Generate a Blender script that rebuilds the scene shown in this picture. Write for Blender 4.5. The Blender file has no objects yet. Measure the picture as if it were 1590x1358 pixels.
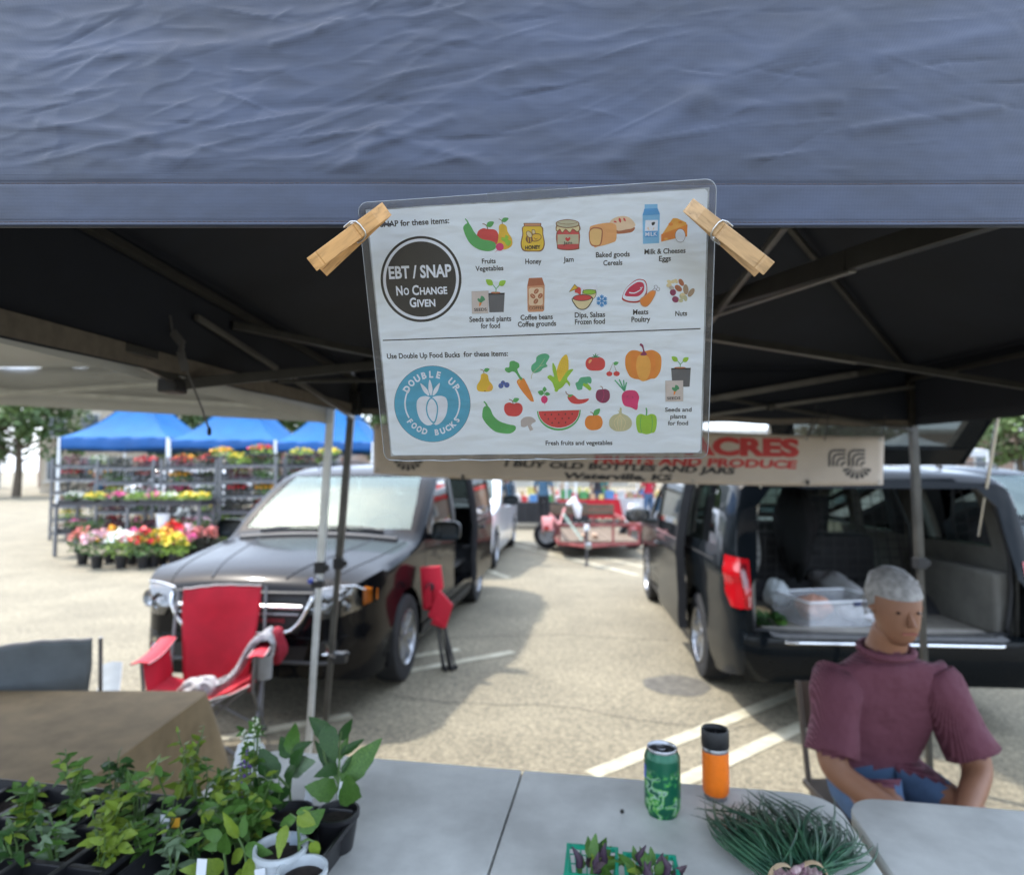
import bpy, bmesh, math, random
import numpy as np
from mathutils import Vector, Matrix, noise
from mathutils.bvhtree import BVHTree
R = math.radians; PI = math.pi
rnd = random.Random(7)
sc = bpy.context.scene
col = sc.collection
# ------------------------------------------------------------------ camera
CAM_H, FPX, CX, CY, HY = 1.66, 990.0, 795.0, 679.0, 730.0
PITCH = math.atan((HY - CY) / FPX)
cam_d = bpy.data.cameras.new('camera'); cam = bpy.data.objects.new('camera', cam_d); col.objects.link(cam)
cam.location = (0, 0, CAM_H); cam.rotation_euler = (PI / 2 + PITCH, 0, 0)
cam_d.sensor_width = 36; cam_d.lens = 36 * FPX / 1590
cam_d.clip_start = 0.05; cam_d.clip_end = 2000
cam_d.dof.use_dof = True; cam_d.dof.focus_distance = 0.53; cam_d.dof.aperture_fstop = cam_d.lens / 3.9
sc.camera = cam
# ------------------------------------------------------------------ world, sun, exposure
SUN_EL, SUN_AZ = R(58), R(-55)     # azimuth from +Y towards +X (negative = left)
w = bpy.data.worlds.new('World'); sc.world = w; w.use_nodes = True
nt = w.node_tree; N = nt.nodes; L = nt.links
bg = N['Background']; sky = N.new('ShaderNodeTexSky'); sky.sky_type = 'NISHITA'; sky.sun_disc = False
sky.sun_elevation = SUN_EL; sky.sun_rotation = SUN_AZ; sky.dust_density = 3.0; sky.air_density = 1.0; sky.ozone_density = 1.0
tc = N.new('ShaderNodeTexCoord'); mp = N.new('ShaderNodeMapping'); mp.inputs['Scale'].default_value = (1.3, 1.3, 3.2)
nz = N.new('ShaderNodeTexNoise'); nz.inputs['Scale'].default_value = 1.7; nz.inputs['Detail'].default_value = 7; nz.inputs['Roughness'].default_value = .55
cr = N.new('ShaderNodeValToRGB'); cr.color_ramp.elements[0].position = .38; cr.color_ramp.elements[1].position = .66
cr.color_ramp.elements[0].color = (.25, .25, .25, 1)
cr.color_ramp.elements[1].color = (.9, .9, .9, 1)
mx = N.new('ShaderNodeMix'); mx.data_type = 'RGBA'
L.new(tc.outputs['Generated'], mp.inputs['Vector']); L.new(mp.outputs['Vector'], nz.inputs['Vector'])
L.new(nz.outputs['Fac'], cr.inputs['Fac']); L.new(cr.outputs['Color'], mx.inputs['Factor'])
L.new(sky.outputs['Color'], mx.inputs['A']); mx.inputs['B'].default_value = (8.0, 9.3, 11.3, 1)
L.new(mx.outputs['Result'], bg.inputs['Color']); bg.inputs['Strength'].default_value = 0.15
sd = bpy.data.lights.new('sun', 'SUN'); sun = bpy.data.objects.new('sun', sd); col.objects.link(sun)
sd.energy = 2.15; sd.angle = R(2.0); sd.color = (1, .95, .87)
sv = Vector((math.sin(SUN_AZ) * math.cos(SUN_EL), math.cos(SUN_AZ) * math.cos(SUN_EL), math.sin(SUN_EL)))
sun.rotation_euler = sv.to_track_quat('Z', 'Y').to_euler()
sc.view_settings.view_transform = 'Standard'; sc.view_settings.look = 'None'
sc.view_settings.exposure = 1.65; sc.view_settings.gamma = 1; sc.view_settings.use_curve_mapping = False
sc.render.engine = 'CYCLES'
sc.cycles.max_bounces = 7; sc.cycles.transparent_max_bounces = 12; sc.cycles.caustics_reflective = False; sc.cycles.caustics_refractive = False
# ------------------------------------------------------------------ measuring helpers (photo pixels -> places in the world)
_cp, _sp = math.cos(PITCH), math.sin(PITCH)
def ray(px, py):
    a = (px - CX) / FPX; b = (CY - py) / FPX
    return Vector((a, _cp - b * _sp, _sp + b * _cp))
def P(px, py, Y):
    d = ray(px, py); return Vector((0, 0, CAM_H)) + d * (Y / d.y)
def G(px, py, z=0.0):
    d = ray(px, py); return Vector((0, 0, CAM_H)) + d * ((z - CAM_H) / d.z)
# ------------------------------------------------------------------ materials
MATS = {}
def lin(c):
    return tuple(((v / 255) / 12.92 if v / 255 <= .04045 else ((v / 255 + .055) / 1.055) ** 2.4) for v in c)
def mat(name, c=(.5, .5, .5), rough=.5, metal=0, var=.12, vs=6, bump=0, bs=60, coat=0, spec=.5, sheen=0, trans=0, sub=0, det=4, stretch=None, alpha=1, ior=1.45, emit=0, c2=None, p0=.35, p1=.65, bdist=.002):
    if name in MATS: return MATS[name]
    m = bpy.data.materials.new(name); m.use_nodes = True; MATS[name] = m
    t = m.node_tree; n = t.nodes; l = t.links; b = n['Principled BSDF']
    I = b.inputs
    I['Roughness'].default_value = rough; I['Metallic'].default_value = metal; I['Coat Weight'].default_value = coat
    I['Coat Roughness'].default_value = .04
    I['Specular IOR Level'].default_value = spec; I['Sheen Weight'].default_value = sheen; I['IOR'].default_value = ior
    I['Transmission Weight'].default_value = trans; I['Alpha'].default_value = alpha
    if sub: I['Subsurface Weight'].default_value = sub; I['Subsurface Scale'].default_value = .01
    if emit: I['Emission Strength'].default_value = emit; I['Emission Color'].default_value = (*c, 1)
    I['Base Color'].default_value = (*c, 1)
    if var > 0 or c2 or bump:
        tcn = n.new('ShaderNodeTexCoord'); mpn = n.new('ShaderNodeMapping')
        if stretch: mpn.inputs['Scale'].default_value = stretch
        l.new(tcn.outputs['Object'], mpn.inputs['Vector'])
    if var > 0 or c2:
        nn = n.new('ShaderNodeTexNoise'); nn.inputs['Scale'].default_value = vs; nn.inputs['Detail'].default_value = det; nn.inputs['Roughness'].default_value = .62
        l.new(mpn.outputs['Vector'], nn.inputs['Vector'])
        rp = n.new('ShaderNodeValToRGB'); e = rp.color_ramp.elements
        e[0].position = p0; e[1].position = p1
        e[0].color = (*[max(0, v * (1 - var)) for v in c], 1)
        cc = c2 if c2 else tuple(min(1, v * (1 + var)) for v in c)
        e[1].color = (*cc, 1)
        l.new(nn.outputs['Fac'], rp.inputs['Fac']); l.new(rp.outputs['Color'], I['Base Color'])
    if bump:
        bn = n.new('ShaderNodeTexNoise'); bn.inputs['Scale'].default_value = bs; bn.inputs['Detail'].default_value = 5
        l.new(mpn.outputs['Vector'], bn.inputs['Vector'])
        bp = n.new('ShaderNodeBump'); bp.inputs['Strength'].default_value = bump; bp.inputs['Distance'].default_value = bdist
        l.new(bn.outputs['Fac'], bp.inputs['Height']); l.new(bp.outputs['Normal'], I['Normal'])
    return m
def glass(name, tint=(.8, .9, .86), refl=.12, rough=.02, dens=.25):
    """thin sheet glass: clear with a fresnel reflection"""
    if name in MATS: return MATS[name]
    m = bpy.data.materials.new(name); m.use_nodes = True; MATS[name] = m
    t = m.node_tree; n = t.nodes; l = t.links; n.remove(n['Principled BSDF'])
    tr = n.new('ShaderNodeBsdfTransparent'); tr.inputs['Color'].default_value = (*tint, 1)
    gl = n.new('ShaderNodeBsdfGlossy'); gl.inputs['Roughness'].default_value = rough; gl.inputs['Color'].default_value = ((.80, .95, .89, 1) if 'windscreen' in name else (1, 1, 1, 1))
    fr = n.new('ShaderNodeFresnel'); fr.inputs['IOR'].default_value = 1.5
    ad = n.new('ShaderNodeMath'); ad.operation = 'ADD'; ad.inputs[1].default_value = refl; ad.use_clamp = True
    mi = n.new('ShaderNodeMixShader'); l.new(fr.outputs[0], ad.inputs[0]); l.new(ad.outputs[0], mi.inputs[0])
    l.new(tr.outputs[0], mi.inputs[1]); l.new(gl.outputs[0], mi.inputs[2]); l.new(mi.outputs[0], n['Material Output'].inputs['Surface'])
    return m
# ------------------------------------------------------------------ mesh building
class MB:
    def __init__(s): s.v = []; s.f = []; s.m = []; s.mi = 0
    def add(s, vs, fs, mi=None):
        o = len(s.v); s.v += [tuple(v) for v in vs]; s.f += [tuple(i + o for i in f) for f in fs]
        s.m += [s.mi if mi is None else mi] * len(fs); return s
    def box(s, c, d, rot=None, mi=None):
        c = Vector(c); hx, hy, hz = d[0] / 2, d[1] / 2, d[2] / 2
        vs = [Vector((x * hx, y * hy, z * hz)) for z in (-1, 1) for y in (-1, 1) for x in (-1, 1)]
        if rot is not None: vs = [rot @ v for v in vs]
        return s.add([c + v for v in vs], [(0, 2, 3, 1), (4, 5, 7, 6), (0, 1, 5, 4), (2, 6, 7, 3), (0, 4, 6, 2), (1, 3, 7, 5)], mi)
    def beam(s, a, b, wd, th, up=(0, 0, 1), mi=None):
        a, b = Vector(a), Vector(b); x = (b - a); ln = x.length; x.normalize(); up = Vector(up)
        if abs(x.dot(up)) > .98: up = Vector((0, 1, 0))
        y = up.cross(x).normalized(); z = x.cross(y)
        return s.box((a + b) / 2, (ln, wd, th), Matrix((x, y, z)).transposed(), mi)
    def tube(s, pts, r, n=8, cap=True, mi=None):
        pts = [Vector(p) for p in pts]; k = len(pts)
        rs = r if isinstance(r, (list, tuple)) else [r] * k
        base = len(s.v); t0 = (pts[1] - pts[0]).normalized()
        u = t0.orthogonal().normalized(); vs = []; fs = []
        for i, p in enumerate(pts):
            t = (pts[min(i + 1, k - 1)] - pts[max(i - 1, 0)]).normalized()
            u = (u - t * u.dot(t)).normalized(); w_ = t.cross(u)
            for j in range(n):
                a = 2 * PI * j / n; vs.append(p + (u * math.cos(a) + w_ * math.sin(a)) * rs[i])
        for i in range(k - 1):
            for j in range(n):
                j2 = (j + 1) % n; fs.append((i * n + j, i * n + j2, (i + 1) * n + j2, (i + 1) * n + j))
        if cap: fs.append(tuple(reversed(range(n)))); fs.append(tuple(range((k - 1) * n, k * n)))
        return s.add(vs, fs, mi)
    def lathe(s, prof, n=24, c=(0, 0, 0), axis='z', cap=(True, True), mi=None):
        vs = []; fs = []; k = len(prof)
        for (r_, z) in prof:
            for j in range(n):
                a = 2 * PI * j / n; x, y = r_ * math.cos(a), r_ * math.sin(a)
                q = (x, y, z) if axis == 'z' else ((x, z, y) if axis == 'y' else (z, x, y))
                vs.append((q[0] + c[0], q[1] + c[1], q[2] + c[2]))
        for i in range(k - 1):
            for j in range(n):
                j2 = (j + 1) % n; fs.append((i * n + j, i * n + j2, (i + 1) * n + j2, (i + 1) * n + j))
        if cap[0]: fs.append(tuple(reversed(range(n))))
        if cap[1]: fs.append(tuple(range((k - 1) * n, k * n)))
        return s.add(vs, fs, mi)
    def grid(s, fn, nu, nv, mi=None, closeu=False):
        vs = [fn(i / nu, j / nv) for j in range(nv + 1) for i in range(nu + 1)]
        fs = [(j * (nu + 1) + i, j * (nu + 1) + i + 1, (j + 1) * (nu + 1) + i + 1, (j + 1) * (nu + 1) + i) for j in range(nv) for i in range(nu)]
        return s.add(vs, fs, mi)
    def prism(s, poly, axis, a, b, mi=None):
        """2D polygon extruded; axis 'y': poly=(x,z); 'x': poly=(y,z); 'z': poly=(x,y)"""
        def q(p, t): return {'y': (p[0], t, p[1]), 'x': (t, p[0], p[1]), 'z': (p[0], p[1], t)}[axis]
        n = len(poly); vs = [q(p, a) for p in poly] + [q(p, b) for p in poly]
        return s.add(vs, [tuple(range(n)), tuple(reversed(range(n, 2 * n)))] + [(i, i + n, (i + 1) % n + n, (i + 1) % n) for i in range(n)], mi)
    def mesh(s, name, mats, smooth=None, solid=0, bevel=0, tri=False):
        me = bpy.data.meshes.new(name); me.from_pydata(s.v, [], s.f)
        for m in (mats if isinstance(mats, (list, tuple)) else [mats]): me.materials.append(m)
        me.polygons.foreach_set('material_index', s.m)
        bm = bmesh.new(); bm.from_mesh(me)
        if tri: bmesh.ops.triangulate(bm, faces=[f for f in bm.faces if len(f.verts) > 4])
        if not solid: bmesh.ops.recalc_face_normals(bm, faces=bm.faces)
        if bevel:
            es = [e for e in bm.edges if len(e.link_faces) == 2 and e.calc_face_angle(0) > R(35)]
            bmesh.ops.bevel(bm, geom=es, offset=bevel, segments=2, affect='EDGES', profile=.6)
        if solid:
            bmesh.ops.solidify(bm, geom=bm.faces[:], thickness=solid)
            bmesh.ops.recalc_face_normals(bm, faces=bm.faces)
        bm.to_mesh(me); bm.free()
        if smooth:
            me.shade_smooth(); me.set_sharp_from_angle(angle=R(smooth))
        return me
    def build(s, name, mats, parent=None, smooth=None, solid=0, bevel=0, tri=False, **kw):
        o = bpy.data.objects.new(name, s.mesh(name, mats, smooth, solid, bevel, tri)); col.objects.link(o)
        if parent: o.parent = parent
        for k, v in kw.items(): o[k] = v
        return o
def mk(name, me, parent=None, loc=(0, 0, 0), rot=(0, 0, 0), scale=1, **kw):
    o = bpy.data.objects.new(name, me); col.objects.link(o); o.location = loc; o.rotation_euler = rot
    o.scale = (scale,) * 3 if isinstance(scale, (int, float)) else scale
    if parent: o.parent = parent
    for k, v in kw.items(): o[k] = v
    return o
def thing(name, label, cat, loc=(0, 0, 0), rz=0, group=None):
    o = bpy.data.objects.new(name, None); col.objects.link(o); o.location = loc; o.rotation_euler = (0, 0, rz)
    o.empty_display_size = .05
    return tag(o, label, cat, group)
def tag(o, label, cat, group=None):
    o['label'] = label; o['category'] = cat
    if group: o['group'] = group
    return o
def struct(o): o['kind'] = 'structure'; return o
KIDS = {}
def copy_thing(o, loc=None, rz=None, label=None, parent=None):
    c = o.copy(); col.objects.link(c)
    if parent: c.parent = parent
    if loc is not None: c.location = loc
    if rz is not None: c.rotation_euler = (0, 0, rz)
    if label: c['label'] = label
    for ch in [x for x in col.objects if x.parent == o]: copy_thing(ch, parent=c)
    return c
def pchip(xs, ys):
    xs = np.array(xs, float); ys = np.array(ys, float); h = np.diff(xs); d = np.diff(ys) / h; m = np.zeros(len(xs)); m[0] = d[0]; m[-1] = d[-1]
    for i in range(1, len(xs) - 1):
        m[i] = 0 if d[i - 1] * d[i] <= 0 else 2 / (1 / d[i - 1] + 1 / d[i])
    def f(x):
        x = min(max(x, xs[0]), xs[-1]); i = min(int(np.searchsorted(xs, x, 'right')) - 1, len(xs) - 2); i = max(i, 0)
        t = (x - xs[i]) / h[i]
        return float((2*t**3-3*t**2+1)*ys[i]+(t**3-2*t**2+t)*h[i]*m[i]+(-2*t**3+3*t**2)*ys[i+1]+(t**3-t**2)*h[i]*m[i+1])
    return f
def spline(pts, n=6, closed=True):
    """Catmull-Rom through 2D points"""
    k = len(pts); out = []
    for i in range(k if closed else k - 1):
        g = lambda j: pts[j % k] if closed else pts[min(max(j, 0), k - 1)]
        p0, p1, p2, p3 = g(i - 1), g(i), g(i + 1), g(i + 2)
        for q in range(n):
            t = q / n
            out.append(tuple(.5 * (2*p1[a] + (p2[a]-p0[a])*t + (2*p0[a]-5*p1[a]+4*p2[a]-p3[a])*t*t + (3*p1[a]-p0[a]-3*p2[a]+p3[a])*t**3) for a in range(len(p1))))
    if not closed: out.append(tuple(pts[-1]))
    return out
_TXT = {}
def text_verts(s, bold=.012):
    """flat outline mesh of a string: verts (2D) and faces"""
    if (s, bold) in _TXT: return _TXT[(s, bold)]
    cu = bpy.data.curves.new('t', 'FONT'); cu.body = s; cu.dimensions = '2D'; cu.fill_mode = 'BOTH' if False else 'FRONT'; cu.offset = bold; cu.resolution_u = 3
    ob = bpy.data.objects.new('t', cu); col.objects.link(ob)
    dg = bpy.context.evaluated_depsgraph_get(); me = bpy.data.meshes.new_from_object(ob.evaluated_get(dg))
    r_ = ([(v.co.x, v.co.y) for v in me.vertices], [tuple(p.vertices) for p in me.polygons])
    bpy.data.objects.remove(ob); bpy.data.curves.remove(cu); bpy.data.meshes.remove(me)
    _TXT[(s, bold)] = r_
    return r_
CAPH = .729   # cap height of the built-in font at size 1 (measured below)
_v, _ = text_verts('H', 0.0); CAPH = max(p[1] for p in _v)
# ------------------------------------------------------------------ shared materials
def cvt(*a): return lin(a)
steel = mat('galvanised_steel', (.45, .46, .47), .35, 1, .1, 20)
dark_steel = mat('dark_powder_coat', (.035, .035, .038), .4, 0, .2, 20)
black_plastic = mat('black_plastic', (.009, .009, .010), .5, 0, .2, 20, bump=.1, bs=200)
white_paint = mat('white_powder_coat', (.72, .74, .75), .35, 0, .06, 8)
rubber = mat('tyre_rubber', (.014, .014, .015), .8, 0, .25, 12, bump=.3, bs=80)
chrome = mat('chrome', (.75, .76, .78), .12, 1, .03, 10)
alloy = mat('alloy', (.34, .35, .37), .35, 1, .15, 8)
# ================================================================== SETTING
asph = mat('aged_asphalt', (.172, .152, .108), .9, 0, .16, 1.1, det=8)
t = asph.node_tree; n = t.nodes; l = t.links; b = n['Principled BSDF']
_ramp = [x for x in n if x.type == 'VALTORGB'][0]; _tc = [x for x in n if x.type == 'TEX_COORD'][0]
vo = n.new('ShaderNodeTexVoronoi'); vo.inputs['Scale'].default_value = 75; l.new(_tc.outputs['Object'], vo.inputs['Vector'])
n2 = n.new('ShaderNodeTexNoise'); n2.inputs['Scale'].default_value = 26; n2.inputs['Detail'].default_value = 6; l.new(_tc.outputs['Object'], n2.inputs['Vector'])
r2 = n.new('ShaderNodeValToRGB'); r2.color_ramp.elements[0].color = (.62, .62, .62, 1); r2.color_ramp.elements[1].color = (1.38, 1.36, 1.3, 1)
r2.color_ramp.elements[0].position = .2; r2.color_ramp.elements[1].position = .8
m1 = n.new('ShaderNodeMix'); m1.data_type = 'RGBA'; m1.blend_type = 'MULTIPLY'; m1.inputs['Factor'].default_value = .8
l.new(vo.outputs['Color'], r2.inputs['Fac']); l.new(_ramp.outputs['Color'], m1.inputs['A']); l.new(r2.outputs['Color'], m1.inputs['B'])
r3 = n.new('ShaderNodeValToRGB'); r3.color_ramp.elements[0].color = (.8, .8, .8, 1); r3.color_ramp.elements[1].color = (1.15, 1.15, 1.15, 1)
r3.color_ramp.elements[0].position = .35; r3.color_ramp.elements[1].position = .65
m2 = n.new('ShaderNodeMix'); m2.data_type = 'RGBA'; m2.blend_type = 'MULTIPLY'; m2.inputs['Factor'].default_value = 1
l.new(n2.outputs['Fac'], r3.inputs['Fac']); l.new(m1.outputs['Result'], m2.inputs['A']); l.new(r3.outputs['Color'], m2.inputs['B'])
l.new(m2.outputs['Result'], b.inputs['Base Color'])
bp = n.new('ShaderNodeBump'); bp.inputs['Strength'].default_value = .6; bp.inputs['Distance'].default_value = .004
l.new(vo.outputs['Distance'], bp.inputs['Height']); l.new(bp.outputs['Normal'], b.inputs['Normal'])
g = MB(); g.add([(-700, -500, 0), (700, -500, 0), (700, 900, 0), (-700, 900, 0)], [(0, 1, 2, 3)])
struct(g.build('asphalt_ground', asph))

paint = mat('worn_line_paint', (.38, .35, .245), .8, 0, .28, 5, det=9, c2=(.45, .42, .32))
def gline(p, q, wd=.1, z=.004, nseg=30):
    a, b_ = G(*p), G(*q); d = (b_ - a); ln = d.length; d.normalize(); s = Vector((-d.y, d.x, 0)); m = MB()
    vs = []
    for i in range(nseg + 1):
        c = a + d * ln * i / nseg
        for sg in (-1, 1):
            e = wd / 2 * (1 + .09 * noise.noise(Vector((i * .9, sg * 5, p[0]))))
            vs.append((c + s * sg * e).to_tuple()[:2] + (z,))
    m.add(vs, [(2*i, 2*i+1, 2*i+3, 2*i+2) for i in range(nseg)])
    return struct(m.build('parking_line', paint))
gline((918, 1203), (1268, 1062), .105); gline((1040, 1222), (1268, 1116), .105)
gline((628, 1021), (713, 1008), .1); gline((585, 1050), (797, 1012), .1)
gline((742, 880), (790, 897), .1); gline((785, 843), (992, 893), .1); gline((800, 838), (1000, 880), .1)
gline((545, 1110), (300, 1155), .1)
crk = mat('crack_filler', (.05, .046, .04), .85, 0, .3, 20)
def crack(pts, wd=.012, seed=0):
    m = MB(); w_ = [G(*p) for p in pts]; out = []
    for i in range(len(w_) - 1):
        for q in range(14):
            t_ = q / 14; c = w_[i].lerp(w_[i + 1], t_)
            out.append(c + Vector((0, .05 * noise.noise(Vector((c.x * 3, seed, 0))) + .02 * noise.noise(Vector((c.x * 14, seed, 1))), 0)))
    vs = []
    for i, c in enumerate(out):
        e = wd * (.5 + .5 * abs(noise.noise(Vector((c.x * 8, 9, seed))))); vs += [(c.x, c.y - e, .003), (c.x, c.y + e, .003)]
    m.add(vs, [(2*i, 2*i+1, 2*i+3, 2*i+2) for i in range(len(out) - 1)])
    struct(m.build('pavement_crack', crk))
crack([(420, 1062), (560, 1068), (640, 1085), (770, 1094), (900, 1098), (990, 1120), (1100, 1128)], .006, 1)
crack([(650, 992), (760, 988), (880, 985), (1065, 996)], .007, 2)
crack([(760, 985), (800, 940), (815, 900)], .006, 5)
crack([(1110, 1140), (1200, 1120), (1260, 1122)], .005, 3)
# dark oil stain
m = MB(); c = G(1050, 1063); vs = [(c.x, c.y, .002)]
for i in range(48):
    a = 2 * PI * i / 48; r_ = 1 + .13 * noise.noise(Vector((math.cos(a) * 1.4, math.sin(a) * 1.4, 3)))
    vs.append((c.x + .26 * r_ * math.cos(a), c.y + .24 * r_ * math.sin(a), .002))
m.add(vs, [(0, i + 1, (i + 1) % 48 + 1) for i in range(48)])
struct(m.build('oil_stain', mat('oil_stain', (.07, .064, .052), .75, 0, .3, 14, c2=(.11, .10, .08))))

# ------------------------------------------------------------------ far backdrop
def brick_mat(name, c, mort, sc_=1.0):
    m = bpy.data.materials.new(name); m.use_nodes = True; t = m.node_tree; n = t.nodes; l = t.links; b = n['Principled BSDF']
    tcn = n.new('ShaderNodeTexCoord'); mpn = n.new('ShaderNodeMapping'); mpn.inputs['Rotation'].default_value = (R(90), 0, 0)
    bt = n.new('ShaderNodeTexBrick'); bt.inputs['Scale'].default_value = 3.2 * sc_
    bt.inputs['Color1'].default_value = (*c, 1); bt.inputs['Color2'].default_value = (*[v * .75 for v in c], 1); bt.inputs['Mortar'].default_value = (*mort, 1)
    l.new(tcn.outputs['Object'], mpn.inputs[0]); l.new(mpn.outputs[0], bt.inputs[0]); l.new(bt.outputs['Color'], b.inputs['Base Color'])
    b.inputs['Roughness'].default_value = .9
    return m
wglass = mat('dark_window_glass', (.05, .065, .08), .08, 0, .2, 1, spec=.8)
def building(label, x0, x1, y, h, mt, nwin, storeys=1, trim=(.5, .48, .44), depth=10, flat=True, z0=1.0):
    b = thing('building', label, 'building', ((x0 + x1) / 2, y, 0))
    wd = x1 - x0; MB().box((0, depth / 2, h / 2), (wd, depth, h)).build('wall', mt, b)
    tm = mat('stone_trim%d' % int(trim[0] * 100), trim, .8, 0, .1, 3)
    MB().box((0, depth / 2, h + .2), (wd + .4, depth + .4, .4), mi=0).build('parapet', tm, b, bevel=.03)
    for s in range(storeys):
        for i in range(nwin):
            x = -wd / 2 + (i + .5) * wd / nwin; ww = wd / nwin * .5; hh = h / storeys * .48; z = z0 + s * h / storeys + hh / 2
            fr = MB().box((x, -.04, z), (ww + .24, .12, hh + .24)).build('window', tm, b)
            MB().box((x, -.115, z), (ww, .03, hh)).build('pane', wglass, fr)
            MB().box((x, -.15, z - hh / 2 - .16), (ww + .4, .3, .1)).build('sill', tm, fr)
    return b
building('long low red brick building far behind the blue tents', -46, -16, 62, 5.2, brick_mat('red_brick', (.28, .12, .08), (.4, .38, .34)), 9)
building('tan stucco building seen over the left blue tent', -34, -24.5, 46, 6.3, mat('tan_stucco', (.42, .36, .28), .9, 0, .08, 2), 4, 2)
building('cream block building far behind the white pickup stalls', -14, 12, 66, 4.4, mat('cream_block', (.5, .47, .4), .9, 0, .08, 2), 8)
building('brown brick shop row far behind the parked minivans on the right', 16, 52, 58, 5.0, brick_mat('brown_brick', (.22, .13, .09), (.35, .32, .28)), 10)
building('grey stucco shop at the far left edge of the car park', -64, -48, 50, 5.6, mat('grey_stucco', (.35, .35, .34), .9, 0, .08, 2), 5, 2)

leafm = [mat('tree_leaves_dark', (.035, .075, .02), .6, 0, .3, .8, c2=(.08, .13, .035)), mat('tree_leaves_mid', (.05, .10, .03), .6, 0, .3, .8, c2=(.11, .17, .05))]
bark = mat('tree_bark', (.09, .07, .05), .9, 0, .3, 6, bump=.6, bs=30)
def tree(x, y, h, rc, label, seed, mi=0):
    rn = random.Random(seed); t_ = thing('broadleaf_tree', label, 'tree', (x, y, 0), 0, 'trees behind the market')
    m = MB(); m.tube([(0, 0, 0), (.1, 0, h * .25), (-.05, .1, h * .5), (0, 0, h * .8)], [.26, .2, .14, .04], 9)
    for k in range(7):
        a = rn.random() * 2 * PI; z = h * (.3 + .06 * k); q = rc * .75
        m.tube([(0, 0, z), (math.cos(a) * q * .5, math.sin(a) * q * .5, z + h * .1), (math.cos(a) * q, math.sin(a) * q, z + h * .22)], [.09, .06, .02], 6)
    m.build('trunk', bark, t_, smooth=50)
    m = MB(); cl = []
    for k in range(26):
        a = rn.random() * 2 * PI; u = rn.uniform(-.75, 1); rr = math.sqrt(max(0, 1 - u * u)) * rn.uniform(.35, .95)
        cl.append((Vector((math.cos(a) * rr * rc, math.sin(a) * rr * rc, h * .64 + u * h * .32)), rn.uniform(.22, .4) * rc))
    for k in range(4200):
        c, r_ = rn.choice(cl); d = Vector((rn.gauss(0, 1), rn.gauss(0, 1), rn.gauss(0, .8))).normalized() * r_ * rn.uniform(.6, 1.05)
        p = c + d; s_ = rn.uniform(.13, .26); u = Vector((rn.gauss(0, 1), rn.gauss(0, 1), rn.gauss(0, .5))).normalized(); v = u.cross(Vector((rn.gauss(0, 1), rn.gauss(0, 1), rn.gauss(0, 1)))).normalized()
        m.add([p - u * s_, p + v * s_ * .6, p + u * s_, p - v * s_ * .6], [(0, 1, 2, 3)])
    m.build('crown', leafm[mi], t_)
    return t_
for i, (x, y, h, rc, lb) in enumerate([
    (-22.5, 44, 7.6, 3.4, 'dark broadleaf tree rising behind the gap between the left and middle blue tents'),
    (-15.5, 42, 6.6, 3.2, 'dark tree behind the dip between the middle and right blue tents'),
    (-8.2, 45, 6.4, 2.8, 'green tree behind the right end of the blue tents'),
    (-31, 40, 7.0, 3.3, 'broad green tree beyond the far left of the market'),
    (-41, 44, 8.0, 3.8, 'tall dark tree at the far left end of the tree row'),
    (-27.5, 52, 8.5, 3.6, 'tall tree standing behind the tan stucco building'),
    (24, 46, 7.5, 3.2, 'green tree beyond the parked vehicles on the far right'),
    (35, 44, 7.0, 3.4, 'wide tree at the far right end of the car park')]):
    tree(x, y, h, rc, lb, 40 + i, i % 2)

# ================================================================== CANOPY TENTS
navy = mat('navy_polyester', (.019, .027, .052), .46, 0, .35, 6, spec=.5, sheen=.08, det=7, stretch=(1, 1, 3))
t = navy.node_tree; n = t.nodes; l = t.links; b = n['Principled BSDF']; _tc = [x for x in n if x.type == 'TEX_COORD'][0]
# woven threads: two fine crossed waves + drifting crease noise as bump
sx = n.new('ShaderNodeTexWave'); sx.bands_direction = 'X'; sx.inputs['Scale'].default_value = 260
sz = n.new('ShaderNodeTexWave'); sz.bands_direction = 'Z'; sz.inputs['Scale'].default_value = 260
l.new(_tc.outputs['Object'], sx.inputs[0]); l.new(_tc.outputs['Object'], sz.inputs[0])
ad = n.new('ShaderNodeMath'); l.new(sx.outputs['Fac'], ad.inputs[0]); l.new(sz.outputs['Fac'], ad.inputs[1])
bp = n.new('ShaderNodeBump'); bp.inputs['Strength'].default_value = .2; bp.inputs['Distance'].default_value = .0003; l.new(ad.outputs[0], bp.inputs['Height'])
mpn = n.new('ShaderNodeMapping'); mpn.inputs['Scale'].default_value = (7, 7, 26); mpn.inputs['Rotation'].default_value = (0, R(10), 0); l.new(_tc.outputs['Object'], mpn.inputs[0])
nn = n.new('ShaderNodeTexNoise'); nn.noise_type = 'RIDGED_MULTIFRACTAL'; nn.inputs['Scale'].default_value = 1.2; nn.inputs['Detail'].default_value = 3; l.new(mpn.outputs[0], nn.inputs['Vector'])
bp2 = n.new('ShaderNodeBump'); bp2.inputs['Strength'].default_value = .22; bp2.inputs['Distance'].default_value = .003
l.new(nn.outputs['Fac'], bp2.inputs['Height']); l.new(bp.outputs['Normal'], bp2.inputs['Normal']); l.new(bp2.outputs['Normal'], b.inputs['Normal'])
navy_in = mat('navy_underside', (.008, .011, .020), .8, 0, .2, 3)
thread = mat('brown_thread', (.07, .05, .05), .8, 0, .2, 40)
frame_grey = mat('charcoal_tent_frame', (.05, .049, .047), .38, .35, .15, 15)
frame_lt = mat('grey_tent_frame', (.17, .165, .16), .38, .5, .15, 15)

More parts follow.
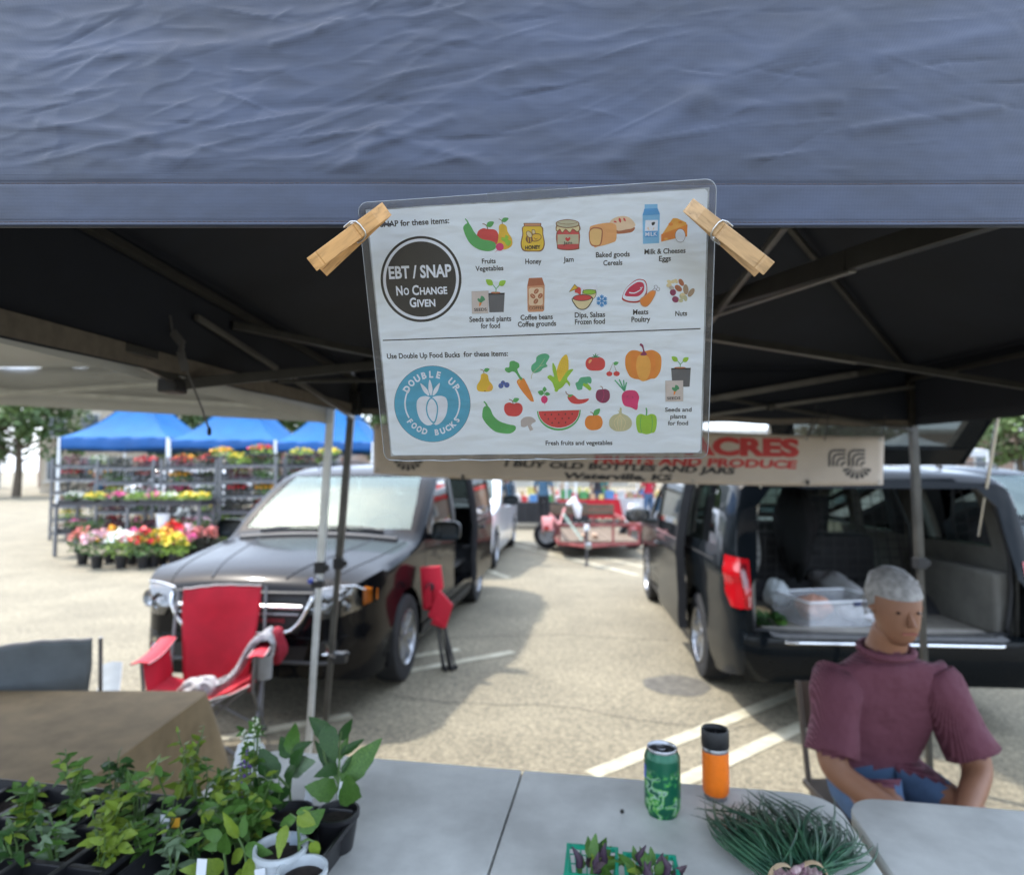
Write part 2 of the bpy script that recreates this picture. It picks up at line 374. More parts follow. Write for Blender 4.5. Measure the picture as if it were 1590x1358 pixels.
VY, VZ0, VZS = .53, 1.8655, 1.9036
XL, XR, YF = -.87, 2.18, 3.47
def seg_d(x, z, a, b_):
    ax, az = a; bx, bz = b_; dx, dz = bx - ax, bz - az; t_ = max(0, min(1, ((x-ax)*dx+(z-az)*dz)/(dx*dx+dz*dz)))
    return math.hypot(x - ax - t_*dx, z - az - t_*dz)
folds_and_sheen = []
for (a, b_, wd, am) in [((930, 268), (1085, 150), 22, .0028), ((1085, 150), (1310, 30), 26, .0026), ((590, 205), (545, 265), 20, .0022), ((590, 205), (760, 260), 10, .0012),  # opening diagonals imitate broad sheen streaks, shaped into the cloth as ridges
                        ((243, 250), (560, 262), 16, .0022), ((243, 80), (520, 30), 24, .0020), ((560, 235), (700, 180), 9, .0015), ((400, 165), (620, 150), 9, -.0014),
                        ((380, 225), (640, 190), 7, .0013), ((300, 205), (500, 165), 6, .0012), ((420, 60), (560, 10), 8, .0012), ((640, 215), (800, 205), 7, -.0012),
                        ((1000, 215), (1180, 180), 7, .0010), ((790, 100), (1000, 60), 10, .0010), ((1120, 160), (1310, 150), 10, .0012), ((60, 190), (240, 215), 10, .0016),
                        ((1330, 200), (1560, 160), 10, .0014), ((20, 90), (240, 60), 14, .0014), ((1380, 80), (1590, 30), 14, .0014)]:
    A, B = P(a[0], a[1], VY), P(b_[0], b_[1], VY); folds_and_sheen.append(((A.x, A.z), (B.x, B.z), wd * VY / FPX, am))
def wr(x, z):
    """relief of the hanging fabric (towards the camera)"""
    f = .0055 * noise.noise(Vector((x * 3.1, z * 7, 1.7)))
    xr, zr = x * .985 + z * .17, z * .985 - x * .17
    fade = min(1, max(0, (z - VZS) / .02))
    wx = xr + .05 * noise.noise(Vector((x * 6, z * 6, 4)));  wz = zr + .02 * noise.noise(Vector((x * 9, z * 9, 8)))
    n1 = 1 - abs(noise.noise(Vector((wx * 7, wz * 30, 3)))) * 2.2
    n2_ = 1 - abs(noise.noise(Vector((wx * 17, wz * 60, 7)))) * 2.2
    left = .35 + .65 * min(1, max(0, (.22 - x) / .3))
    f += fade * (.0009 * max(0, n1) ** 3 + .0007 * max(0, n2_) ** 2 * left + .0006 * noise.noise(Vector((wx * 22, wz * 70, 2)))) * left
    f += .0004 * noise.noise(Vector((x * 60, z * 90, 5)))
    return f
tent = thing('navy_canopy_tent', 'navy blue pop-up canopy tent hung with the laminated sign, seen from under its front edge', 'tent', (.65, 2.0, 0))
def TP(x, y, z): return (x - .65, y - 2.0, z)
xs = [-.87, -.8, -.7, -.6, -.5] + list(np.arange(-.46, .46, .0017)) + [.5, .6, .75, .95, 1.2, 1.5, 1.8, 2.18]
zs = list(np.arange(VZS + .001, 2.075, .0017)) + [2.09, 2.11, 2.14, 2.17]
rc_ = random.Random(21)
for k in range(120):      # short sharp creases pressed into the cloth while it was folded away
    x0 = rc_.uniform(-.45, .45) if k % 3 else rc_.uniform(-.45, .0); z0 = rc_.uniform(VZS + .01, 2.07); an = R(rc_.gauss(9, 13)); ln_ = rc_.uniform(.015, .10)
    folds_and_sheen.append(((x0, z0), (x0 + ln_ * math.cos(an), z0 + ln_ * math.sin(an)), rc_.uniform(.0012, .0034), rc_.choice((-1, 1, 1)) * rc_.uniform(.00025, .0008)))
XX, ZZ = np.meshgrid(np.array(xs), np.array(zs)); FF = np.array([[wr(x, z) for x in xs] for z in zs]); FD = np.clip((ZZ - VZS) / .02, 0, 1)
for (ax_, az_), (bx_, bz_), wd, am in folds_and_sheen:
    dx, dz = bx_ - ax_, bz_ - az_; T_ = ((XX - ax_) * dx + (ZZ - az_) * dz) / (dx * dx + dz * dz); Tc = np.clip(T_, 0, 1)
    D_ = np.hypot(XX - ax_ - Tc * dx, ZZ - az_ - Tc * dz); taper = np.sin(PI * np.clip(Tc * .9 + .05, 0, 1)) if wd < .004 else 1.25
    S_ = ((XX - ax_) * dz - (ZZ - az_) * dx) / math.hypot(dx, dz)
    prof_ = np.exp(-(D_ / wd) ** 2) + (.9 * np.exp(-(D_ / (wd * 3.5)) ** 2) * (S_ > 0) if wd < .004 else 0)
    FF += am * prof_ * taper * FD * .85
m = MB(); vs = [TP(x, VY - float(FF[j_, i_]) + (.09 * max(0, z - VZS)), z) for j_, z in enumerate(zs) for i_, x in enumerate(xs)]; nx = len(xs)
m.add(vs, [(j*nx+i, j*nx+i+1, (j+1)*nx+i+1, (j+1)*nx+i) for j in range(len(zs)-1) for i in range(nx-1)])
m.build('front_valance', navy, tent, smooth=180)
# doubled hem strip
zs2 = list(np.linspace(VZ0, VZS + .006, 26)); m = MB()
def hem_y(x, z):
    e = (z - VZ0) / (VZS - VZ0); roll = .0022 * (1 - abs(min(1, max(0, 2 * e - 1)))) * .3
    pk = .0012 * math.exp(-((z - VZS + .001) / .0012) ** 2) + .0009 * math.exp(-((z - VZ0 - .0035) / .001) ** 2)
    return VY - .0018 - wr(x, z) * .55 - roll + pk - .0012 * math.exp(-((z - VZ0 - .001) / .0012) ** 2) - .0006 * noise.noise(Vector((x * 22, z * 30, 0)))
m.add([TP(x, hem_y(x, z), z) for z in zs2 for x in xs] + [TP(x, VY + .003, VZ0 + .0005) for x in xs],
      [(j*nx+i, j*nx+i+1, (j+1)*nx+i+1, (j+1)*nx+i) for j in range(25) for i in range(nx-1)] + [(26*nx+i, 26*nx+i+1, i+1, i) for i in range(nx-1)])
m.build('hem_band', navy, tent, smooth=180)
m = MB()
for zz in (VZS - .0012, VZ0 + .0035):
    x = -.45
    while x < .46:
        L_ = .0034; a = (x, hem_y(x, zz) - .0002, zz); b_ = (x + L_, hem_y(x + L_, zz) - .0002, zz + .0001 * rnd.uniform(-1, 1))
        m.tube([TP(*a), TP((a[0]+b_[0])/2, (a[1]+b_[1])/2 - .0003, zz), TP(*b_)], .00032, 5); x += L_ + .0009
o = m.build('hem_stitching', thread, tent, smooth=60); o['kind'] = 'stuff'
def zb_left(y): return VZ0 + (1.972 - VZ0) * (y - VY) / (YF - VY)
def zb_right(y): return VZ0 + (1.90 - VZ0) * (y - VY) / (YF - VY)
def zb_far(x): return 1.962 + (1.895 - 1.962) * (x - XL) / (XR - XL)
def eave(y): return 2.17 + .02 * (y - VY)
def sag(x, a, s=0): return a * noise.noise(Vector((x * 3, s, 0)))
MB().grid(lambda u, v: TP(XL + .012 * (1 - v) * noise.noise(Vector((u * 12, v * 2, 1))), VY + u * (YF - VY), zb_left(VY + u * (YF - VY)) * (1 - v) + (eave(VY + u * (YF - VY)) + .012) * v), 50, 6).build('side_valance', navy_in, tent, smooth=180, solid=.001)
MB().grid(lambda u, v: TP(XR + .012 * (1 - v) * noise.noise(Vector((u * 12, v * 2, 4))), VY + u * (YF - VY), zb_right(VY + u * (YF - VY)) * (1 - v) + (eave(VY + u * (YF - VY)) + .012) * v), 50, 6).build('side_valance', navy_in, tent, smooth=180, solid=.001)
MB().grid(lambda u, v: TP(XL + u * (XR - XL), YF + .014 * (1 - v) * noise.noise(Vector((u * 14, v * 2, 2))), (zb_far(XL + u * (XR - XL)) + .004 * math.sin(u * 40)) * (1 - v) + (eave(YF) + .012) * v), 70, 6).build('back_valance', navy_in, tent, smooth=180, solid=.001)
# light grey webbing on the inner edges
web = mat('grey_webbing', (.13, .115, .1), .8, 0, .15, 30)
MB().grid(lambda u, v: TP(XL + .01, VY + u * (YF - VY), zb_left(VY + u * (YF - VY)) + .002 + .045 * v), 30, 1).build('edge_webbing', web, tent)
MB().grid(lambda u, v: TP(XL + u * (XR - XL), YF - .012, zb_far(XL + u * (XR - XL)) + .002 + .03 * v + .004 * math.sin(u * 40)), 70, 1).build('edge_webbing', web, tent)
pk = Vector((.65, 2.0, 2.78))
m = MB(); cs = [Vector((XL, VY + .02, eave(VY))), Vector((XR, VY + .02, eave(VY))), Vector((XR, YF, eave(YF))), Vector((XL, YF, eave(YF)))]
for k in range(4):
    a, b_ = cs[k], cs[(k + 1) % 4]
    def fn(u, v, a=a, b_=b_, k=k):
        q = a.lerp(b_, u).lerp(pk, v); q.z += -.035 * math.sin(PI * u) * (1 - v) * math.sin(PI * v * .9) + .008 * math.sin(PI * v) * noise.noise(Vector((q.x * 4, q.y * 4, 1)))
        return TP(*q)
    m.grid(fn, 16, 12)
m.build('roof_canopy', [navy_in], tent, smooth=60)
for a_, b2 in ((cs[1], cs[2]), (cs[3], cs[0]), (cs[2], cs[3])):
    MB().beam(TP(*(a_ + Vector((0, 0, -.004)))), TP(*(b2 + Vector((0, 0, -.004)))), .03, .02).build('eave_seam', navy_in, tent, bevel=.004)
def bar(a, b_, wd=.022, th=.014, mt=frame_grey, name='truss_bar'):
    m = MB(); m.beam(TP(*a), TP(*b_), th, wd); return m.build(name, mt, tent, bevel=.002)
YT = YF - .05
# side trusses, roof struts and far crossing trusses
bar(P(305, 492, 1.70), P(430, 572, 2.22), .016, .012, frame_lt)
bar(P(360, 505, 1.95), P(600, 553, 2.35), .024, .018)
bar(P(455, 588, 2.45), P(548, 648, 3.35), .02, .014, frame_lt)
bar(P(285, 596, 1.66), P(600, 565, 2.25), .03, .02)
bar(P(600, 565, 2.25), P(1110, 493, 2.9), .03, .02)
bar(P(243, 552, 1.5), P(120, 520, 1.3), .02, .014); bar(P(285, 596, 1.66), P(90, 500, 1.25), .022, .014)
bar(P(590, 590, 2.7), P(430, 592, 2.25), .014, .01)
bar(P(1218, 350, 1.2), P(1100, 503, 2.05), .017, .013, frame_lt)
bar(P(1320, 404, 1.22), P(1100, 475, 1.95), .042, .022); bar(P(1590, 318, .9), P(1320, 404, 1.22), .042, .022)
bar(P(1324, 421, 1.2), P(1100, 494, 1.92), .006, .016, frame_lt)
bar(P(1090, 520, 2.3), P(1330, 558, 2.4), .026, .016, frame_grey); bar(P(1330, 558, 2.4), P(1590, 600, 2.5), .026, .016)
bar(P(1090, 526, 2.28), P(1330, 564, 2.38), .005, .018, frame_lt)
bar(P(1100, 620, YT), P(1330, 580, YT), .03, .018, frame_lt); bar(P(1330, 580, YT), P(1400, 568, YT), .03, .018)
bar(P(1120, 617, YT + .02), P(1190, 631, YT + .02), .018, .014); bar(P(1204, 632, YT + .02), P(1420, 668, YT + .02), .018, .014)
bar(P(1100, 645, YT), P(1190, 632, YT), .018, .014, frame_lt); bar(P(1204, 630, YT), P(1420, 600, YT), .018, .014, frame_lt)
bar(P(590, 600, YT), P(840, 640, YT), .02, .014); bar(P(590, 640, YT), P(840, 600, YT), .02, .014); bar(P(840, 600, YT), P(1100, 645, YT), .02, .014)
c = P(1197, 631, YT); MB().lathe([(.012, -.02), (.02, -.012), (.02, .012), (.012, .02)], 12, TP(*c), 'y').build('truss_joint', frame_grey, tent)
bar((XL + .03, VY + .1, 2.14), (XL + .03, YF - .05, 2.15), .02, .02); bar((XR - .03, VY + .1, 2.14), (XR - .03, YF - .05, 2.15), .02, .02)
for a in cs: bar(tuple(a + Vector((0, 0, -.03))), tuple(pk + Vector((0, 0, -.05))), .02, .02)
# corner bracket on the left truss with hanging strap
c = P(268, 600, 1.64); MB().box(TP(*c), (.05, .06, .035)).build('corner_bracket', black_plastic, tent, bevel=.006)
m = MB(); pts = [P(264, 490, 1.6), P(268, 515, 1.6), P(284, 535, 1.6), P(280, 545, 1.6), P(288, 575, 1.6)]
for i in range(4): m.beam(TP(*pts[i]), TP(*pts[i+1]), [.004, .02, .012, .02][i], .003, up=(0, 1, 0))
m.build('hanging_strap', mat('strap_grey', (.12, .12, .13), .8), tent)
m = MB(); m.tube([TP(*P(290, 575, 1.6)), TP(*P(300, 600, 1.6)), TP(*P(314, 635, 1.6)), TP(*P(325, 668, 1.6))], .0025, 6); m.build('hanging_cord', mat('strap_grey', ()), tent)
c = P(325, 668, 1.6); MB().lathe([(.003, .008), (.005, 0), (.005, -.01), (.002, -.013)], 10, TP(*c)).build('cord_toggle', black_plastic, tent, smooth=40)
# legs
def leg(top, foot, parent, off, mt, wd=.036, name='leg', inner=True):
    m = MB(); a, b_ = Vector(top) - Vector(off), Vector(foot) - Vector(off)
    mid = a.lerp(b_, .46); m.beam(a, mid, wd, wd); m.beam(mid, b_ + Vector((0, 0, .004)), wd * .78, wd * .78)
    lg = m.build(name, mt, parent, bevel=.003)
    m = MB(); m.box((b_.x, b_.y, .008), (.1, .1, .008)); m.build('foot_plate', mt, lg)
    m = MB(); m.box(mid, (wd * 1.45, wd * 1.45, .06)); m.box(mid + Vector((wd * .9, -wd * .3, 0)), (.03, .02, .03)); m.build('height_collar', black_plastic, lg, bevel=.004)
    return lg
OFF = (.65, 2.0, 0)
tf = G(516, 1184)
lg = leg((XL + .01, YF - .02, 2.15), (tf.x, YF + .02, 0), tent, OFF, mat('black_leg_steel', (.06, .058, .052), .35, .5, .2, 12))
c = P(528, 1020, YF); m = MB(); m.box(TP(*c), (.07, .06, .05)); m.tube([TP(c.x - .05, c.y - .02, c.z + .01), TP(c.x - .01, c.y - .03, c.z)], .014, 8); m.tube([TP(c.x + .02, c.y - .02, c.z + .01), TP(c.x + .05, c.y - .02, c.z + .03)], .012, 8); m.build('height_latch', black_plastic, lg, bevel=.003)
m = MB(); m.box(TP(XL + .015, YF - .03, 2.02), (.07, .07, .13)); m.build('corner_bracket', black_plastic, tent, bevel=.008)
leg((XR - .01, YF - .02, 2.15), (XR + .05, YF + .02, 0), tent, OFF, mat('black_leg_steel', ()))
leg((XL + .01, VY + .05, 2.12), (XL - .05, VY + .05, 0), tent, OFF, mat('black_leg_steel', ()))
leg((XR - .01, VY + .05, 2.12), (XR + .05, VY + .05, 0), tent, OFF, mat('black_leg_steel', ()))

# white tent next door (we look at the inside of its far valance)
whitef = mat('white_canopy_fabric', (.46, .48, .50), .7, 0, .05, 4, bump=.15, bs=20)
wt = thing('white_canopy_tent', 'white pop-up canopy tent beside the navy tent, standing over the burlap table', 'tent', (-2.47, 1.85, 0))
WO = (-2.47, 1.85, 0)
def WP(x, y, z): return (x - WO[0], y - WO[1], z)
wx0, wx1, wy0, wy1 = -3.98, -.965, .33, 3.33
def wzb(x): return 1.965 + (1.905 - 1.965) * (x + 2.0) / 1.1
MB().grid(lambda u, v: WP(wx0 + u * (wx1 - wx0), wy1 + .012 * noise.noise(Vector((u * 12, v, 5))), min(2.0, wzb(wx0 + u * (wx1 - wx0))) * (1 - v) + 2.2 * v), 60, 5).build('back_valance', whitef, wt, smooth=180, solid=.0012)
MB().grid(lambda u, v: WP(wx1 + .004 * noise.noise(Vector((u * 12, v, 6))), wy0 + u * (wy1 - wy0), 1.90 * (1 - v) + 2.2 * v), 40, 5).build('side_valance', whitef, wt, smooth=180, solid=.0012)
MB().grid(lambda u, v: WP(wx0 + .01 * noise.noise(Vector((u * 12, v, 7))), wy0 + u * (wy1 - wy0), 1.94 * (1 - v) + 2.2 * v), 40, 5).build('side_valance', whitef, wt, smooth=180, solid=.0012)
MB().grid(lambda u, v: WP(wx0 + u * (wx1 - wx0), wy0 + .01 * noise.noise(Vector((u * 12, v, 8))), 1.94 * (1 - v) + 2.2 * v), 40, 5).build('front_valance', whitef, wt, smooth=180, solid=.0012)
m = MB(); c4 = [Vector((wx0, wy0, 2.2)), Vector((wx1, wy0, 2.2)), Vector((wx1, wy1, 2.2)), Vector((wx0, wy1, 2.2))]; p4 = Vector((-2.47, 1.85, 2.9))
for k in range(4):
    a, b_ = c4[k], c4[(k + 1) % 4]; m.grid(lambda u, v, a=a, b_=b_: WP(*a.lerp(b_, u).lerp(p4, v)), 8, 8)
m.build('roof_canopy', whitef, wt, smooth=60)
gp_ = mat('white_leg_steel', (.55, .57, .57), .3, .3, .1, 10)
f1 = G(478, 1222); lg = leg((wx1 + .03, wy1 - .02, 2.15), (f1.x + .02, wy1, 0), wt, WO, gp_, .036)
c = P(494, 906, wy1 - .03); m = MB(); m.box(WP(*c), (.06, .055, .035)); m.build('height_latch', black_plastic, lg, bevel=.004)
MB().lathe([(.006, -.012), (.013, -.01), (.013, .01), (.006, .012)], 12, WP(c.x - .03, c.y - .03, c.z + .02), 'y').build('latch_button', mat('blue_plastic', (.03, .06, .35), .35), lg, smooth=40)
for (x, y) in ((wx0, wy0), (wx0, wy1), (wx1, wy0)): leg((x + .02, y + .02, 2.15), (x, y, 0), wt, WO, gp_, .036)
m = MB(); m.beam(WP(-3.9, wy1 - .06, 2.15), WP(-1.0, wy1 - .06, 1.97), .014, .022); m.build('truss_bar', gp_, wt)
m = MB(); m.beam(WP(-3.9, wy1 - .08, 1.97), WP(-1.0, wy1 - .08, 2.15), .014, .022); m.build('truss_bar', gp_, wt)
# faded reversed print showing through the white valance
m = MB()
prn = mat('faded_print', (.42, .42, .43), .8, 0, .2, 30, c2=(.6, .6, .6))
for (x0, y0, x1, y1) in [(335, 598, 385, 612), (392, 604, 420, 615), (328, 622, 372, 628), (378, 626, 412, 632), (416, 629, 432, 636)]:
    a, b_ = P(x0, y0, wy1 - .03), P(x1, y1, wy1 - .03); m.box(WP((a.x+b_.x)/2, wy1 - .016, (a.z+b_.z)/2), (abs(b_.x-a.x), .002, abs(b_.z-a.z)))
m.build('valance_print', prn, wt, bevel=.0005)

# three blue market tents
bluef = mat('blue_canopy_fabric', (.004, .095, .27), .7, 0, .12, 1.5, bump=.2, bs=6, bdist=.02, spec=.12)
blued = mat('blue_valance_fabric', (.005, .08, .27), .55, 0, .12, 1.5)
def blue_tent(x0, x1, y0, y1, z0, z1, zp, label, ridge=.55):
    cx, cy = (x0 + x1) / 2, (y0 + y1) / 2; t_ = thing('blue_canopy_tent', label, 'tent', (cx, cy, 0), 0, 'row of blue canopy tents')
    q = lambda x, y, z: (x - cx, y - cy, z)
    cs_ = [(x0, y0), (x1, y0), (x1, y1), (x0, y1)]; m = MB(); pk_ = Vector((0, 0, zp))
    for k in range(4):
        a, b_ = cs_[k], cs_[(k + 1) % 4]; A, B = Vector(q(*a, z1)), Vector(q(*b_, z1))
        def fn(u, v, A=A, B=B):
            tp = pk_ + (B - A) * (u - .5) * .24 + ((A + B) / 2 - Vector((0, 0, (A + B).z / 2))) * .22
            p = A.lerp(B, u).lerp(tp, v); p.z -= .13 * math.sin(PI * u) * 0 + .16 * math.sin(PI * v) * (1 - .3 * math.sin(PI * u)); return p
        m.grid(fn, 14, 10)
    m.add([pk_ + Vector((sx_ * (x1 - x0) * .12, sy_ * (y1 - y0) * .12, 0)) for sx_, sy_ in ((-1, -1), (1, -1), (1, 1), (-1, 1))], [(0, 1, 2, 3)])
    m.build('roof_canopy', bluef, t_, smooth=50)
    for k in range(4):
        a, b_ = cs_[k], cs_[(k + 1) % 4]; A, B = Vector(q(*a, 0)), Vector(q(*b_, 0)); nn_ = (B - A).cross(Vector((0, 0, 1))).normalized()
        MB().grid(lambda u, v: A.lerp(B, u) + nn_ * (.015 * math.sin(u * 28 + k)) + Vector((0, 0, z0 + (z1 - z0) * v + (1 - v) * .02 * math.sin(u * 9))), 40, 3).build('valance', blued, t_, smooth=180, solid=.002)
        lg = MB().beam(q(*a, z1), q(*a, 0), .06, .06).build('leg', white_paint, t_)
        MB().box(q(*a, .01), (.16, .16, .02)).build('foot_plate', white_paint, lg)
    return t_
Yb = 18.3
xa = [P(p, 690, Yb).x for p in (92, 262, 429, 580)]
za, zb_ = P(0, 697, Yb).z, P(0, 683, Yb).z
blue_tent(xa[0], xa[1] - .03, Yb, Yb + 3.1, za - .02, zb_ + .08, 3.75, 'bright blue canopy tent, leftmost of the three in the row')
blue_tent(xa[1] + .03, xa[2] - .03, Yb, Yb + 3.1, za, zb_, 3.8, 'bright blue canopy tent, middle one of the three behind the flower racks')
blue_tent(xa[2] + .03, xa[3], Yb - .1, Yb + 3.0, za - .08, zb_ - .06, 3.75, 'bright blue canopy tent, rightmost of the three beside the banner')
# ================================================================== LAMINATED SIGN
SR = Matrix(((0.99023406, 0.13047025, -0.04913263), (-0.139288, 0.9408897, -0.30874816), (0.00594593, 0.31257653, 0.94987397)))
SO = Vector((.02079, .53894, 1.77666))
sign = thing('laminated_sign', 'white laminated sheet about EBT / SNAP and Double Up Food Bucks clipped to the valance', 'sign', SO)
sign.rotation_euler = SR.to_euler()
SN = SR @ Vector((0, 1, 0))
def S(px, py):
    d = ray(px, py); o = Vector((0, 0, CAM_H)); t_ = (SO - o).dot(SN) / d.dot(SN); q = SR.transposed() @ (o + d * t_ - SO); return (q.x, q.z)
paper = mat('printed_paper', (.82, .90, .99), .45, 0, .02, 14, spec=.4, bump=.12, bs=30, det=6)
W2, H2 = .1400, .1085
def rrect(w_, h_, r_, n=6):
    out = []
    for cx, cy, a0 in ((w_-r_, h_-r_, 0), (-w_+r_, h_-r_, 90), (-w_+r_, -h_+r_, 180), (w_-r_, -h_+r_, 270)):
        for k in range(n + 1): a = R(a0 + 90 * k / n); out.append((cx + r_ * math.cos(a), cy + r_ * math.sin(a)))
    return out
MB().box((0, 0, 0), (.2794 + .0002, .0003, .2159)).build('paper_sheet', paper, sign)
pouch = bpy.data.materials.new('clear_laminate'); pouch.use_nodes = True
t = pouch.node_tree; n = t.nodes; l = t.links; n.remove(n['Principled BSDF'])
tr = n.new('ShaderNodeBsdfTransparent'); tr.inputs['Color'].default_value = (.985, .99, 1, 1); gl = n.new('ShaderNodeBsdfGlossy'); gl.inputs['Roughness'].default_value = .16
tcn = n.new('ShaderNodeTexCoord'); mpn = n.new('ShaderNodeMapping'); mpn.inputs['Scale'].default_value = (1, 1, 2.2)
nz = n.new('ShaderNodeTexNoise'); nz.inputs['Scale'].default_value = 38; nz.inputs['Detail'].default_value = 5
bp = n.new('ShaderNodeBump'); bp.inputs['Strength'].default_value = .55; bp.inputs['Distance'].default_value = .002
l.new(tcn.outputs['Object'], mpn.inputs[0]); l.new(mpn.outputs[0], nz.inputs['Vector']); l.new(nz.outputs['Fac'], bp.inputs['Height']); l.new(bp.outputs['Normal'], gl.inputs['Normal'])
fr = n.new('ShaderNodeFresnel'); fr.inputs['IOR'].default_value = 1.45; l.new(bp.outputs['Normal'], fr.inputs['Normal'])
mi = n.new('ShaderNodeMixShader'); l.new(fr.outputs[0], mi.inputs[0]); l.new(tr.outputs[0], mi.inputs[1]); l.new(gl.outputs[0], mi.inputs[2]); l.new(mi.outputs[0], n['Material Output'].inputs['Surface'])
edge = bpy.data.materials.new('milky_laminate_edge'); edge.use_nodes = True
t = edge.node_tree; n = t.nodes; l = t.links; b = n['Principled BSDF']; b.inputs['Base Color'].default_value = (.10, .112, .13, 1); b.inputs['Roughness'].default_value = .2
tcn = n.new('ShaderNodeTexCoord'); nz = n.new('ShaderNodeTexNoise'); nz.inputs['Scale'].default_value = 60; nz.inputs['Detail'].default_value = 4
mpn = n.new('ShaderNodeMapping'); mpn.inputs['Scale'].default_value = (.5, 1, .5); l.new(tcn.outputs['Object'], mpn.inputs[0]); l.new(mpn.outputs[0], nz.inputs['Vector'])
mr = n.new('ShaderNodeMapRange'); mr.inputs['From Min'].default_value = .3; mr.inputs['From Max'].default_value = .7; mr.inputs['To Min'].default_value = .22; mr.inputs['To Max'].default_value = .62
l.new(nz.outputs['Fac'], mr.inputs['Value']); l.new(mr.outputs[0], b.inputs['Alpha'])
bp = n.new('ShaderNodeBump'); bp.inputs['Strength'].default_value = .6; bp.inputs['Distance'].default_value = .002; l.new(nz.outputs['Fac'], bp.inputs['Height']); l.new(bp.outputs['Normal'], b.inputs['Normal'])
# outline of the pouch follows the photograph's slightly uneven border
def pw(u, v): return .0007 * noise.noise(Vector((u * 40, v * 40, 3)))
ow, oh, ocx, ocz = .1452, .1130, -.0005, .0006
outer = [(x + ocx + pw(x, y), y + ocz + pw(y, x)) for x, y in rrect(ow, oh, .008, 8)]
# subdivide outline for waviness
m = MB(); no = len(outer)
m.add([(x, -.0022 - pw(x * 2, y), y) for x, y in outer], [tuple(range(no))]); m.build('film_front', pouch, sign, tri=True)
inner = [(max(-.1385, min(.1385, x * .962)), max(-.1070, min(.1070, y * .957))) for x, y in [(x - ocx, y - ocz) for x, y in outer]]
m = MB(); m.add([(x, -.0006, y) for x, y in outer] + [(x, -.0006, y) for x, y in inner], [(i, (i+1) % no, (i+1) % no + no, i + no) for i in range(no)])
m.build('sealed_border', edge, sign)
m = MB(); m.tube([(x, -.0008, y) for x, y in outer + [outer[0]]], .00042, 6, cap=False); m.build('border_rim', mat('clear_rim', (.40, .43, .46), .2, 0, .1, 30, alpha=.6), sign, smooth=60)
# strip of clear tape on the top edge
a = S(757, 296); b_ = S(882, 293); m = MB()
m.add([(a[0], -.0026, .1075), (b_[0], -.0026, .1075), (b_[0], -.0026, .1165), (a[0], -.0026, .1148)], [(0, 1, 2, 3)]); m.build('clear_tape', edge, sign)
m = MB(); a = S(604, 709); b_ = S(890, 716)
for k in range(5):
    x0 = a[0] + (b_[0] - a[0]) * k / 5; m.tube([(x0, -.003, -.1105 - .0008 * (k % 2)), (x0 + .02, -.0034, -.1120), (x0 + .045, -.003, -.1112)], .0003, 5)
m.build('film_crease', mat('clear_rim', ()), sign)

INK = {'black': (.022, .022, .024), 'circ': (.026, .026, .026), 'white': (.80, .85, .95), 'blue': (.085, .40, .60), 'green': (.10, .42, .12), 'dgreen': (.07, .30, .14), 'lgreen': (.33, .60, .05),
       'red': (.66, .06, .06), 'dred': (.45, .03, .03), 'pink': (.72, .04, .18), 'yellow': (.85, .58, .05), 'gold': (.80, .50, .04), 'orange': (.82, .26, .04), 'lorange': (.88, .42, .08), 'cream': (.78, .66, .38),
       'brown': (.22, .09, .04), 'tan': (.62, .30, .16), 'rust': (.45, .15, .07), 'grey': (.12, .125, .14), 'lgrey': (.55, .5, .48), 'sky': (.22, .52, .82), 'dsky': (.08, .34, .70), 'plum': (.25, .03, .10),
       'jam': (.55, .52, .36), 'jamred': (.62, .08, .08), 'crust': (.86, .42, .16), 'bread': (.88, .56, .22), 'piecr': (.84, .62, .42), 'mush': (.52, .46, .44), 'garl': (.58, .56, .34), 'bger': (.08, .13, .40), 'pumpk': (.80, .28, .04),
       'mint': (.10, .45, .24), 'nut': (.42, .30, .2), 'steak': (.60, .03, .09), 'seed': (.65, .58, .55)}
def ink(k):
    return mat('ink_' + k, INK[k], .5, 0, .05, 60, spec=.3)
CR = {1: (470, 260, 390/1590), 2: (700, 280, 510/1590), 3: (570, 500, 290/1590), 4: (720, 500, 390/1590)}
def ell(cx, cy, rx, ry=None, rot=0, n=28, a0=0, a1=360):
    ry = rx if ry is None else ry; c, s = math.cos(R(rot)), math.sin(R(rot)); out = []
    k = n if a1 - a0 >= 360 else n + 1
    for i in range(k):
        a = R(a0 + (a1 - a0) * i / n); x, y = rx * math.cos(a), ry * math.sin(a); out.append((cx + x * c - y * s, cy + x * s + y * c))
    return out
def stroke(pts, wd, w2=None):
    w2 = wd if w2 is None else w2; a, b_ = [], []; k = len(pts)
    for i in range(k):
        p0, p1 = pts[max(0, i-1)], pts[min(k-1, i+1)]; dx, dy = p1[0]-p0[0], p1[1]-p0[1]; d = math.hypot(dx, dy) or 1
        e = (wd + (w2 - wd) * i / (k - 1)) / 2; a.append((pts[i][0] - dy/d*e, pts[i][1] + dx/d*e)); b_.append((pts[i][0] + dy/d*e, pts[i][1] - dx/d*e))
    return a, b_
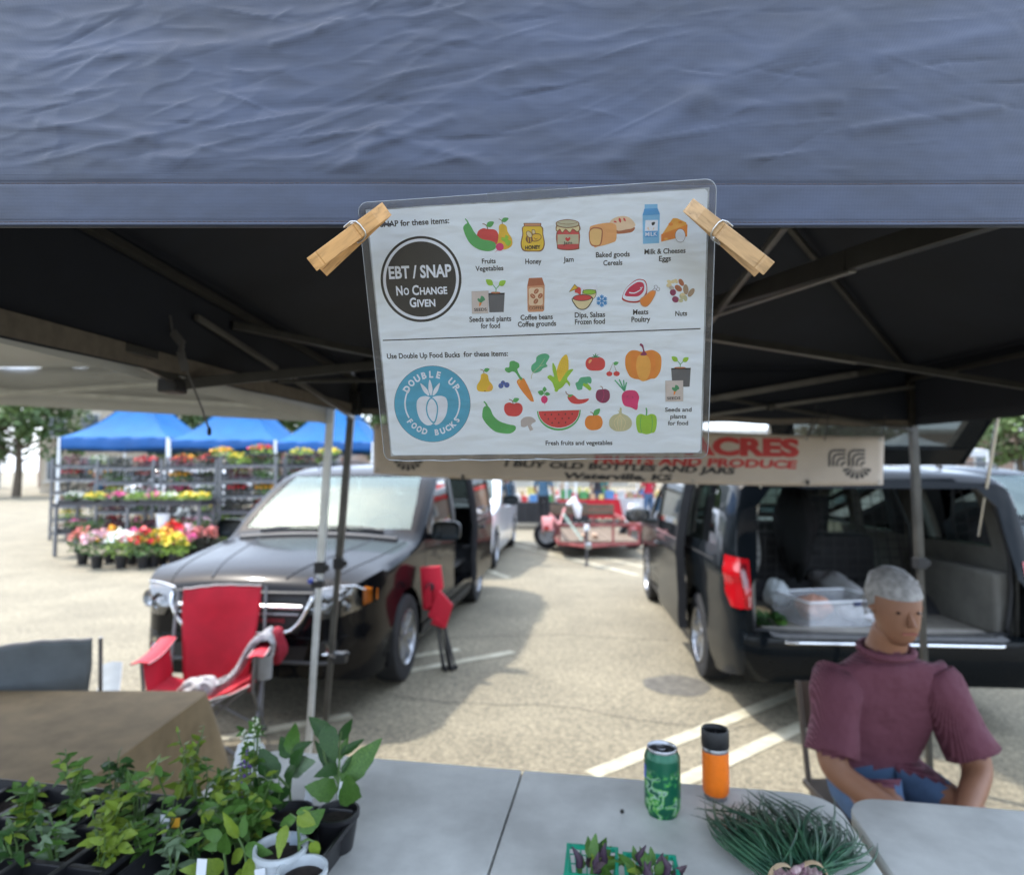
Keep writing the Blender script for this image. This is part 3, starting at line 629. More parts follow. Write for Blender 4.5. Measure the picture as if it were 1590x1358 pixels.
class Icon:
    def __init__(s, name, crop=None, base=3): s.name = name; s.cr = CR[crop] if crop else (0, 0, 1); s.mb = MB(); s.mats = []; s.lay = base
    def px(s, p): return (s.cr[0] + p[0] * s.cr[2], s.cr[1] + p[1] * s.cr[2])
    def q(s, p): u, v = S(*s.px(p)); return (u, -.00018 - .00005 * s.lay, v)
    def ci(s, c):
        if c not in s.mats: s.mats.append(c)
        return s.mats.index(c)
    def poly(s, c, pts): s.lay += 1; s.mb.add([s.q(p) for p in pts], [tuple(range(len(pts)))], s.ci(c)); return s
    def blob(s, c, pts, n=5): return s.poly(c, spline(pts, n))
    def e(s, c, *a, **k): return s.poly(c, ell(*a, **k))
    def line(s, c, pts, wd, w2=None, sm=True):
        s.lay += 1; pts = spline(pts, 5, False) if sm and len(pts) > 2 else pts; a, b_ = stroke(pts, wd, w2); k = len(a)
        s.mb.add([s.q(p) for p in a + b_], [(i, i+1, k+i+1, k+i) for i in range(k-1)], s.ci(c)); return s
    def leaf(s, c, x0, y0, x1, y1, w_=.4):
        dx, dy = x1-x0, y1-y0; nx_, ny = -dy*w_, dx*w_
        return s.blob(c, [(x0, y0), (x0+dx*.3+nx_*.9, y0+dy*.3+ny*.9), (x0+dx*.65+nx_*.8, y0+dy*.65+ny*.8), (x1, y1), (x0+dx*.65-nx_*.8, y0+dy*.65-ny*.8), (x0+dx*.3-nx_*.9, y0+dy*.3-ny*.9)])
    def txt(s, c, string, x0, y0, x1, y1, cap, bold=.02):
        """baseline from (x0,y0) to (x1,y1), cap height in the same units"""
        s.lay += 1; V, F = text_verts(string, bold); mn = min(p[0] for p in V); mxx = max(p[0] for p in V)
        A, B = S(*s.px((x0, y0))), S(*s.px((x1, y1))); T = S(*s.px((x0 + (y1-y0)/(x1-x0)*cap, y0 - cap)))
        ch = math.hypot(T[0]-A[0], T[1]-A[1]) / CAPH; dx, dz = (B[0]-A[0]), (B[1]-A[1]); ln = math.hypot(dx, dz); kx = ln / (mxx - mn); ux, uz = dx/ln, dz/ln
        s.mb.add([(A[0] + (p[0]-mn)*kx*ux - p[1]*ch*uz, -.00018 - .00005*s.lay, A[1] + (p[0]-mn)*kx*uz + p[1]*ch*ux) for p in V], F, s.ci(c)); return s
    def done(s, parent=sign): return s.mb.build(s.name, [ink(c) for c in s.mats], parent, tri=True)
# heading lines and captions
def cap_(name, items, crop=None, c='black', cap=None, bold=.023):
    i = Icon(name, crop)
    for it in items: i.lay = 3; i.txt(c, *it[:5], it[5] * (1 if 'heading' in name else 1.2), bold=bold)
    return i.done()
cap_('heading_text', [('Use SNAP for these items:', 405, 383, 929, 353, 35)], 1)
cap_('heading_text', [('Use Double Up Food Bucks', 172, 311, 792, 297, 42), ('for these items:', 823, 294, 1201, 287, 42)], 3)
for nm, its, cr_ in [
    ('caption_text', [('Fruits', 151, 403, 218, 401, 19), ('Vegetables', 120, 439, 255, 435, 19)], 2),
    ('caption_text', [('Honey', 361, 405, 439, 403, 20)], 2), ('caption_text', [('Jam', 545, 395, 595, 393, 19)], 2),
    ('caption_text', [('Baked goods', 702, 373, 866, 368, 20), ('Cereals', 738, 412, 830, 409, 20)], 2),
    ('caption_text', [('Milk & Cheeses', 937, 358, 1136, 351, 20), ('Eggs', 1007, 391, 1065, 389, 20)], 2),
    ('caption_text', [('Seeds and plants', 91, 685, 293, 680, 20), ('for food', 146, 716, 239, 714, 20)], 2),
    ('caption_text', [('Coffee beans', 338, 676, 494, 671, 20), ('Coffee grounds', 325, 709, 510, 703, 20)], 2),
    ('caption_text', [('Dips, Salsas', 600, 664, 747, 660, 20), ('Frozen food', 601, 697, 746, 693, 20)], 2),
    ('caption_text', [('Meats', 882, 650, 956, 647, 20), ('Poultry', 874, 685, 965, 683, 20)], 2),
    ('caption_text', [('Nuts', 1086, 656, 1143, 654, 19)], 2),
    ('caption_text', [('Fresh fruits and vegetables', 519, 777, 941, 775, 22)], 4),
    ('caption_text', [('Seeds and', 1274, 566, 1442, 565, 21), ('plants', 1307, 609, 1409, 608, 21), ('for food', 1292, 651, 1420, 650, 21)], 4)]:
    cap_(nm, its, cr_)
i = Icon('dividing_line'); i.line('black', [(594.5, 528.4), (1087.5, 510.2)], 1.7, sm=False); i.done()
# black EBT / SNAP roundel
i = Icon('payment_roundel', 1, 0); cx, cy = 749.5, 706.5
i.poly('circ', ell(cx, cy, 256, 272, 0, 72)).poly('white', ell(cx, cy, 240, 256, 0, 72)).poly('circ', ell(cx, cy, 222, 238, 0, 72)); i.lay = 8
i.txt('white', 'EBT / SNAP', 549, 704, 945, 690, 74, bold=.03); i.lay = 8
i.txt('white', 'N', 596, 809, 636, 807, 56, bold=.03); i.lay = 8; i.txt('white', 'O', 642, 806, 676, 805, 42, bold=.03); i.lay = 8
i.txt('white', 'C', 696, 806, 738, 805, 58, bold=.03); i.lay = 8; i.txt('white', 'HANGE', 744, 804, 917, 799, 43, bold=.03); i.lay = 8
i.txt('white', 'G', 680, 883, 722, 882, 56, bold=.03); i.lay = 8; i.txt('white', 'IVEN', 728, 881, 842, 878, 43, bold=.03); i.done()
# blue Double Up roundel
i = Icon('food_bucks_roundel', 3, 0); cx, cy = 556, 695
i.poly('grey', ell(cx, cy, 325, 325, 0, 72)).poly('blue', ell(cx, cy, 322, 322, 0, 72)); i.lay = 4
i.line('white', ell(553, 690, 229, 232, 0, 20, 148, 212)[::1], 13, sm=False); i.lay = 4
i.line('white', ell(559, 690, 229, 232, 0, 22, -33, 31), 13, sm=False)
def arc_text(i, c, s_, cx, cy, r_, a0, a1, hgt, wdt, top=True):
    """letters centred on an arc; angles in degrees clockwise from straight up"""
    for k, ch in enumerate(s_):
        if ch == ' ': continue
        a = R(a0 + (a1 - a0) * k / (len(s_) - 1)); V, F = text_verts(ch, .045); mn = min(p[0] for p in V); mw = max(p[0] for p in V) - mn; mc = mn + mw / 2
        wl = wdt * (mw / .62) if ch != 'I' else wdt * .4; wl = min(wl, wdt * 1.15)
        rx, ry = math.cos(a), math.sin(a)     # tangent (rightwards along the arc)
        ox, oy = math.sin(a), -math.cos(a)    # outward
        sgn = 1 if top else -1; vs = []
        for p in V:
            t_ = (p[0] - mc) / mw * wl * sgn; h_ = (p[1] / CAPH - .5) * hgt * sgn
            vs.append(i.q((cx + ox * (r_ + h_) + rx * t_, cy + oy * (r_ + h_) + ry * t_)))
        i.mb.add(vs, F, i.ci(c))
i.lay = 5; arc_text(i, 'white', 'DOUBLE UP', 555, 692, 248, -60, 56, 52, 44)
i.lay = 5; arc_text(i, 'white', 'FOOD BUCKS', 560, 692, 246, 232, 124, 46, 38, top=False)
i.lay = 5
i.blob('white', [(545, 640), (500, 628), (450, 640), (424, 680), (428, 760), (455, 830), (500, 872), (540, 876), (565, 862), (590, 874), (632, 850), (672, 790), (686, 710), (676, 650), (640, 628), (590, 628)])
i.blob('blue', [(549, 640), (515, 672), (502, 740), (520, 810), (568, 862), (596, 815), (606, 730), (590, 672)])
i.blob('white', [(549, 652), (524, 680), (513, 740), (530, 805), (567, 846), (586, 805), (596, 730), (578, 676)])
i.leaf('white', 546, 625, 534, 488, .13); i.lay -= 1; i.leaf('white', 530, 625, 456, 520, .14); i.lay -= 1; i.leaf('white', 561, 625, 620, 516, .14)
i.done()
# ---- upper row
i = Icon('fruit_picture', 2)
i.blob('gold', [(232, 258), (234, 220), (252, 211), (270, 224), (276, 250), (297, 285), (294, 318), (262, 335), (232, 325), (215, 290)]).line('brown', [(250, 212), (246, 195), (232, 188)], 3).leaf('green', 246, 198, 280, 184, .3)
i.blob('red', [(178, 236), (155, 233), (132, 248), (128, 275), (142, 298), (176, 302), (208, 318), (226, 300), (230, 262), (214, 240)]).line('brown', [(180, 238), (172, 218), (154, 210)], 4).leaf('green', 174, 222, 209, 202, .35)
i.blob('green', [(62, 240), (66, 218), (84, 208), (98, 222), (118, 256), (150, 284), (190, 292), (216, 304), (214, 332), (180, 343), (130, 332), (88, 298)]).line('green', [(86, 212), (80, 198), (70, 186)], 8, 5)
i.blob('lgreen', [(262, 300), (246, 288), (248, 276), (262, 278), (266, 264), (280, 274), (276, 286), (292, 296), (280, 318), (266, 308)], 4).e('pink', 238, 322, 19, 19).line('pink', [(228, 336), (216, 347)], 3, 1).done()
i = Icon('honey_jar_picture', 2)
i.blob('brown', [(352, 222), (438, 222), (448, 262), (455, 310), (440, 342), (398, 345), (352, 342), (338, 310), (346, 262)]).blob('yellow', [(356, 224), (434, 224), (444, 264), (450, 308), (436, 337), (398, 340), (356, 337), (343, 308), (351, 264)])
i.poly('brown', [(352, 207), (438, 207), (437, 224), (355, 224)]).poly('tan', [(356, 210), (434, 210), (433, 221), (359, 221)])
i.e('brown', 411, 277, 29, 20, -12).e('gold', 412, 277, 25, 16, -12); i.e('brown', 380, 285, 17, 20, -12).line('gold', [(374, 270), (376, 300)], 4, sm=False); i.lay -= 1; i.line('gold', [(386, 268), (388, 302)], 4, sm=False)
i.e('brown', 380, 262, 13, 19, -35).e('cream', 380, 262, 10, 16, -35).e('brown', 401, 250, 9, 13, -10).e('cream', 401, 250, 6.5, 10, -10).line('brown', [(404, 278), (412, 286), (420, 280)], 2.5)
i.txt('black', 'HONEY', 361, 335, 435, 331, 17, bold=.03).done()
i = Icon('jam_jar_picture', 2)
i.blob('brown', [(518, 242), (616, 238), (622, 320), (616, 334), (568, 339), (522, 334), (514, 320)]).blob('jamred', [(521, 244), (613, 241), (618, 318), (612, 330), (568, 335), (525, 330), (518, 318)])
i.poly('jam', [(517, 262), (618, 262), (619, 308), (516, 311)]).blob('brown', [(508, 240), (520, 212), (610, 209), (628, 236), (612, 252), (590, 238), (576, 256), (556, 240), (540, 256), (528, 240), (516, 248)], 3).blob('cream', [(512, 238), (524, 214), (607, 211), (622, 234), (612, 247), (590, 234), (576, 251), (556, 235), (540, 251), (528, 235), (517, 244)], 3)
i.blob('brown', [(514, 200), (565, 189), (616, 200), (617, 222), (566, 232), (515, 222)]).blob('jam', [(518, 202), (565, 193), (612, 202), (613, 219), (566, 228), (519, 219)]).line('brown', [(517, 206), (565, 213), (613, 206)], 2)
i.blob('red', [(566, 296), (554, 284), (560, 276), (567, 281), (574, 275), (579, 284)]).txt('black', 'Jam', 545, 311, 587, 309, 15, bold=.005).done()
i = Icon('bread_and_pie_picture', 2)
i.blob('rust', [(800, 236), (886, 226), (880, 248), (848, 256), (802, 258)]).blob('piecr', [(768, 206), (790, 184), (830, 173), (866, 182), (893, 214), (880, 232), (850, 238), (808, 244), (790, 220)])
for (x, y, x2, y2) in ((788, 198, 804, 204), (815, 182, 822, 206), (836, 182, 846, 200)): i.leaf('red', x, y, x2, y2, .25); i.lay -= 1
i.lay += 1
i.blob('crust', [(672, 238), (690, 218), (760, 206), (796, 214), (802, 236), (800, 288), (780, 302), (716, 320), (690, 318)]).blob('rust', [(671, 244), (690, 228), (728, 232), (736, 256), (726, 312), (692, 320), (674, 306), (668, 270)]).blob('bread', [(675, 246), (692, 234), (724, 238), (730, 256), (721, 308), (694, 314), (678, 302), (672, 270)]).done()
i = Icon('milk_cheese_egg_picture', 2)
i.poly('sky', [(938, 117), (1000, 115), (1001, 135), (1012, 160), (1008, 304), (930, 308), (928, 166), (938, 140)]).poly('dsky', [(936, 138), (1000, 135), (1012, 166), (929, 170)]).poly('white', [(1003, 192), (942, 193), (939, 246), (1001, 244)])
i.e('piecr', 968, 232, 17, 10).blob('white', [(956, 204), (984, 203), (978, 238), (960, 238)]).blob('black', [(972, 205), (988, 203), (984, 216), (974, 218)])
i.poly('dsky', [(939, 248), (1001, 246), (1000, 274), (938, 276)]).txt('white', 'MILK', 941, 271, 998, 269, 19, bold=.01)
i.poly('lorange', [(1018, 268), (1074, 184), (1094, 184)] + [(1138, 204), (1145, 222), (1020, 270)]).poly('orange', [(1018, 262), (1145, 214), (1143, 272), (1108, 276), (1018, 297)])
for a in ((1064, 213, 11, 8), (1110, 203, 10, 5)): i.e('orange', *a); i.lay -= 1
i.lay += 1
i.e('lorange', 1042, 284, 10, 6).e('grey', 1110, 268, 25, 33).e('white', 1110, 268, 23.5, 31.5).done()
# ---- second row
def pot(i, x, y, w_, h_, k=1):
    i.poly('grey', [(x, y), (x + w_, y - 2), (x + w_ * .94, y + h_), (x + w_ * .06, y + h_ + 2)]); i.poly('black', [(x, y - 1), (x + w_, y - 3), (x + w_, y + 6 * k), (x, y + 8 * k)])
    cx = x + w_ * .45; i.e('rust', cx, y - 4 * k, w_ * .3, 5 * k, n=12); i.lay += 1
    i.line('green', [(cx, y - 4), (cx + 1 * k, y - 25 * k), (cx - 18 * k, y - 50 * k)], 4 * k); i.line('green', [(cx, y - 22 * k), (cx + 22 * k, y - 46 * k)], 4 * k, sm=False)
    i.leaf('lgreen', cx - 16 * k, y - 46 * k, cx - 52 * k, y - 74 * k, .36); i.leaf('lgreen', cx + 18 * k, y - 44 * k, cx + 54 * k, y - 68 * k, .36)
def packet(i, x, y, w_, h_, k=1):
    i.poly('lgrey', [(x, y), (x + w_, y - 3), (x + w_, y + h_ - 3), (x + 2, y + h_)]); e_ = 2.2 * k; i.poly('seed', [(x + e_, y + e_), (x + w_ - e_, y - 3 + e_), (x + w_ - e_, y + h_ - 3 - e_), (x + 2 + e_, y + h_ - e_)])
    cx, cy = x + w_ * .55, y + h_ * .5; i.blob('orange', [(cx - 8*k, cy - 1*k), (cx + 6*k, cy - 1*k), (cx - 8*k, cy + 26*k)])
    i.blob('dgreen', [(cx - 4*k, cy), (cx - 20*k, cy - 14*k), (cx - 16*k, cy - 26*k), (cx - 4*k, cy - 22*k), (cx + 2*k, cy - 40*k), (cx + 18*k, cy - 34*k), (cx + 26*k, cy - 16*k), (cx + 14*k, cy - 8*k), (cx + 6*k, cy)], 3)
i = Icon('seeds_and_seedling_picture', 2); pot(i, 182, 547, 79, 90, .9); packet(i, 101, 537, 82, 108, .8); i.txt('black', 'SEEDS', 114, 633, 175, 631, 14, bold=.02); i.done()
i = Icon('coffee_bag_picture', 2)
i.poly('rust', [(378, 473), (442, 471), (454, 508), (370, 514)]).poly('tan', [(370, 513), (455, 507), (452, 628), (446, 635), (378, 637), (372, 630)]).blob('piecr', [(380, 524), (412, 520), (446, 522), (444, 560), (444, 600), (412, 604), (380, 602), (379, 560)])
for a in ((414, 537, -50), (397, 560, 40), (433, 559, -60), (412, 585, -55)):
    i.e('rust', a[0], a[1], 14, 10, a[2]); i.line('piecr', [(a[0] - 9 * math.cos(R(a[2])), a[1] - 9 * math.sin(R(a[2]))), (a[0] + 9 * math.cos(R(a[2])), a[1] + 9 * math.sin(R(a[2])))], 1.5, sm=False); i.lay -= 2
i.lay += 2; i.txt('black', 'COFFEE', 379, 626, 452, 623, 14, bold=-.003).done()
i = Icon('dip_bowls_picture', 2)
i.e('black', 671, 546, 34, 34).e('cream', 671, 546, 32, 32).poly('white', [(630, 505), (710, 505), (710, 528), (630, 528)]); i.e('black', 671, 540, 34, 13).e('lgreen', 671, 540, 31, 10.5)
i.blob('black', [(590, 568), (684, 564), (676, 600), (652, 624), (622, 624), (600, 604)]).blob('cream', [(594, 569), (680, 566), (672, 598), (650, 620), (624, 620), (604, 602)]).e('black', 637, 568, 47, 16, -2).e('red', 637, 568, 43, 13, -2)
i.blob('red', [(600, 540), (608, 516), (628, 522), (628, 552), (612, 545)]).poly('black', [(571, 541), (600, 501), (618, 522)]).poly('gold', [(575, 538), (600, 505), (614, 521)])
for k in range(3):
    a = R(30 + 60 * k); dx, dy = math.cos(a) * 28, math.sin(a) * 30; i.line('dsky', [(731 - dx, 583 - dy), (731 + dx, 583 + dy)], 5, sm=False); i.lay -= 1
    for sg in (-1, 1):
        for tt in (.62, .9):
            for s2 in (-1, 1):
                b2 = a + s2 * .9; i.line('dsky', [(731 + sg * dx * tt * .7, 583 + sg * dy * tt * .7), (731 + sg * (dx * tt * .7 + 11 * math.cos(b2)), 583 + sg * (dy * tt * .7 + 11 * math.sin(b2)))], 4, sm=False); i.lay -= 1
i.done()
i = Icon('steak_and_drumstick_picture', 2)
i.blob('dred', [(830, 560), (850, 520), (895, 482), (930, 480), (948, 500), (948, 550), (915, 588), (870, 592), (832, 580)]).blob('white', [(834, 554), (852, 520), (896, 486), (928, 484), (944, 502), (944, 542), (912, 580), (868, 584), (836, 572)]).blob('steak', [(843, 550), (862, 520), (900, 494), (926, 494), (936, 510), (932, 538), (908, 560), (870, 562), (848, 560)]).line('white', [(863, 543), (890, 545), (918, 530), (922, 524), (918, 520), (930, 518)], 6, 3)
i.line('grey', [(976, 540), (994, 522)], 14, sm=False).line('white', [(974, 542), (994, 522)], 10, sm=False).e('grey', 992, 516, 9).e('grey', 1003, 526, 9).e('white', 992, 516, 7.2).e('white', 1003, 526, 7.2)
i.blob('tan', [(915, 576), (940, 556), (968, 534), (990, 534), (990, 552), (968, 592), (946, 612), (922, 604)]).blob('orange', [(918, 578), (942, 560), (968, 538), (986, 538), (986, 552), (966, 590), (945, 608), (924, 601)]).done()
i = Icon('nuts_picture', 2)
for c, x, y, a, b2, r_ in [('cream', 1058, 492, 13, 9, 30), ('cream', 1076, 490, 12, 9, -20), ('cream', 1090, 488, 12, 8, 60), ('cream', 1056, 508, 13, 10, 0), ('rust', 1115, 494, 19, 11, 60), ('rust', 1101, 522, 20, 13, 40), ('nut', 1137, 528, 25, 13, 85), ('nut', 1163, 543, 24, 12, -55), ('plum', 1075, 542, 15, 16, 0),
                        ('plum', 1087, 576, 17, 15, 20), ('garl', 1118, 562, 15, 11, 60), ('garl', 1135, 570, 15, 9, 80), ('garl', 1112, 582, 12, 8, 10), ('lgrey', 1068, 520, 12, 9, 10), ('cream', 1122, 552, 11, 8, 0)]:
    i.e(c, x, y, a, b2, r_, n=14)
i.done()
# ---- fruit and vegetable picture grid
i = Icon('pear_picture', 3); i.blob('gold', [(998, 436), (972, 446), (964, 490), (936, 540), (940, 578), (970, 590), (1035, 590), (1066, 575), (1070, 540), (1038, 495), (1028, 450)]).blob('lorange', [(1020, 570), (1050, 530), (1062, 545), (1050, 580)]).e('brown', 1004, 586, 8, 4, n=10).line('brown', [(996, 434), (990, 412), (966, 402)], 5).leaf('green', 996, 414, 1043, 398, .35).done()
i = Icon('blueberries_picture', 3)
for a in ((1140, 541, 22), (1190, 534, 23), (1158, 516, 19)): i.e('bger', *a); i.e('grey', a[0] + 4, a[1] - 6, 6, n=10)
i.done()
i = Icon('carrot_picture', 4); i.blob('orange', [(337, 380), (350, 360), (375, 355), (388, 366), (420, 430), (444, 495), (434, 502), (416, 492), (365, 430)]); i.blob('lorange', [(343, 378), (354, 364), (362, 362), (352, 390)])
i.blob('green', [(360, 365), (330, 322), (308, 312), (285, 320), (262, 305), (266, 288), (288, 284), (292, 252), (315, 244), (330, 250), (350, 262), (352, 285), (340, 300), (358, 340), (372, 356)]).done()
i = Icon('lettuce_leaf_picture', 4); i.blob('mint', [(428, 300), (432, 272), (456, 250), (462, 220), (492, 202), (524, 200), (543, 216), (534, 240), (522, 262), (530, 280), (502, 292), (486, 310), (446, 322)]).line('garl', [(428, 358), (436, 325), (480, 280), (512, 232)], 4, 2).line('garl', [(480, 280), (510, 270)], 2, sm=False).done()
i = Icon('corn_picture', 4); i.blob('yellow', [(585, 360), (590, 300), (612, 240), (640, 208), (656, 212), (664, 260), (660, 320), (630, 380), (600, 400)])
for r_ in range(9):
    for q_ in range(4): i.e('gold', 604 + q_ * 12 + r_ * 3 - 3, 350 - r_ * 15 + q_ * 5, 3.6, 5, n=6); i.lay -= 1
i.lay += 2; i.blob('lgreen', [(578, 422), (560, 380), (530, 350), (548, 334), (572, 345), (562, 300), (564, 256), (584, 290), (592, 340), (606, 378), (630, 345), (660, 305), (694, 298), (672, 330), (655, 358), (672, 385), (670, 405), (650, 382), (626, 410), (600, 425)], 4).blob('lgreen', [(576, 434), (580, 415), (602, 418), (592, 440)]).done()
i = Icon('tomato_picture', 4); i.blob('red', [(834, 222), (795, 224), (774, 245), (774, 280), (796, 303), (834, 307), (872, 303), (893, 282), (893, 246), (872, 225)]).blob('crust', [(790, 250), (800, 236), (812, 240), (796, 262)])
for dx, dy in ((-28, 4), (-16, -14), (2, -22), (18, -12), (28, 2)): i.leaf('dgreen', 834, 222, 834 + dx, 218 + dy, .16); i.lay -= 1
i.done()
i = Icon('cherries_picture', 4); i.line('brown', [(922, 315), (946, 254), (967, 313)], 3, sm=False).e('red', 922, 327, 19, 15).e('red', 968, 326, 20, 15).leaf('green', 948, 266, 980, 254, .35).done()
i = Icon('broccoli_picture', 4); i.blob('lgreen', [(740, 390), (766, 372), (800, 405), (808, 422), (796, 432), (770, 412), (750, 400)]).blob('mint', [(712, 405), (708, 385), (724, 375), (738, 352), (770, 346), (800, 346), (810, 366), (804, 388), (786, 384), (776, 392), (760, 384), (752, 410), (748, 425), (722, 428)], 4).done()
i = Icon('pumpkin_picture', 4)
i.blob('pumpk', [(1028, 210), (1055, 182), (1090, 178), (1130, 188), (1180, 176), (1215, 184), (1245, 210), (1252, 250), (1244, 310), (1216, 352), (1186, 358), (1160, 368), (1132, 374), (1108, 362), (1080, 358), (1050, 340), (1026, 290), (1022, 245)]).blob('orange', [(1060, 205), (1090, 188), (1130, 200), (1185, 186), (1210, 215), (1210, 330), (1160, 360), (1100, 350), (1066, 320)]).blob('lorange', [(1130, 205), (1100, 222), (1092, 285), (1108, 350), (1136, 374), (1166, 350), (1184, 290), (1172, 225)])
i.blob('plum', [(1118, 206), (1134, 185), (1128, 158), (1114, 146), (1120, 134), (1136, 146), (1144, 180), (1160, 204), (1138, 212)]).done()
i = Icon('radish_picture', 4); i.line('green', [(512, 466), (513, 425)], 3, sm=False); i.leaf('green', 512, 440, 512, 408, .42).leaf('green', 508, 452, 470, 440, .42).leaf('green', 514, 452, 547, 456, .38).e('pink', 511, 489, 21, 24).line('pink', [(513, 510), (515, 524)], 4, 1, sm=False).done()
i = Icon('chilli_picture', 4); i.blob('red', [(657, 475), (672, 457), (700, 466), (730, 488), (792, 484), (770, 508), (720, 518), (680, 508)]).line('brown', [(668, 462), (650, 450), (647, 436)], 5).leaf('green', 660, 472, 692, 458, .2).done()
i = Icon('plum_picture', 4); i.blob('plum', [(880, 424), (848, 430), (836, 458), (842, 490), (872, 510), (904, 506), (924, 480), (922, 440), (902, 424)]).line('pink', [(880, 426), (888, 460), (872, 508)], 2).line('brown', [(880, 424), (876, 410), (864, 406)], 4).done()
i = Icon('beet_picture', 4)
for x, y in ((956, 366), (984, 362), (1012, 366), (1030, 380)): i.line('mint', [(1018, 436), (x, y)], 9, 8, sm=False); i.lay -= 1
i.lay += 1; i.blob('pink', [(1000, 470), (1016, 440), (1050, 430), (1090, 436), (1110, 470), (1104, 510), (1096, 554), (1060, 540), (1014, 524)]).line('plum', [(1032, 472), (1040, 468)], 3, sm=False).line('plum', [(1066, 470), (1072, 480)], 3, sm=False).done()
i = Icon('seeds_and_seedling_picture', 4); pot(i, 1313, 292, 124, 116, 1.0); packet(i, 1275, 370, 114, 132, 1.0); i.txt('black', 'SEEDS', 1287, 490, 1371, 487, 17, bold=.02); i.done()
i = Icon('cucumber_picture', 4); i.blob('green', [(118, 580), (126, 540), (150, 530), (170, 550), (188, 590), (225, 625), (280, 645), (325, 655), (328, 680), (300, 702), (260, 704), (200, 692), (150, 650), (122, 610)]).line('green', [(150, 535), (140, 514), (128, 502)], 11, 8).e('mint', 204, 636, 3, n=6).e('mint', 240, 664, 3, n=6).e('mint', 276, 678, 3, n=6).done()
i = Icon('apple_picture', 4); i.blob('red', [(315, 516), (290, 508), (262, 520), (256, 555), (272, 585), (300, 595), (340, 594), (365, 575), (374, 545), (362, 518), (338, 510)]).line('brown', [(314, 518), (308, 498), (288, 488)], 5).leaf('green', 312, 500, 351, 484, .36).done()
i = Icon('mushroom_picture', 4); i.line('mush', [(410, 640), (430, 684)], 20, 22, sm=False).blob('mush', [(362, 645), (364, 618), (390, 600), (430, 600), (456, 622), (446, 634), (416, 645), (390, 662), (366, 660)]).blob('lgrey', [(416, 643), (440, 630), (428, 648)]).done()
i = Icon('watermelon_picture', 4); i.poly('green', [(464, 563)] + [(602 - 138 * math.cos(a), 560 + 125 * math.sin(a)) for a in [PI * k / 24 for k in range(1, 24)]] + [(741, 555)])
i.poly('white', [(472, 563)] + [(602 - 130 * math.cos(a), 560 + 112 * math.sin(a)) for a in [PI * k / 24 for k in range(1, 24)]] + [(733, 556)]); i.poly('red', [(474, 563)] + [(602 - 128 * math.cos(a), 560 + 107 * math.sin(a)) for a in [PI * k / 24 for k in range(1, 24)]] + [(731, 556)])
for x, y in [(515, 584), (556, 584), (602, 583), (644, 581), (687, 580), (536, 612), (580, 610), (624, 609), (666, 607), (560, 637), (602, 636), (645, 634)]: i.e('black', x, y, 4, 6, n=8); i.lay -= 1
i.done()
i = Icon('orange_picture', 4); i.blob('orange', [(824, 590), (790, 592), (770, 615), (770, 655), (796, 680), (836, 682), (868, 668), (880, 635), (870, 602), (850, 588)]).line('brown', [(822, 592), (818, 576), (802, 568)], 5).leaf('green', 824, 588, 862, 547, .32).done()
i = Icon('garlic_picture', 4); i.blob('garl', [(988, 545), (982, 575), (945, 590), (922, 620), (924, 660), (955, 686), (990, 690), (1030, 684), (1060, 660), (1062, 622), (1036, 592), (1002, 575), (1000, 545)])
for k in (-38, -16, 8, 34): i.line('cream', [(990, 585), (990 + k, 630), (990 + k * .5, 684)], 3)
i.line('garl', [(988, 570), (975, 555)], 6, 2, sm=False).line('garl', [(994, 570), (990, 536)], 6, 2, sm=False).done()
i = Icon('green_pepper_picture', 4); i.blob('lgreen', [(1157, 590), (1120, 580), (1094, 600), (1092, 650), (1104, 695), (1130, 703), (1158, 709), (1186, 702), (1210, 692), (1222, 645), (1218, 596), (1190, 580)]).line('green', [(1124, 590), (1118, 645), (1126, 698)], 3).line('green', [(1190, 590), (1194, 645), (1186, 698)], 3).line('green', [(1156, 590), (1158, 560), (1154, 542)], 8, 9).done()

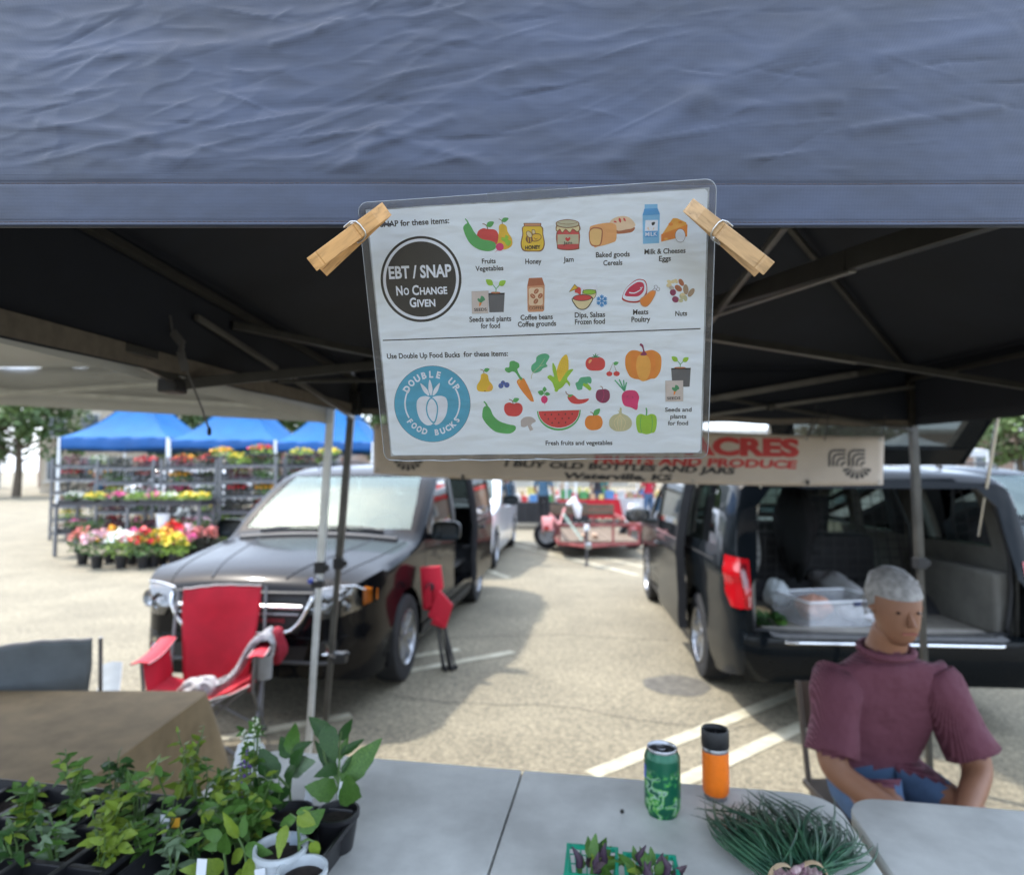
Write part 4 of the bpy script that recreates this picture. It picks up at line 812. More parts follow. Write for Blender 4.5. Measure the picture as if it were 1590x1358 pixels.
# ================================================================== CLOTHESPINS
def wood(name, c):
    if name in MATS: return MATS[name]
    m = bpy.data.materials.new(name); m.use_nodes = True; MATS[name] = m; t = m.node_tree; n = t.nodes; l = t.links; b = n['Principled BSDF']
    tcn = n.new('ShaderNodeTexCoord'); mpn = n.new('ShaderNodeMapping'); mpn.inputs['Scale'].default_value = (45, 320, 320)
    n1 = n.new('ShaderNodeTexNoise'); n1.inputs['Scale'].default_value = 1; n1.inputs['Detail'].default_value = 7; n1.inputs['Distortion'].default_value = .6
    l.new(tcn.outputs['Object'], mpn.inputs[0]); l.new(mpn.outputs[0], n1.inputs['Vector'])
    rp = n.new('ShaderNodeValToRGB'); e = rp.color_ramp.elements; e[0].position = .25; e[1].position = .75; e[0].color = (*[v * .62 for v in c], 1); e[1].color = (*[min(1, v * 1.22) for v in c], 1); x = e.new(.5); x.color = (*c, 1)
    l.new(n1.outputs['Fac'], rp.inputs['Fac'])
    mp2 = n.new('ShaderNodeMapping'); mp2.inputs['Scale'].default_value = (26, 420, 420); l.new(tcn.outputs['Object'], mp2.inputs[0])
    n3 = n.new('ShaderNodeTexNoise'); n3.inputs['Scale'].default_value = 1.4; n3.inputs['Detail'].default_value = 3; l.new(mp2.outputs[0], n3.inputs['Vector'])
    rr = n.new('ShaderNodeValToRGB'); rr.color_ramp.elements[0].position = .30; rr.color_ramp.elements[0].color = (.35, .3, .25, 1); rr.color_ramp.elements[1].position = .36; rr.color_ramp.elements[1].color = (1, 1, 1, 1)
    mx = n.new('ShaderNodeMix'); mx.data_type = 'RGBA'; mx.blend_type = 'MULTIPLY'; mx.inputs['Factor'].default_value = .8
    l.new(n3.outputs['Fac'], rr.inputs['Fac']); l.new(rp.outputs['Color'], mx.inputs['A']); l.new(rr.outputs['Color'], mx.inputs['B']); l.new(mx.outputs['Result'], b.inputs['Base Color'])
    b.inputs['Roughness'].default_value = .6; bp = n.new('ShaderNodeBump'); bp.inputs['Strength'].default_value = .5; bp.inputs['Distance'].default_value = .0004; l.new(n1.outputs['Fac'], bp.inputs['Height']); l.new(bp.outputs['Normal'], b.inputs['Normal'])
    return m
def pin(jaw, handle, h2, Y, label, wd, wc, side):
    A, B, C = P(*jaw, Y), P(*handle, Y - .004), P(*h2, Y + .012)
    t_ = thing('clothespin', label, 'clothespin', A, 0, 'wooden clothespins holding the sign')
    x = (B - A); ln = x.length; x.normalize(); y = ((A + B) / 2 - Vector((0, 0, CAM_H))).normalized(); y = y - x * y.dot(x); y.normalize(); z = x.cross(y); M = Matrix((x, y, z)).transposed()
    t_.rotation_euler = M.to_euler(); w_ = wood('beech_wood_%s' % side, wc)
    prof = [(0, 0), (.002, -.0015), (.012, -.0048), (ln * .40, -.006), (ln * .405, -.0052), (ln * .425, -.0052), (ln * .43, -.006), (ln * .88, -.0055), (ln * .885, -.0050), (ln * .90, -.0050), (ln * .905, -.0052), (ln, -.0040), (ln, -.0020), (ln * .62, .0), (ln * .45, .0018), (.004, .0018)]
    m = MB(); m.prism([(p[0], p[1]) for p in prof], 'z', -wd / 2, wd / 2); m.build('wooden_prong', w_, t_, bevel=.0005)
    # rear prong: same jaw, handle splayed to where the photograph shows it
    loc = M.transposed() @ (C - A); m = MB(); L2 = ln * .97; m.prism([(p[0] * .97, -p[1] + .0045) for p in prof], 'z', -wd / 2, wd / 2)
    o = m.build('wooden_prong', w_, t_, bevel=.0005); a = math.atan2(loc.z, loc.x); o.rotation_euler = (0, -a, R(4))
    # spring: coil beside the prongs, two arms over the outer faces
    m = MB(); cx = ln * .43; zs_ = -wd / 2 - .001 if side == 'left' else -wd / 2 - .001
    sg = -1
    pts = [(cx - .001 + .0 + .0028 * math.cos(a), .0025 + .0028 * math.sin(a), sg * (wd / 2 + .0005 + .0006 * a / (2 * PI))) for a in [k * PI / 8 for k in range(48)]]
    m.tube(pts, .00055, 6)
    m.tube([(cx + .004, .001, sg * (wd / 2 + .002)), (cx - .002, -.0035, sg * (wd / 2 + .0022)), (cx - .005, -.0065, sg * (wd / 2 + .0002)), (cx - .006, -.0070, sg * wd * .2), (cx - .006, -.0070, -sg * wd * .3), (cx - .005, -.0066, -sg * (wd / 2 + .0003)), (cx - .002, -.003, -sg * (wd / 2 + .0016)), (cx + .003, .002, -sg * (wd / 2 + .0014))], .0006, 7)
    m.tube([(cx + .004, .004, sg * (wd / 2 + .002)), (cx - .004, .010, sg * (wd / 2)), (cx - .005, .0112, 0), (cx - .004, .010, -sg * (wd / 2))], .0006, 7)
    m.tube([(cx, .0, -sg * (wd/2 + .0012)), (cx, .005, -sg * (wd/2 + .0014)), (cx - .003, .009, -sg * (wd/2 + .0006))], .0006, 7)
    m.build('spring', mat('spring_wire', (.5, .5, .49), .28, 1, .1, 60), t_, smooth=60)
    return t_
pin((601, 324), (484, 411), (499, 420), .478, 'honey brown wooden clothespin clamping the top left corner of the sign', .0114, (.47, .26, .095), 'left')
pin((1068, 318), (1194, 417), (1181, 421), .452, 'paler tan wooden clothespin clamping the top right corner of the sign', .0112, (.40, .255, .125), 'right')

# ================================================================== FARM BANNER behind
YB = 3.40; ban = thing('vinyl_banner', 'long tan vinyl banner with red and black lettering hung at the back of the tent', 'banner', P(975, 705, YB))
BO = P(975, 705, YB)
tanv = mat('tan_vinyl', (.52, .45, .38), .55, 0, .10, 2.2, bump=.15, bs=9, bdist=.01, det=6)
def bq(px, py, k=0):
    p = P(px, py, YB); x = p.x - BO.x
    return (x, -k * .0004 + .008 * noise.noise(Vector((x * 2.2, p.z * 3, 1))) + .005 * noise.noise(Vector((x * 7, p.z * 9, 2))) , p.z - BO.z)
def bedge(u, v): return (580 + 792 * u, (658 + 19 * u) * (1 - v) + (735 + 17 * u + 7 * math.sin(PI * u)) * v + 1.5 * math.sin(u * 9))
MB().grid(lambda u, v: bq(*bedge(u, v)), 90, 10).build('vinyl_sheet', tanv, ban, smooth=180, solid=.0008)
def btext(c, s_, x0, y0, x1, y1, cap, name, bold=.03, italic=0):
    V, F = text_verts(s_, bold); mn = min(p[0] for p in V); mw = max(p[0] for p in V) - mn; m = MB(); sl = (y1 - y0) / (x1 - x0)
    m.add([bq(x0 + (p[0]-mn)/mw*(x1-x0) + p[1]/CAPH*cap*italic, y0 + sl*(p[0]-mn)/mw*(x1-x0) - p[1]/CAPH*cap, 6) for p in V], F)
    m.build(name, c, ban, tri=True)
bred = mat('banner_red_ink', (.50, .035, .035), .5, 0, .1, 8); bblk = mat('banner_black_ink', (.02, .02, .022), .5, 0, .1, 8)
btext(bred, 'ACRES', 1062, 704, 1241, 708, 25, 'banner_lettering', .055)
btext(bred, 'FRUITS AND PRODUCE', 922, 718.5, 1236, 727, 11.5, 'banner_lettering', .045, .2)
btext(bblk, 'I BUY OLD BOTTLES AND JARS', 783, 723.5, 1140, 735.5, 9, 'banner_lettering', .045, .3)
btext(bblk, 'Waterville, KS', 873, 742.5, 1042, 746, 9, 'banner_lettering', .045, .3)
for (cx, cy) in ((634, 712), (1330, 725)):
    m = MB()
    for k in range(7):
        a = R(-72 + 24 * k); a0, a1 = a - R(9), a + R(9)
        m.add([bq(cx + 6*math.sin(a), cy + 4*math.cos(a), 6), bq(cx + 22*math.sin(a0), cy + 17*math.cos(a0), 6), bq(cx + 23*math.sin(a), cy + 19*math.cos(a), 6), bq(cx + 22*math.sin(a1), cy + 17*math.cos(a1), 6)], [(0, 1, 2, 3)])
    m.build('corn_emblem', bblk, ban)
for ox in (1286, 1316):
    m = MB()
    for rr in (7, 13, 19, 25):
        pts = [(ox + 0 + (26 - rr) * 0 + 26 - rr, 724)] ; x0 = ox + 26 - rr; y0 = 724 - rr
        arc = [(x0, 724), (x0, y0 + 7), (x0 + 2, y0 + 2), (x0 + 7, y0), (ox + 26, y0)]
        a_, b2 = stroke(arc, 3.4); k = len(a_); m.add([bq(*p, 6) for p in a_ + b2], [(q, q+1, k+q+1, k+q) for q in range(k-1)])
    m.build('scroll_emblem', bblk, ban)
gm = mat('brass_grommet', (.35, .33, .30), .35, 1)
for i_, (px, py) in enumerate([(586, 664), (586, 729), (718, 739), (905, 743), (1075, 746.5), (1250, 748), (1366, 748), (1252, 681), (900, 669), (1366, 682), (1090, 674)]):
    q_ = bq(px, py, 8); m = MB(); m.lathe([(.004, -.001), (.009, -.002), (.009, .001)], 14, q_, 'y', cap=(False, False)); m.build('grommet', gm, ban, smooth=40)
rope = mat('dark_cord', (.03, .03, .035), .8)
for (px, py, tx, ty) in [(586, 664, 590, 636), (900, 669, 905, 640), (1090, 674, 1092, 650), (1252, 681, 1268, 628), (1252, 681, 1276, 640), (1366, 682, 1375, 645), (1280, 684, 1286, 636)]:
    a, b_ = Vector(bq(px, py, 4)), P(tx, ty, YB + .02) - BO; MB().tube([a, a.lerp(b_, .5) + Vector((.004, 0, .005)), b_], .0028, 6).build('tie_cord', rope, ban)
for (px, py) in ((718, 738), (1252, 745)):
    q_ = Vector(bq(px, py, 6)); MB().tube([q_, q_ + Vector((.006, -.012, -.012)), q_ + Vector((-.004, -.01, -.024))], .006, 7).build('cord_knot', rope, ban, smooth=60)
# thin bungee at the upper left corner of the banner
a = P(578, 660, YB) - BO; b_ = P(536, 650, YB) - BO; MB().tube([a, a.lerp(b_, .5) + Vector((0, 0, .02)), b_], .003, 6).build('tie_cord', rope, ban)
# ================================================================== MINIVANS
zt_f = pchip([0, .05, .15, .35, .7, 1.1, 1.28, 1.5, 1.8, 2.1, 2.35, 2.8, 3.5, 4.3, 4.85, 4.98, 5.06, 5.15], [.80, .88, .945, .995, 1.04, 1.09, 1.125, 1.27, 1.46, 1.62, 1.685, 1.725, 1.73, 1.705, 1.66, 1.60, 1.28, .95])
w_f = pchip([0, .05, .18, .42, .9, 1.5, 4.2, 4.8, 5.05, 5.15], [.64, .75, .87, .945, .97, .98, .98, .965, .93, .88])
zb_f = pchip([0, .3, 1, 4.4, 5.15], [.30, .22, .20, .20, .34])
def halfw(x, z, ins=0):
    w_ = w_f(x)
    if z > 1.02: w_ *= 1 - .125 * ((z - 1.02) / .7) ** 1.5
    if z < .55: w_ *= 1 - .05 * ((.55 - z) / .35) ** 2
    w_ += .012 * math.exp(-((z - .98) / .05) ** 2) * (1 if x > .8 else max(0, x / .8)) - .01 * math.exp(-((z - .62) / .12) ** 2)
    return w_ - ins
def section(x, ins=0, zb=None):
    zt = zt_f(x) - ins; z0 = (zb_f(x) + ins) if zb is None else zb
    r_ = .13 if x > 1.9 else (.10 if x > .4 else .05)
    r_ = min(r_, (zt - z0) * .3); out = []
    for k in range(15): z = z0 + (zt - r_ - z0) * k / 14; out.append((halfw(x, z, ins), z))
    w0 = halfw(x, zt - r_, ins)
    crown = .045 if x > 1.3 else .06
    for k in range(1, 7):
        a = PI / 2 * k / 6; out.append((w0 - r_ * .95 * (1 - math.cos(a)), zt - r_ + (r_ - crown * ((w0 - r_) / max(w0, .01)) ** 2 * .9) * math.sin(a)))
    w1, z1 = out[-1]
    for k in range(1, 9):
        y = w1 * (1 - k / 8); out.append((y, z1 + (zt - z1) * (1 - (y / w1) ** 2)))
    return out
def loft(x0, x1, n, ins=0, zb=None, xs_=None):
    xs_ = xs_ or [x0 + (x1 - x0) * k / n for k in range(n + 1)]; m = MB(); rings = []
    for x in xs_:
        s = section(x, ins, zb); ring = [(x, y, z) for y, z in s] + [(x, -y, z) for y, z in reversed(s[:-1])]; rings.append(ring)
    k = len(rings[0]); vs = [v for r_ in rings for v in r_]
    fs = [(i*k+j, i*k+(j+1) % k, (i+1)*k+(j+1) % k, (i+1)*k+j) for i in range(len(rings)-1) for j in range(k)]
    m.add(vs, fs + [tuple(reversed(range(k))), tuple(range((len(rings)-1)*k, len(rings)*k))]); return m
XS = [0, .02, .05, .09, .15, .22, .3, .4, .5, .6, .7, .8, .9, 1.0, 1.1, 1.18, 1.28, 1.38, 1.5, 1.6, 1.7, 1.8, 1.9, 2.0, 2.1, 2.2, 2.35, 2.5, 2.65, 2.8] + [2.95 + .15 * k for k in range(12)] + [4.7, 4.8, 4.85, 4.9, 4.94, 4.98, 5.02, 5.06, 5.1, 5.13, 5.15]
AX1, AX2, WR = .98, 4.06, .335
WIN_F = [(1.62, 1.10), (2.52, 1.10), (2.52, 1.56), (2.16, 1.56), (1.95, 1.44)]
WIN_M = [(2.66, 1.10), (3.62, 1.10), (3.60, 1.58), (2.66, 1.575)]
WIN_R = [(3.74, 1.10), (4.72, 1.13), (4.66, 1.50), (4.55, 1.56), (3.74, 1.575)]
WS = [(-.85, 1.15), (.85, 1.15), (.80, 1.38), (.72, 1.605), (-.72, 1.605), (-.80, 1.38)]
HATCH = [(-.76, .70), (-.68, .62), (.68, .62), (.76, .70), (.80, 1.0), (.76, 1.42), (.66, 1.54), (-.66, 1.54), (-.76, 1.42), (-.80, 1.0)]
RWIN = [(-.70, 1.13), (.70, 1.13), (.60, 1.52), (-.60, 1.52)]
SLIDE = [(2.62, .42), (3.66, .42), (3.66, 1.60), (2.62, 1.59)]
def tmp(m, name='t'):
    me = bpy.data.meshes.new(name); me.from_pydata(m.v, [], m.f); bm = bmesh.new(); bm.from_mesh(me); bmesh.ops.recalc_face_normals(bm, faces=bm.faces); bm.to_mesh(me); bm.free()
    o = bpy.data.objects.new(name, me); col.objects.link(o); return o
def make_body(hatch_open, slide_open):
    ob = tmp(loft(0, 0, 0, xs_=XS)); ci = tmp(loft(1.30, 4.97 if not hatch_open else 5.2, 40, ins=.05, zb=.56))
    m = MB()
    m.prism(WIN_F, 'y', -1.2, 1.2); m.prism(WIN_R, 'y', -1.2, 1.2)
    if slide_open: m.prism(SLIDE, 'y', -1.2, -.6); m.prism(WIN_M, 'y', .6, 1.2)
    else: m.prism(WIN_M, 'y', -1.2, 1.2)
    m.prism(WS, 'x', 1.16, 2.22)
    m.prism(HATCH if hatch_open else RWIN, 'x', 4.86, 5.4)
    for ax in (AX1, AX2):
        for s in (-1, 1): m.lathe([(.385, s * .66), (.385, s * 1.2)], 40, (ax, 0, .335), 'y')
    cu = tmp(m)
    for c in (ci, cu):
        md = ob.modifiers.new('b', 'BOOLEAN'); md.operation = 'DIFFERENCE'; md.object = c; md.solver = 'EXACT'
    dg = bpy.context.evaluated_depsgraph_get(); me = bpy.data.meshes.new_from_object(ob.evaluated_get(dg))
    for o in (ob, ci, cu): d = o.data; bpy.data.objects.remove(o); bpy.data.meshes.remove(d)
    # inside faces -> second material: test by distance from the outer skin
    me.materials.clear(); me.materials.append(None); me.materials.append(None)
    for p in me.polygons:
        c = p.center; inside = (abs(c.y) < halfw(c.x, c.z) - .035 and c.z < zt_f(c.x) - .035 - .07 * (c.y) ** 2 and c.z > .5 and 1.3 < c.x < 5.02)
        p.material_index = 1 if inside else 0
    me.shade_smooth(); me.set_sharp_from_angle(angle=R(32)); return me
_skin = None
def skin_bvh():
    global _skin
    if _skin is None:
        m = loft(0, 0, 0, xs_=XS); _skin = BVHTree.FromPolygons([Vector(v) for v in m.v], m.f)
    return _skin
def clip_poly_grid(poly, res):
    """fine grid clipped to a convex polygon (2D)"""
    bm = bmesh.new(); x0, x1 = min(p[0] for p in poly), max(p[0] for p in poly); y0, y1 = min(p[1] for p in poly), max(p[1] for p in poly)
    nx_, ny_ = max(1, int((x1-x0)/res)), max(1, int((y1-y0)/res))
    g_ = [[bm.verts.new((x0+(x1-x0)*i/nx_, y0+(y1-y0)*j/ny_, 0)) for i in range(nx_+1)] for j in range(ny_+1)]
    for j in range(ny_):
        for i in range(nx_): bm.faces.new((g_[j][i], g_[j][i+1], g_[j+1][i+1], g_[j+1][i]))
    area = sum(poly[i][0]*poly[(i+1) % len(poly)][1]-poly[(i+1) % len(poly)][0]*poly[i][1] for i in range(len(poly)))
    for i in range(len(poly)):
        a, b_ = poly[i], poly[(i+1) % len(poly)]; nn_ = Vector((b_[1]-a[1], a[0]-b_[0], 0)) * (1 if area > 0 else -1)
        if nn_.length < 1e-6: continue
        bmesh.ops.bisect_plane(bm, geom=bm.verts[:]+bm.edges[:]+bm.faces[:], plane_co=(a[0], a[1], 0), plane_no=nn_, clear_outer=True, dist=1e-6)
    bm.verts.ensure_lookup_table(); bm.verts.index_update(); vs = [(v.co.x, v.co.y) for v in bm.verts]; fs = [tuple(v.index for v in f.verts) for f in bm.faces]; bm.free(); return vs, fs
NZ = .085
def nose_panel(poly, off, front=True, res=.03): return end_panel([(a, b_ + NZ) for a, b_ in poly], off, True, res)
def side_panel(poly, off, side=-1, res=.05):
    """skin panel on a van side; poly in (x,z)"""
    vs, fs = clip_poly_grid(poly, res); m = MB(); m.add([(x, side * (halfw(x, z) + off), z) for x, z in vs], fs); return m
def end_panel(poly, off, front=True, res=.03):
    """poly in (y,z), projected on the nose or tail"""
    vs, fs = clip_poly_grid(poly, res); m = MB(); bv = skin_bvh(); out = []
    for y, z in vs:
        o = Vector((-1 if front else 6.2, y, z)); d = Vector((1 if front else -1, 0, 0)); h = bv.ray_cast(o, d)
        x = h[0].x if h[0] is not None else (.3 if front else 5.0)
        out.append((x - off if front else x + off, y, z))
    m.add(out, fs); return m
paint_c = {'black': mat('black_car_paint', (.0025, .0028, .0038), .25, 0, .15, 2, coat=.30, spec=.03), 'white': mat('white_car_paint', (.70, .71, .72), .3, 0, .04, 2, coat=1),
           'graphite': mat('graphite_car_paint', (.0035, .005, .0065), .25, 0, .15, 2, coat=.30, spec=.03)}
dusty = mat('dusty_lower_paint', (.012, .012, .012), .6, 0, .5, 3)
trim = mat('grey_interior_trim', (.12, .115, .10), .75, 0, .15, 6); trim_d = mat('dark_interior_trim', (.02, .02, .022), .8, 0, .2, 6)
cglass = glass('tinted_car_glass', (.30, .36, .34), .06); wsg = glass('windscreen_glass', (.62, .80, .73), .07); lens = glass('clear_lens', (.85, .88, .9), .10); dkg = glass('privacy_glass', (.06, .07, .07), .05)
red_l = mat('red_tail_lens', (.36, .004, .008), .15, 0, .1, 15, coat=1); red_d = mat('dark_red_lens', (.13, .002, .006), .12, 0, .1, 15, coat=1); amber = mat('amber_lens', (.85, .22, .02), .2, 0, .1, 20, coat=1)
reflector = mat('headlight_reflector', (.7, .72, .75), .15, 1, .2, 25)
seam_m = mat('door_seam_shadow_gap', (.003, .003, .003), .9)
WHEEL = {}
def wheel_meshes():
    if WHEEL: return WHEEL
    m = MB(); m.lathe([(.20, -.10), (.29, -.112), (.325, -.10), (.335, -.07), (.336, 0), (.335, .07), (.325, .10), (.29, .112), (.20, .10)], 44, axis='y', cap=(False, False)); WHEEL['tyre'] = m.mesh('tyre', rubber, 50)
    m = MB(); m.lathe([(.21, -.10), (.215, -.108), (.205, -.112), (.195, -.10), (.19, -.03), (.06, -.03), (.0, -.035)], 44, axis='y', cap=(False, False))
    for k in range(7):
        a = 2 * PI * k / 7; d = Vector((math.cos(a), 0, math.sin(a))); p = Vector((-math.sin(a), 0, math.cos(a)))
        m.add([d*.045 - p*.022 + Vector((0, -.085, 0)), d*.045 + p*.022 + Vector((0, -.085, 0)), d*.2 + p*.036 + Vector((0, -.098, 0)), d*.2 - p*.036 + Vector((0, -.098, 0)),
               d*.045 - p*.03 + Vector((0, -.05, 0)), d*.045 + p*.03 + Vector((0, -.05, 0)), d*.2 + p*.044 + Vector((0, -.05, 0)), d*.2 - p*.044 + Vector((0, -.05, 0))], [(0, 1, 2, 3), (0, 4, 5, 1), (1, 5, 6, 2), (2, 6, 7, 3), (3, 7, 4, 0)])
    m.lathe([(.0, -.10), (.035, -.098), (.05, -.085), (.05, -.04)], 20, axis='y', cap=(False, False)); WHEEL['rim'] = m.mesh('rim', alloy, 40)
    return WHEEL
def shell_from(panel, thick):  # give a skin panel thickness inward
    return panel
BODY = {}
def minivan(name_label, loc, rz, colour, hatch_open=False, slide=None, priv=True, cage=False, sy=1.0):
    t_ = thing('minivan', name_label, 'minivan', loc, rz); t_.scale = (1, sy, 1); pc = paint_c[colour]; key = (hatch_open, slide is not None)
    if key not in BODY: BODY[key] = make_body(*key)
    me = BODY[key].copy(); me.materials[0] = pc; me.materials[1] = trim if hatch_open else trim_d
    mk('body', me, t_)
    # glazing
    end_panel(WS, -.012, True, .06).build('windscreen', wsg, t_, smooth=180)
    def sp(poly, off, side, name, mt, parent=t_, res=.06, **k): return side_panel(poly, off, side, res).build(name, mt, parent, smooth=180, **k)
    for s in (-1, 1):
        sp(WIN_F, -.012, s, 'side_window', cglass)
        sp(WIN_R, -.012, s, 'side_window', dkg if priv and not hatch_open else cglass)
        if not (s == -1 and slide is not None): sp(WIN_M, -.012, s, 'side_window', dkg if priv and not hatch_open else cglass)
    if not hatch_open: end_panel(RWIN, -.012, False, .06).build('rear_window', dkg, t_, smooth=180)
    # pillars trim and door gaps
    for s in (-1, 1):
        for q in ([(2.525, 1.08), (2.655, 1.08), (2.655, 1.58), (2.525, 1.58)], [(3.63, 1.08), (3.73, 1.08), (3.73, 1.58), (3.63, 1.58)]):
            if s == -1 and slide is not None and q[0][0] > 3: continue
            sp(q, .002, s, 'pillar_cover', black_plastic)
        m = MB()
        for x in ([1.44, 2.59] if s == -1 and slide is not None else [1.44, 2.59, 3.68]):
            mm = side_panel([(x, .42), (x + .008, .42), (x + .008, 1.07), (x, 1.07)], .0015, s, .05); m.add(mm.v, mm.f)
        mm = side_panel([(1.44, .41), (2.6, .41), (2.6, .418), (1.44, .418)], .0015, s, .05); m.add(mm.v, mm.f)
        m.build('door_gap', seam_m, t_)
        mm = side_panel([(1.4, .24), (3.6, .24), (3.6, .33), (1.4, .33)], .012, s, .08); mm.build('sill_skirt', dusty if colour != 'white' else pc, t_, smooth=180)
        mm = side_panel([(1.66, 1.065), (4.7, 1.09), (4.7, 1.108), (1.66, 1.083)], .006, s, .08); 
        if not (s == -1 and slide is not None): mm.build('belt_moulding', chrome, t_, smooth=180)
        else: side_panel([(1.66, 1.065), (2.6, 1.075), (2.6, 1.093), (1.66, 1.083)], .006, s, .08).build('belt_moulding', chrome, t_, smooth=180)
        x, z = 2.38, .97; h = MB().tube([(x, s*(halfw(x, z)+.004), z), (x+.02, s*(halfw(x, z)+.035), z), (x+.16, s*(halfw(x, z)+.035), z), (x+.18, s*(halfw(x, z)+.004), z)], .012, 8); h.build('door_handle', pc, t_, smooth=60)
        # mirror
        ym = halfw(1.72, 1.1); mi_ = MB()
        mi_.grid(lambda u, v: ((-.055 + .11*v), .125*math.copysign(abs(math.cos(2*PI*u))**.5, math.cos(2*PI*u))*(.55 + .45*min(1, v*2)**.5), .105*math.copysign(abs(math.sin(2*PI*u))**.5, math.sin(2*PI*u))*(.6 + .4*min(1, v*2)**.5)), 24, 6); mi_.add([(-.055, .55*.125*a_, .6*.105*b_) for a_, b_ in ((1, 1), (-1, 1), (-1, -1), (1, -1))], [(0, 1, 2, 3)]); mm = MB(); mm.add([(1.62 - v[0] * .9 + .0, s * (ym + .17 + v[1] * 1.15), 1.12 + v[2] * .82) for v in mi_.v], mi_.f)
        mr_ = mm.build('wing_mirror', mat('mirror_shell', (.010, .014, .015), .5), t_, smooth=60)
        MB().tube([(1.66, s * (ym - .02), 1.06), (1.65, s * (ym + .10), 1.07)], .03, 8).build('mirror_arm', mat('mirror_shell', ()), mr_, smooth=60)
        m = MB(); m.add([(1.683, s * (ym + .17 + .10 * math.cos(a)), 1.12 + .07 * math.sin(a)) for a in [2*PI*k/20 for k in range(20)]], [tuple(range(20))]); m.build('mirror_glass', chrome, mr_)
        # roof rail
        m = MB(); m.tube([(2.5, s*.66, 1.70), (2.6, s*.66, 1.745), (3.6, s*.67, 1.76), (4.5, s*.66, 1.725), (4.6, s*.66, 1.68)], .014, 8); m.build('roof_rail', black_plastic, t_, smooth=60)
    # nose
    hood = MB()
    for s in (-1, 1):
        pts = [(.10, .63), (.3, .70), (.6, .78), (.9, .83), (1.2, .86)]; bv = skin_bvh(); L_ = []
        for x, y in spline(pts, 5, False):
            h = bv.ray_cast(Vector((x, s * y, 3)), Vector((0, 0, -1))); L_.append(h[0] + Vector((0, 0, .001)))
        hood.tube(L_, .0035, 5)
    hood.build('bonnet_gap', seam_m, t_)['kind'] = 'stuff' 
    cre = MB()
    for s in (-1, 1):
        L_ = []
        for x, y in spline([(.12, .30), (.5, .42), (.95, .52), (1.15, .56)], 5, False):
            h = skin_bvh().ray_cast(Vector((x, s * y, 3)), Vector((0, 0, -1))); L_.append(h[0] + Vector((0, 0, -.011)))
        cre.tube(L_, .018, 10)
    cre.build('bonnet_crease', pc, t_, smooth=60)
    nose_panel([(-.46, .50), (.46, .50), (.52, .60), (.54, .70), (.50, .745), (-.50, .745), (-.54, .70), (-.52, .60)], .004, True).build('grille', mat('grille_mesh_black', (.006, .006, .007), .6, 0, .3, 90, bump=.8, bs=160), t_, smooth=180)
    def nose_line(pts, r_, mt, name, off=.012, parent=t_):
        L_ = []
        for y, z in [(a_, b2 + NZ) for a_, b2 in pts]:
            h = skin_bvh().ray_cast(Vector((-1, y, z)), Vector((1, 0, 0))); L_.append((h[0].x - off, y, z))
        m = MB(); m.tube(L_, r_, 8); return m.build(name, mt, parent, smooth=60)
    # black slot between bonnet and grille, chrome crosshair bars and chrome surround
    nose_line([(-.56 + .07 * k, .752) for k in range(17)], .016, black_plastic, 'bonnet_lip', .0)
    nose_line([(-.50 + .0625 * k, .675) for k in range(17)], .015, chrome, 'grille_bar')
    nose_line([(-.47 + .0588 * k, .628) for k in range(17)], .008, alloy, 'grille_bar')
    nose_line(spline([(-.56, .74), (-.53, .66), (-.46, .56), (-.34, .505), (0, .495), (.34, .505), (.46, .56), (.53, .66), (.56, .74)], 4, False), .014, chrome, 'grille_surround')
    V, F = text_verts('DODGE', .04); m = MB(); mn = min(p[0] for p in V); mw = max(p[0] for p in V) - mn
    m.add([(-.028, -.10 - (p[0]-mn)/mw*.17 if False else -.36 + (p[0]-mn)/mw*.19, .575 + NZ + p[1]/CAPH*.024) for p in V], F)
    o = m.build('grille_badge', mat('badge_red_silver', (.25, .03, .04), .35, .3), t_, tri=True)
    # the nose is flat enough here for the badge letters; they sit just off the mesh
    hx = skin_bvh().ray_cast(Vector((-1, -.36, .58 + NZ)), Vector((1, 0, 0)))[0].x; o.location.x = hx + .013
    for s in (-1, 1):
        hl = [(s * .56, .66), (s * .60, .60), (s * .74, .60), (s * .925, .66), (s * .932, .74), (s * .86, .79), (s * .60, .785), (s * .55, .75)]
        if s < 0: hl = hl[::-1]
        H = nose_panel(hl, -.004, True, .02).build('headlight', mat('headlight_housing', (.50, .53, .55), .35, .35, .35, 22), t_, smooth=180)
        nose_panel(hl, .010, True, .025).build('lens', lens, H, smooth=180)
        for (y, z, r_) in ((.655, .69 + NZ, .055), (.775, .695 + NZ, .060)):
            hx = skin_bvh().ray_cast(Vector((-1, s * y, z)), Vector((1, 0, 0)))[0].x; m = MB(); m.lathe([(r_, -.012), (r_ * .95, .0), (r_ * .5, .035), (0, .04)], 22, (hx, s * y, z), 'x', cap=(False, False)); m.build('reflector_bowl', reflector, H, smooth=60)
            m = MB(); m.lathe([(0, -.012), (.014, -.006), (.016, .01)], 12, (hx - .0, s * y, z), 'x', cap=(False, True)); m.build('bulb', mat('bulb_glass', (.6, .62, .65), .1), H, smooth=60)
        am = [(s * .875, .655), (s * .928, .675), (s * .931, .745), (s * .885, .785), (s * .875, .775)]
        if s < 0: am = am[::-1]
        nose_panel(am, .005, True, .02).build('turn_signal', amber, H, smooth=180)
        nose_line([(s * y, z) for y, z in ((.56, .775), (.65, .79), (.75, .798), (.84, .80), (.885, .76))], .005, chrome, 'headlight_brow', .008, H)
        fl = [(s * .60, .36), (s * .74, .36), (s * .74, .46), (s * .60, .46)]
        if s < 0: fl = fl[::-1]
        F_ = nose_panel(fl, .003, True, .03).build('fog_lamp_recess', black_plastic, t_, smooth=180); hx = skin_bvh().ray_cast(Vector((-1, s * .67, .41 + NZ)), Vector((1, 0, 0)))[0].x
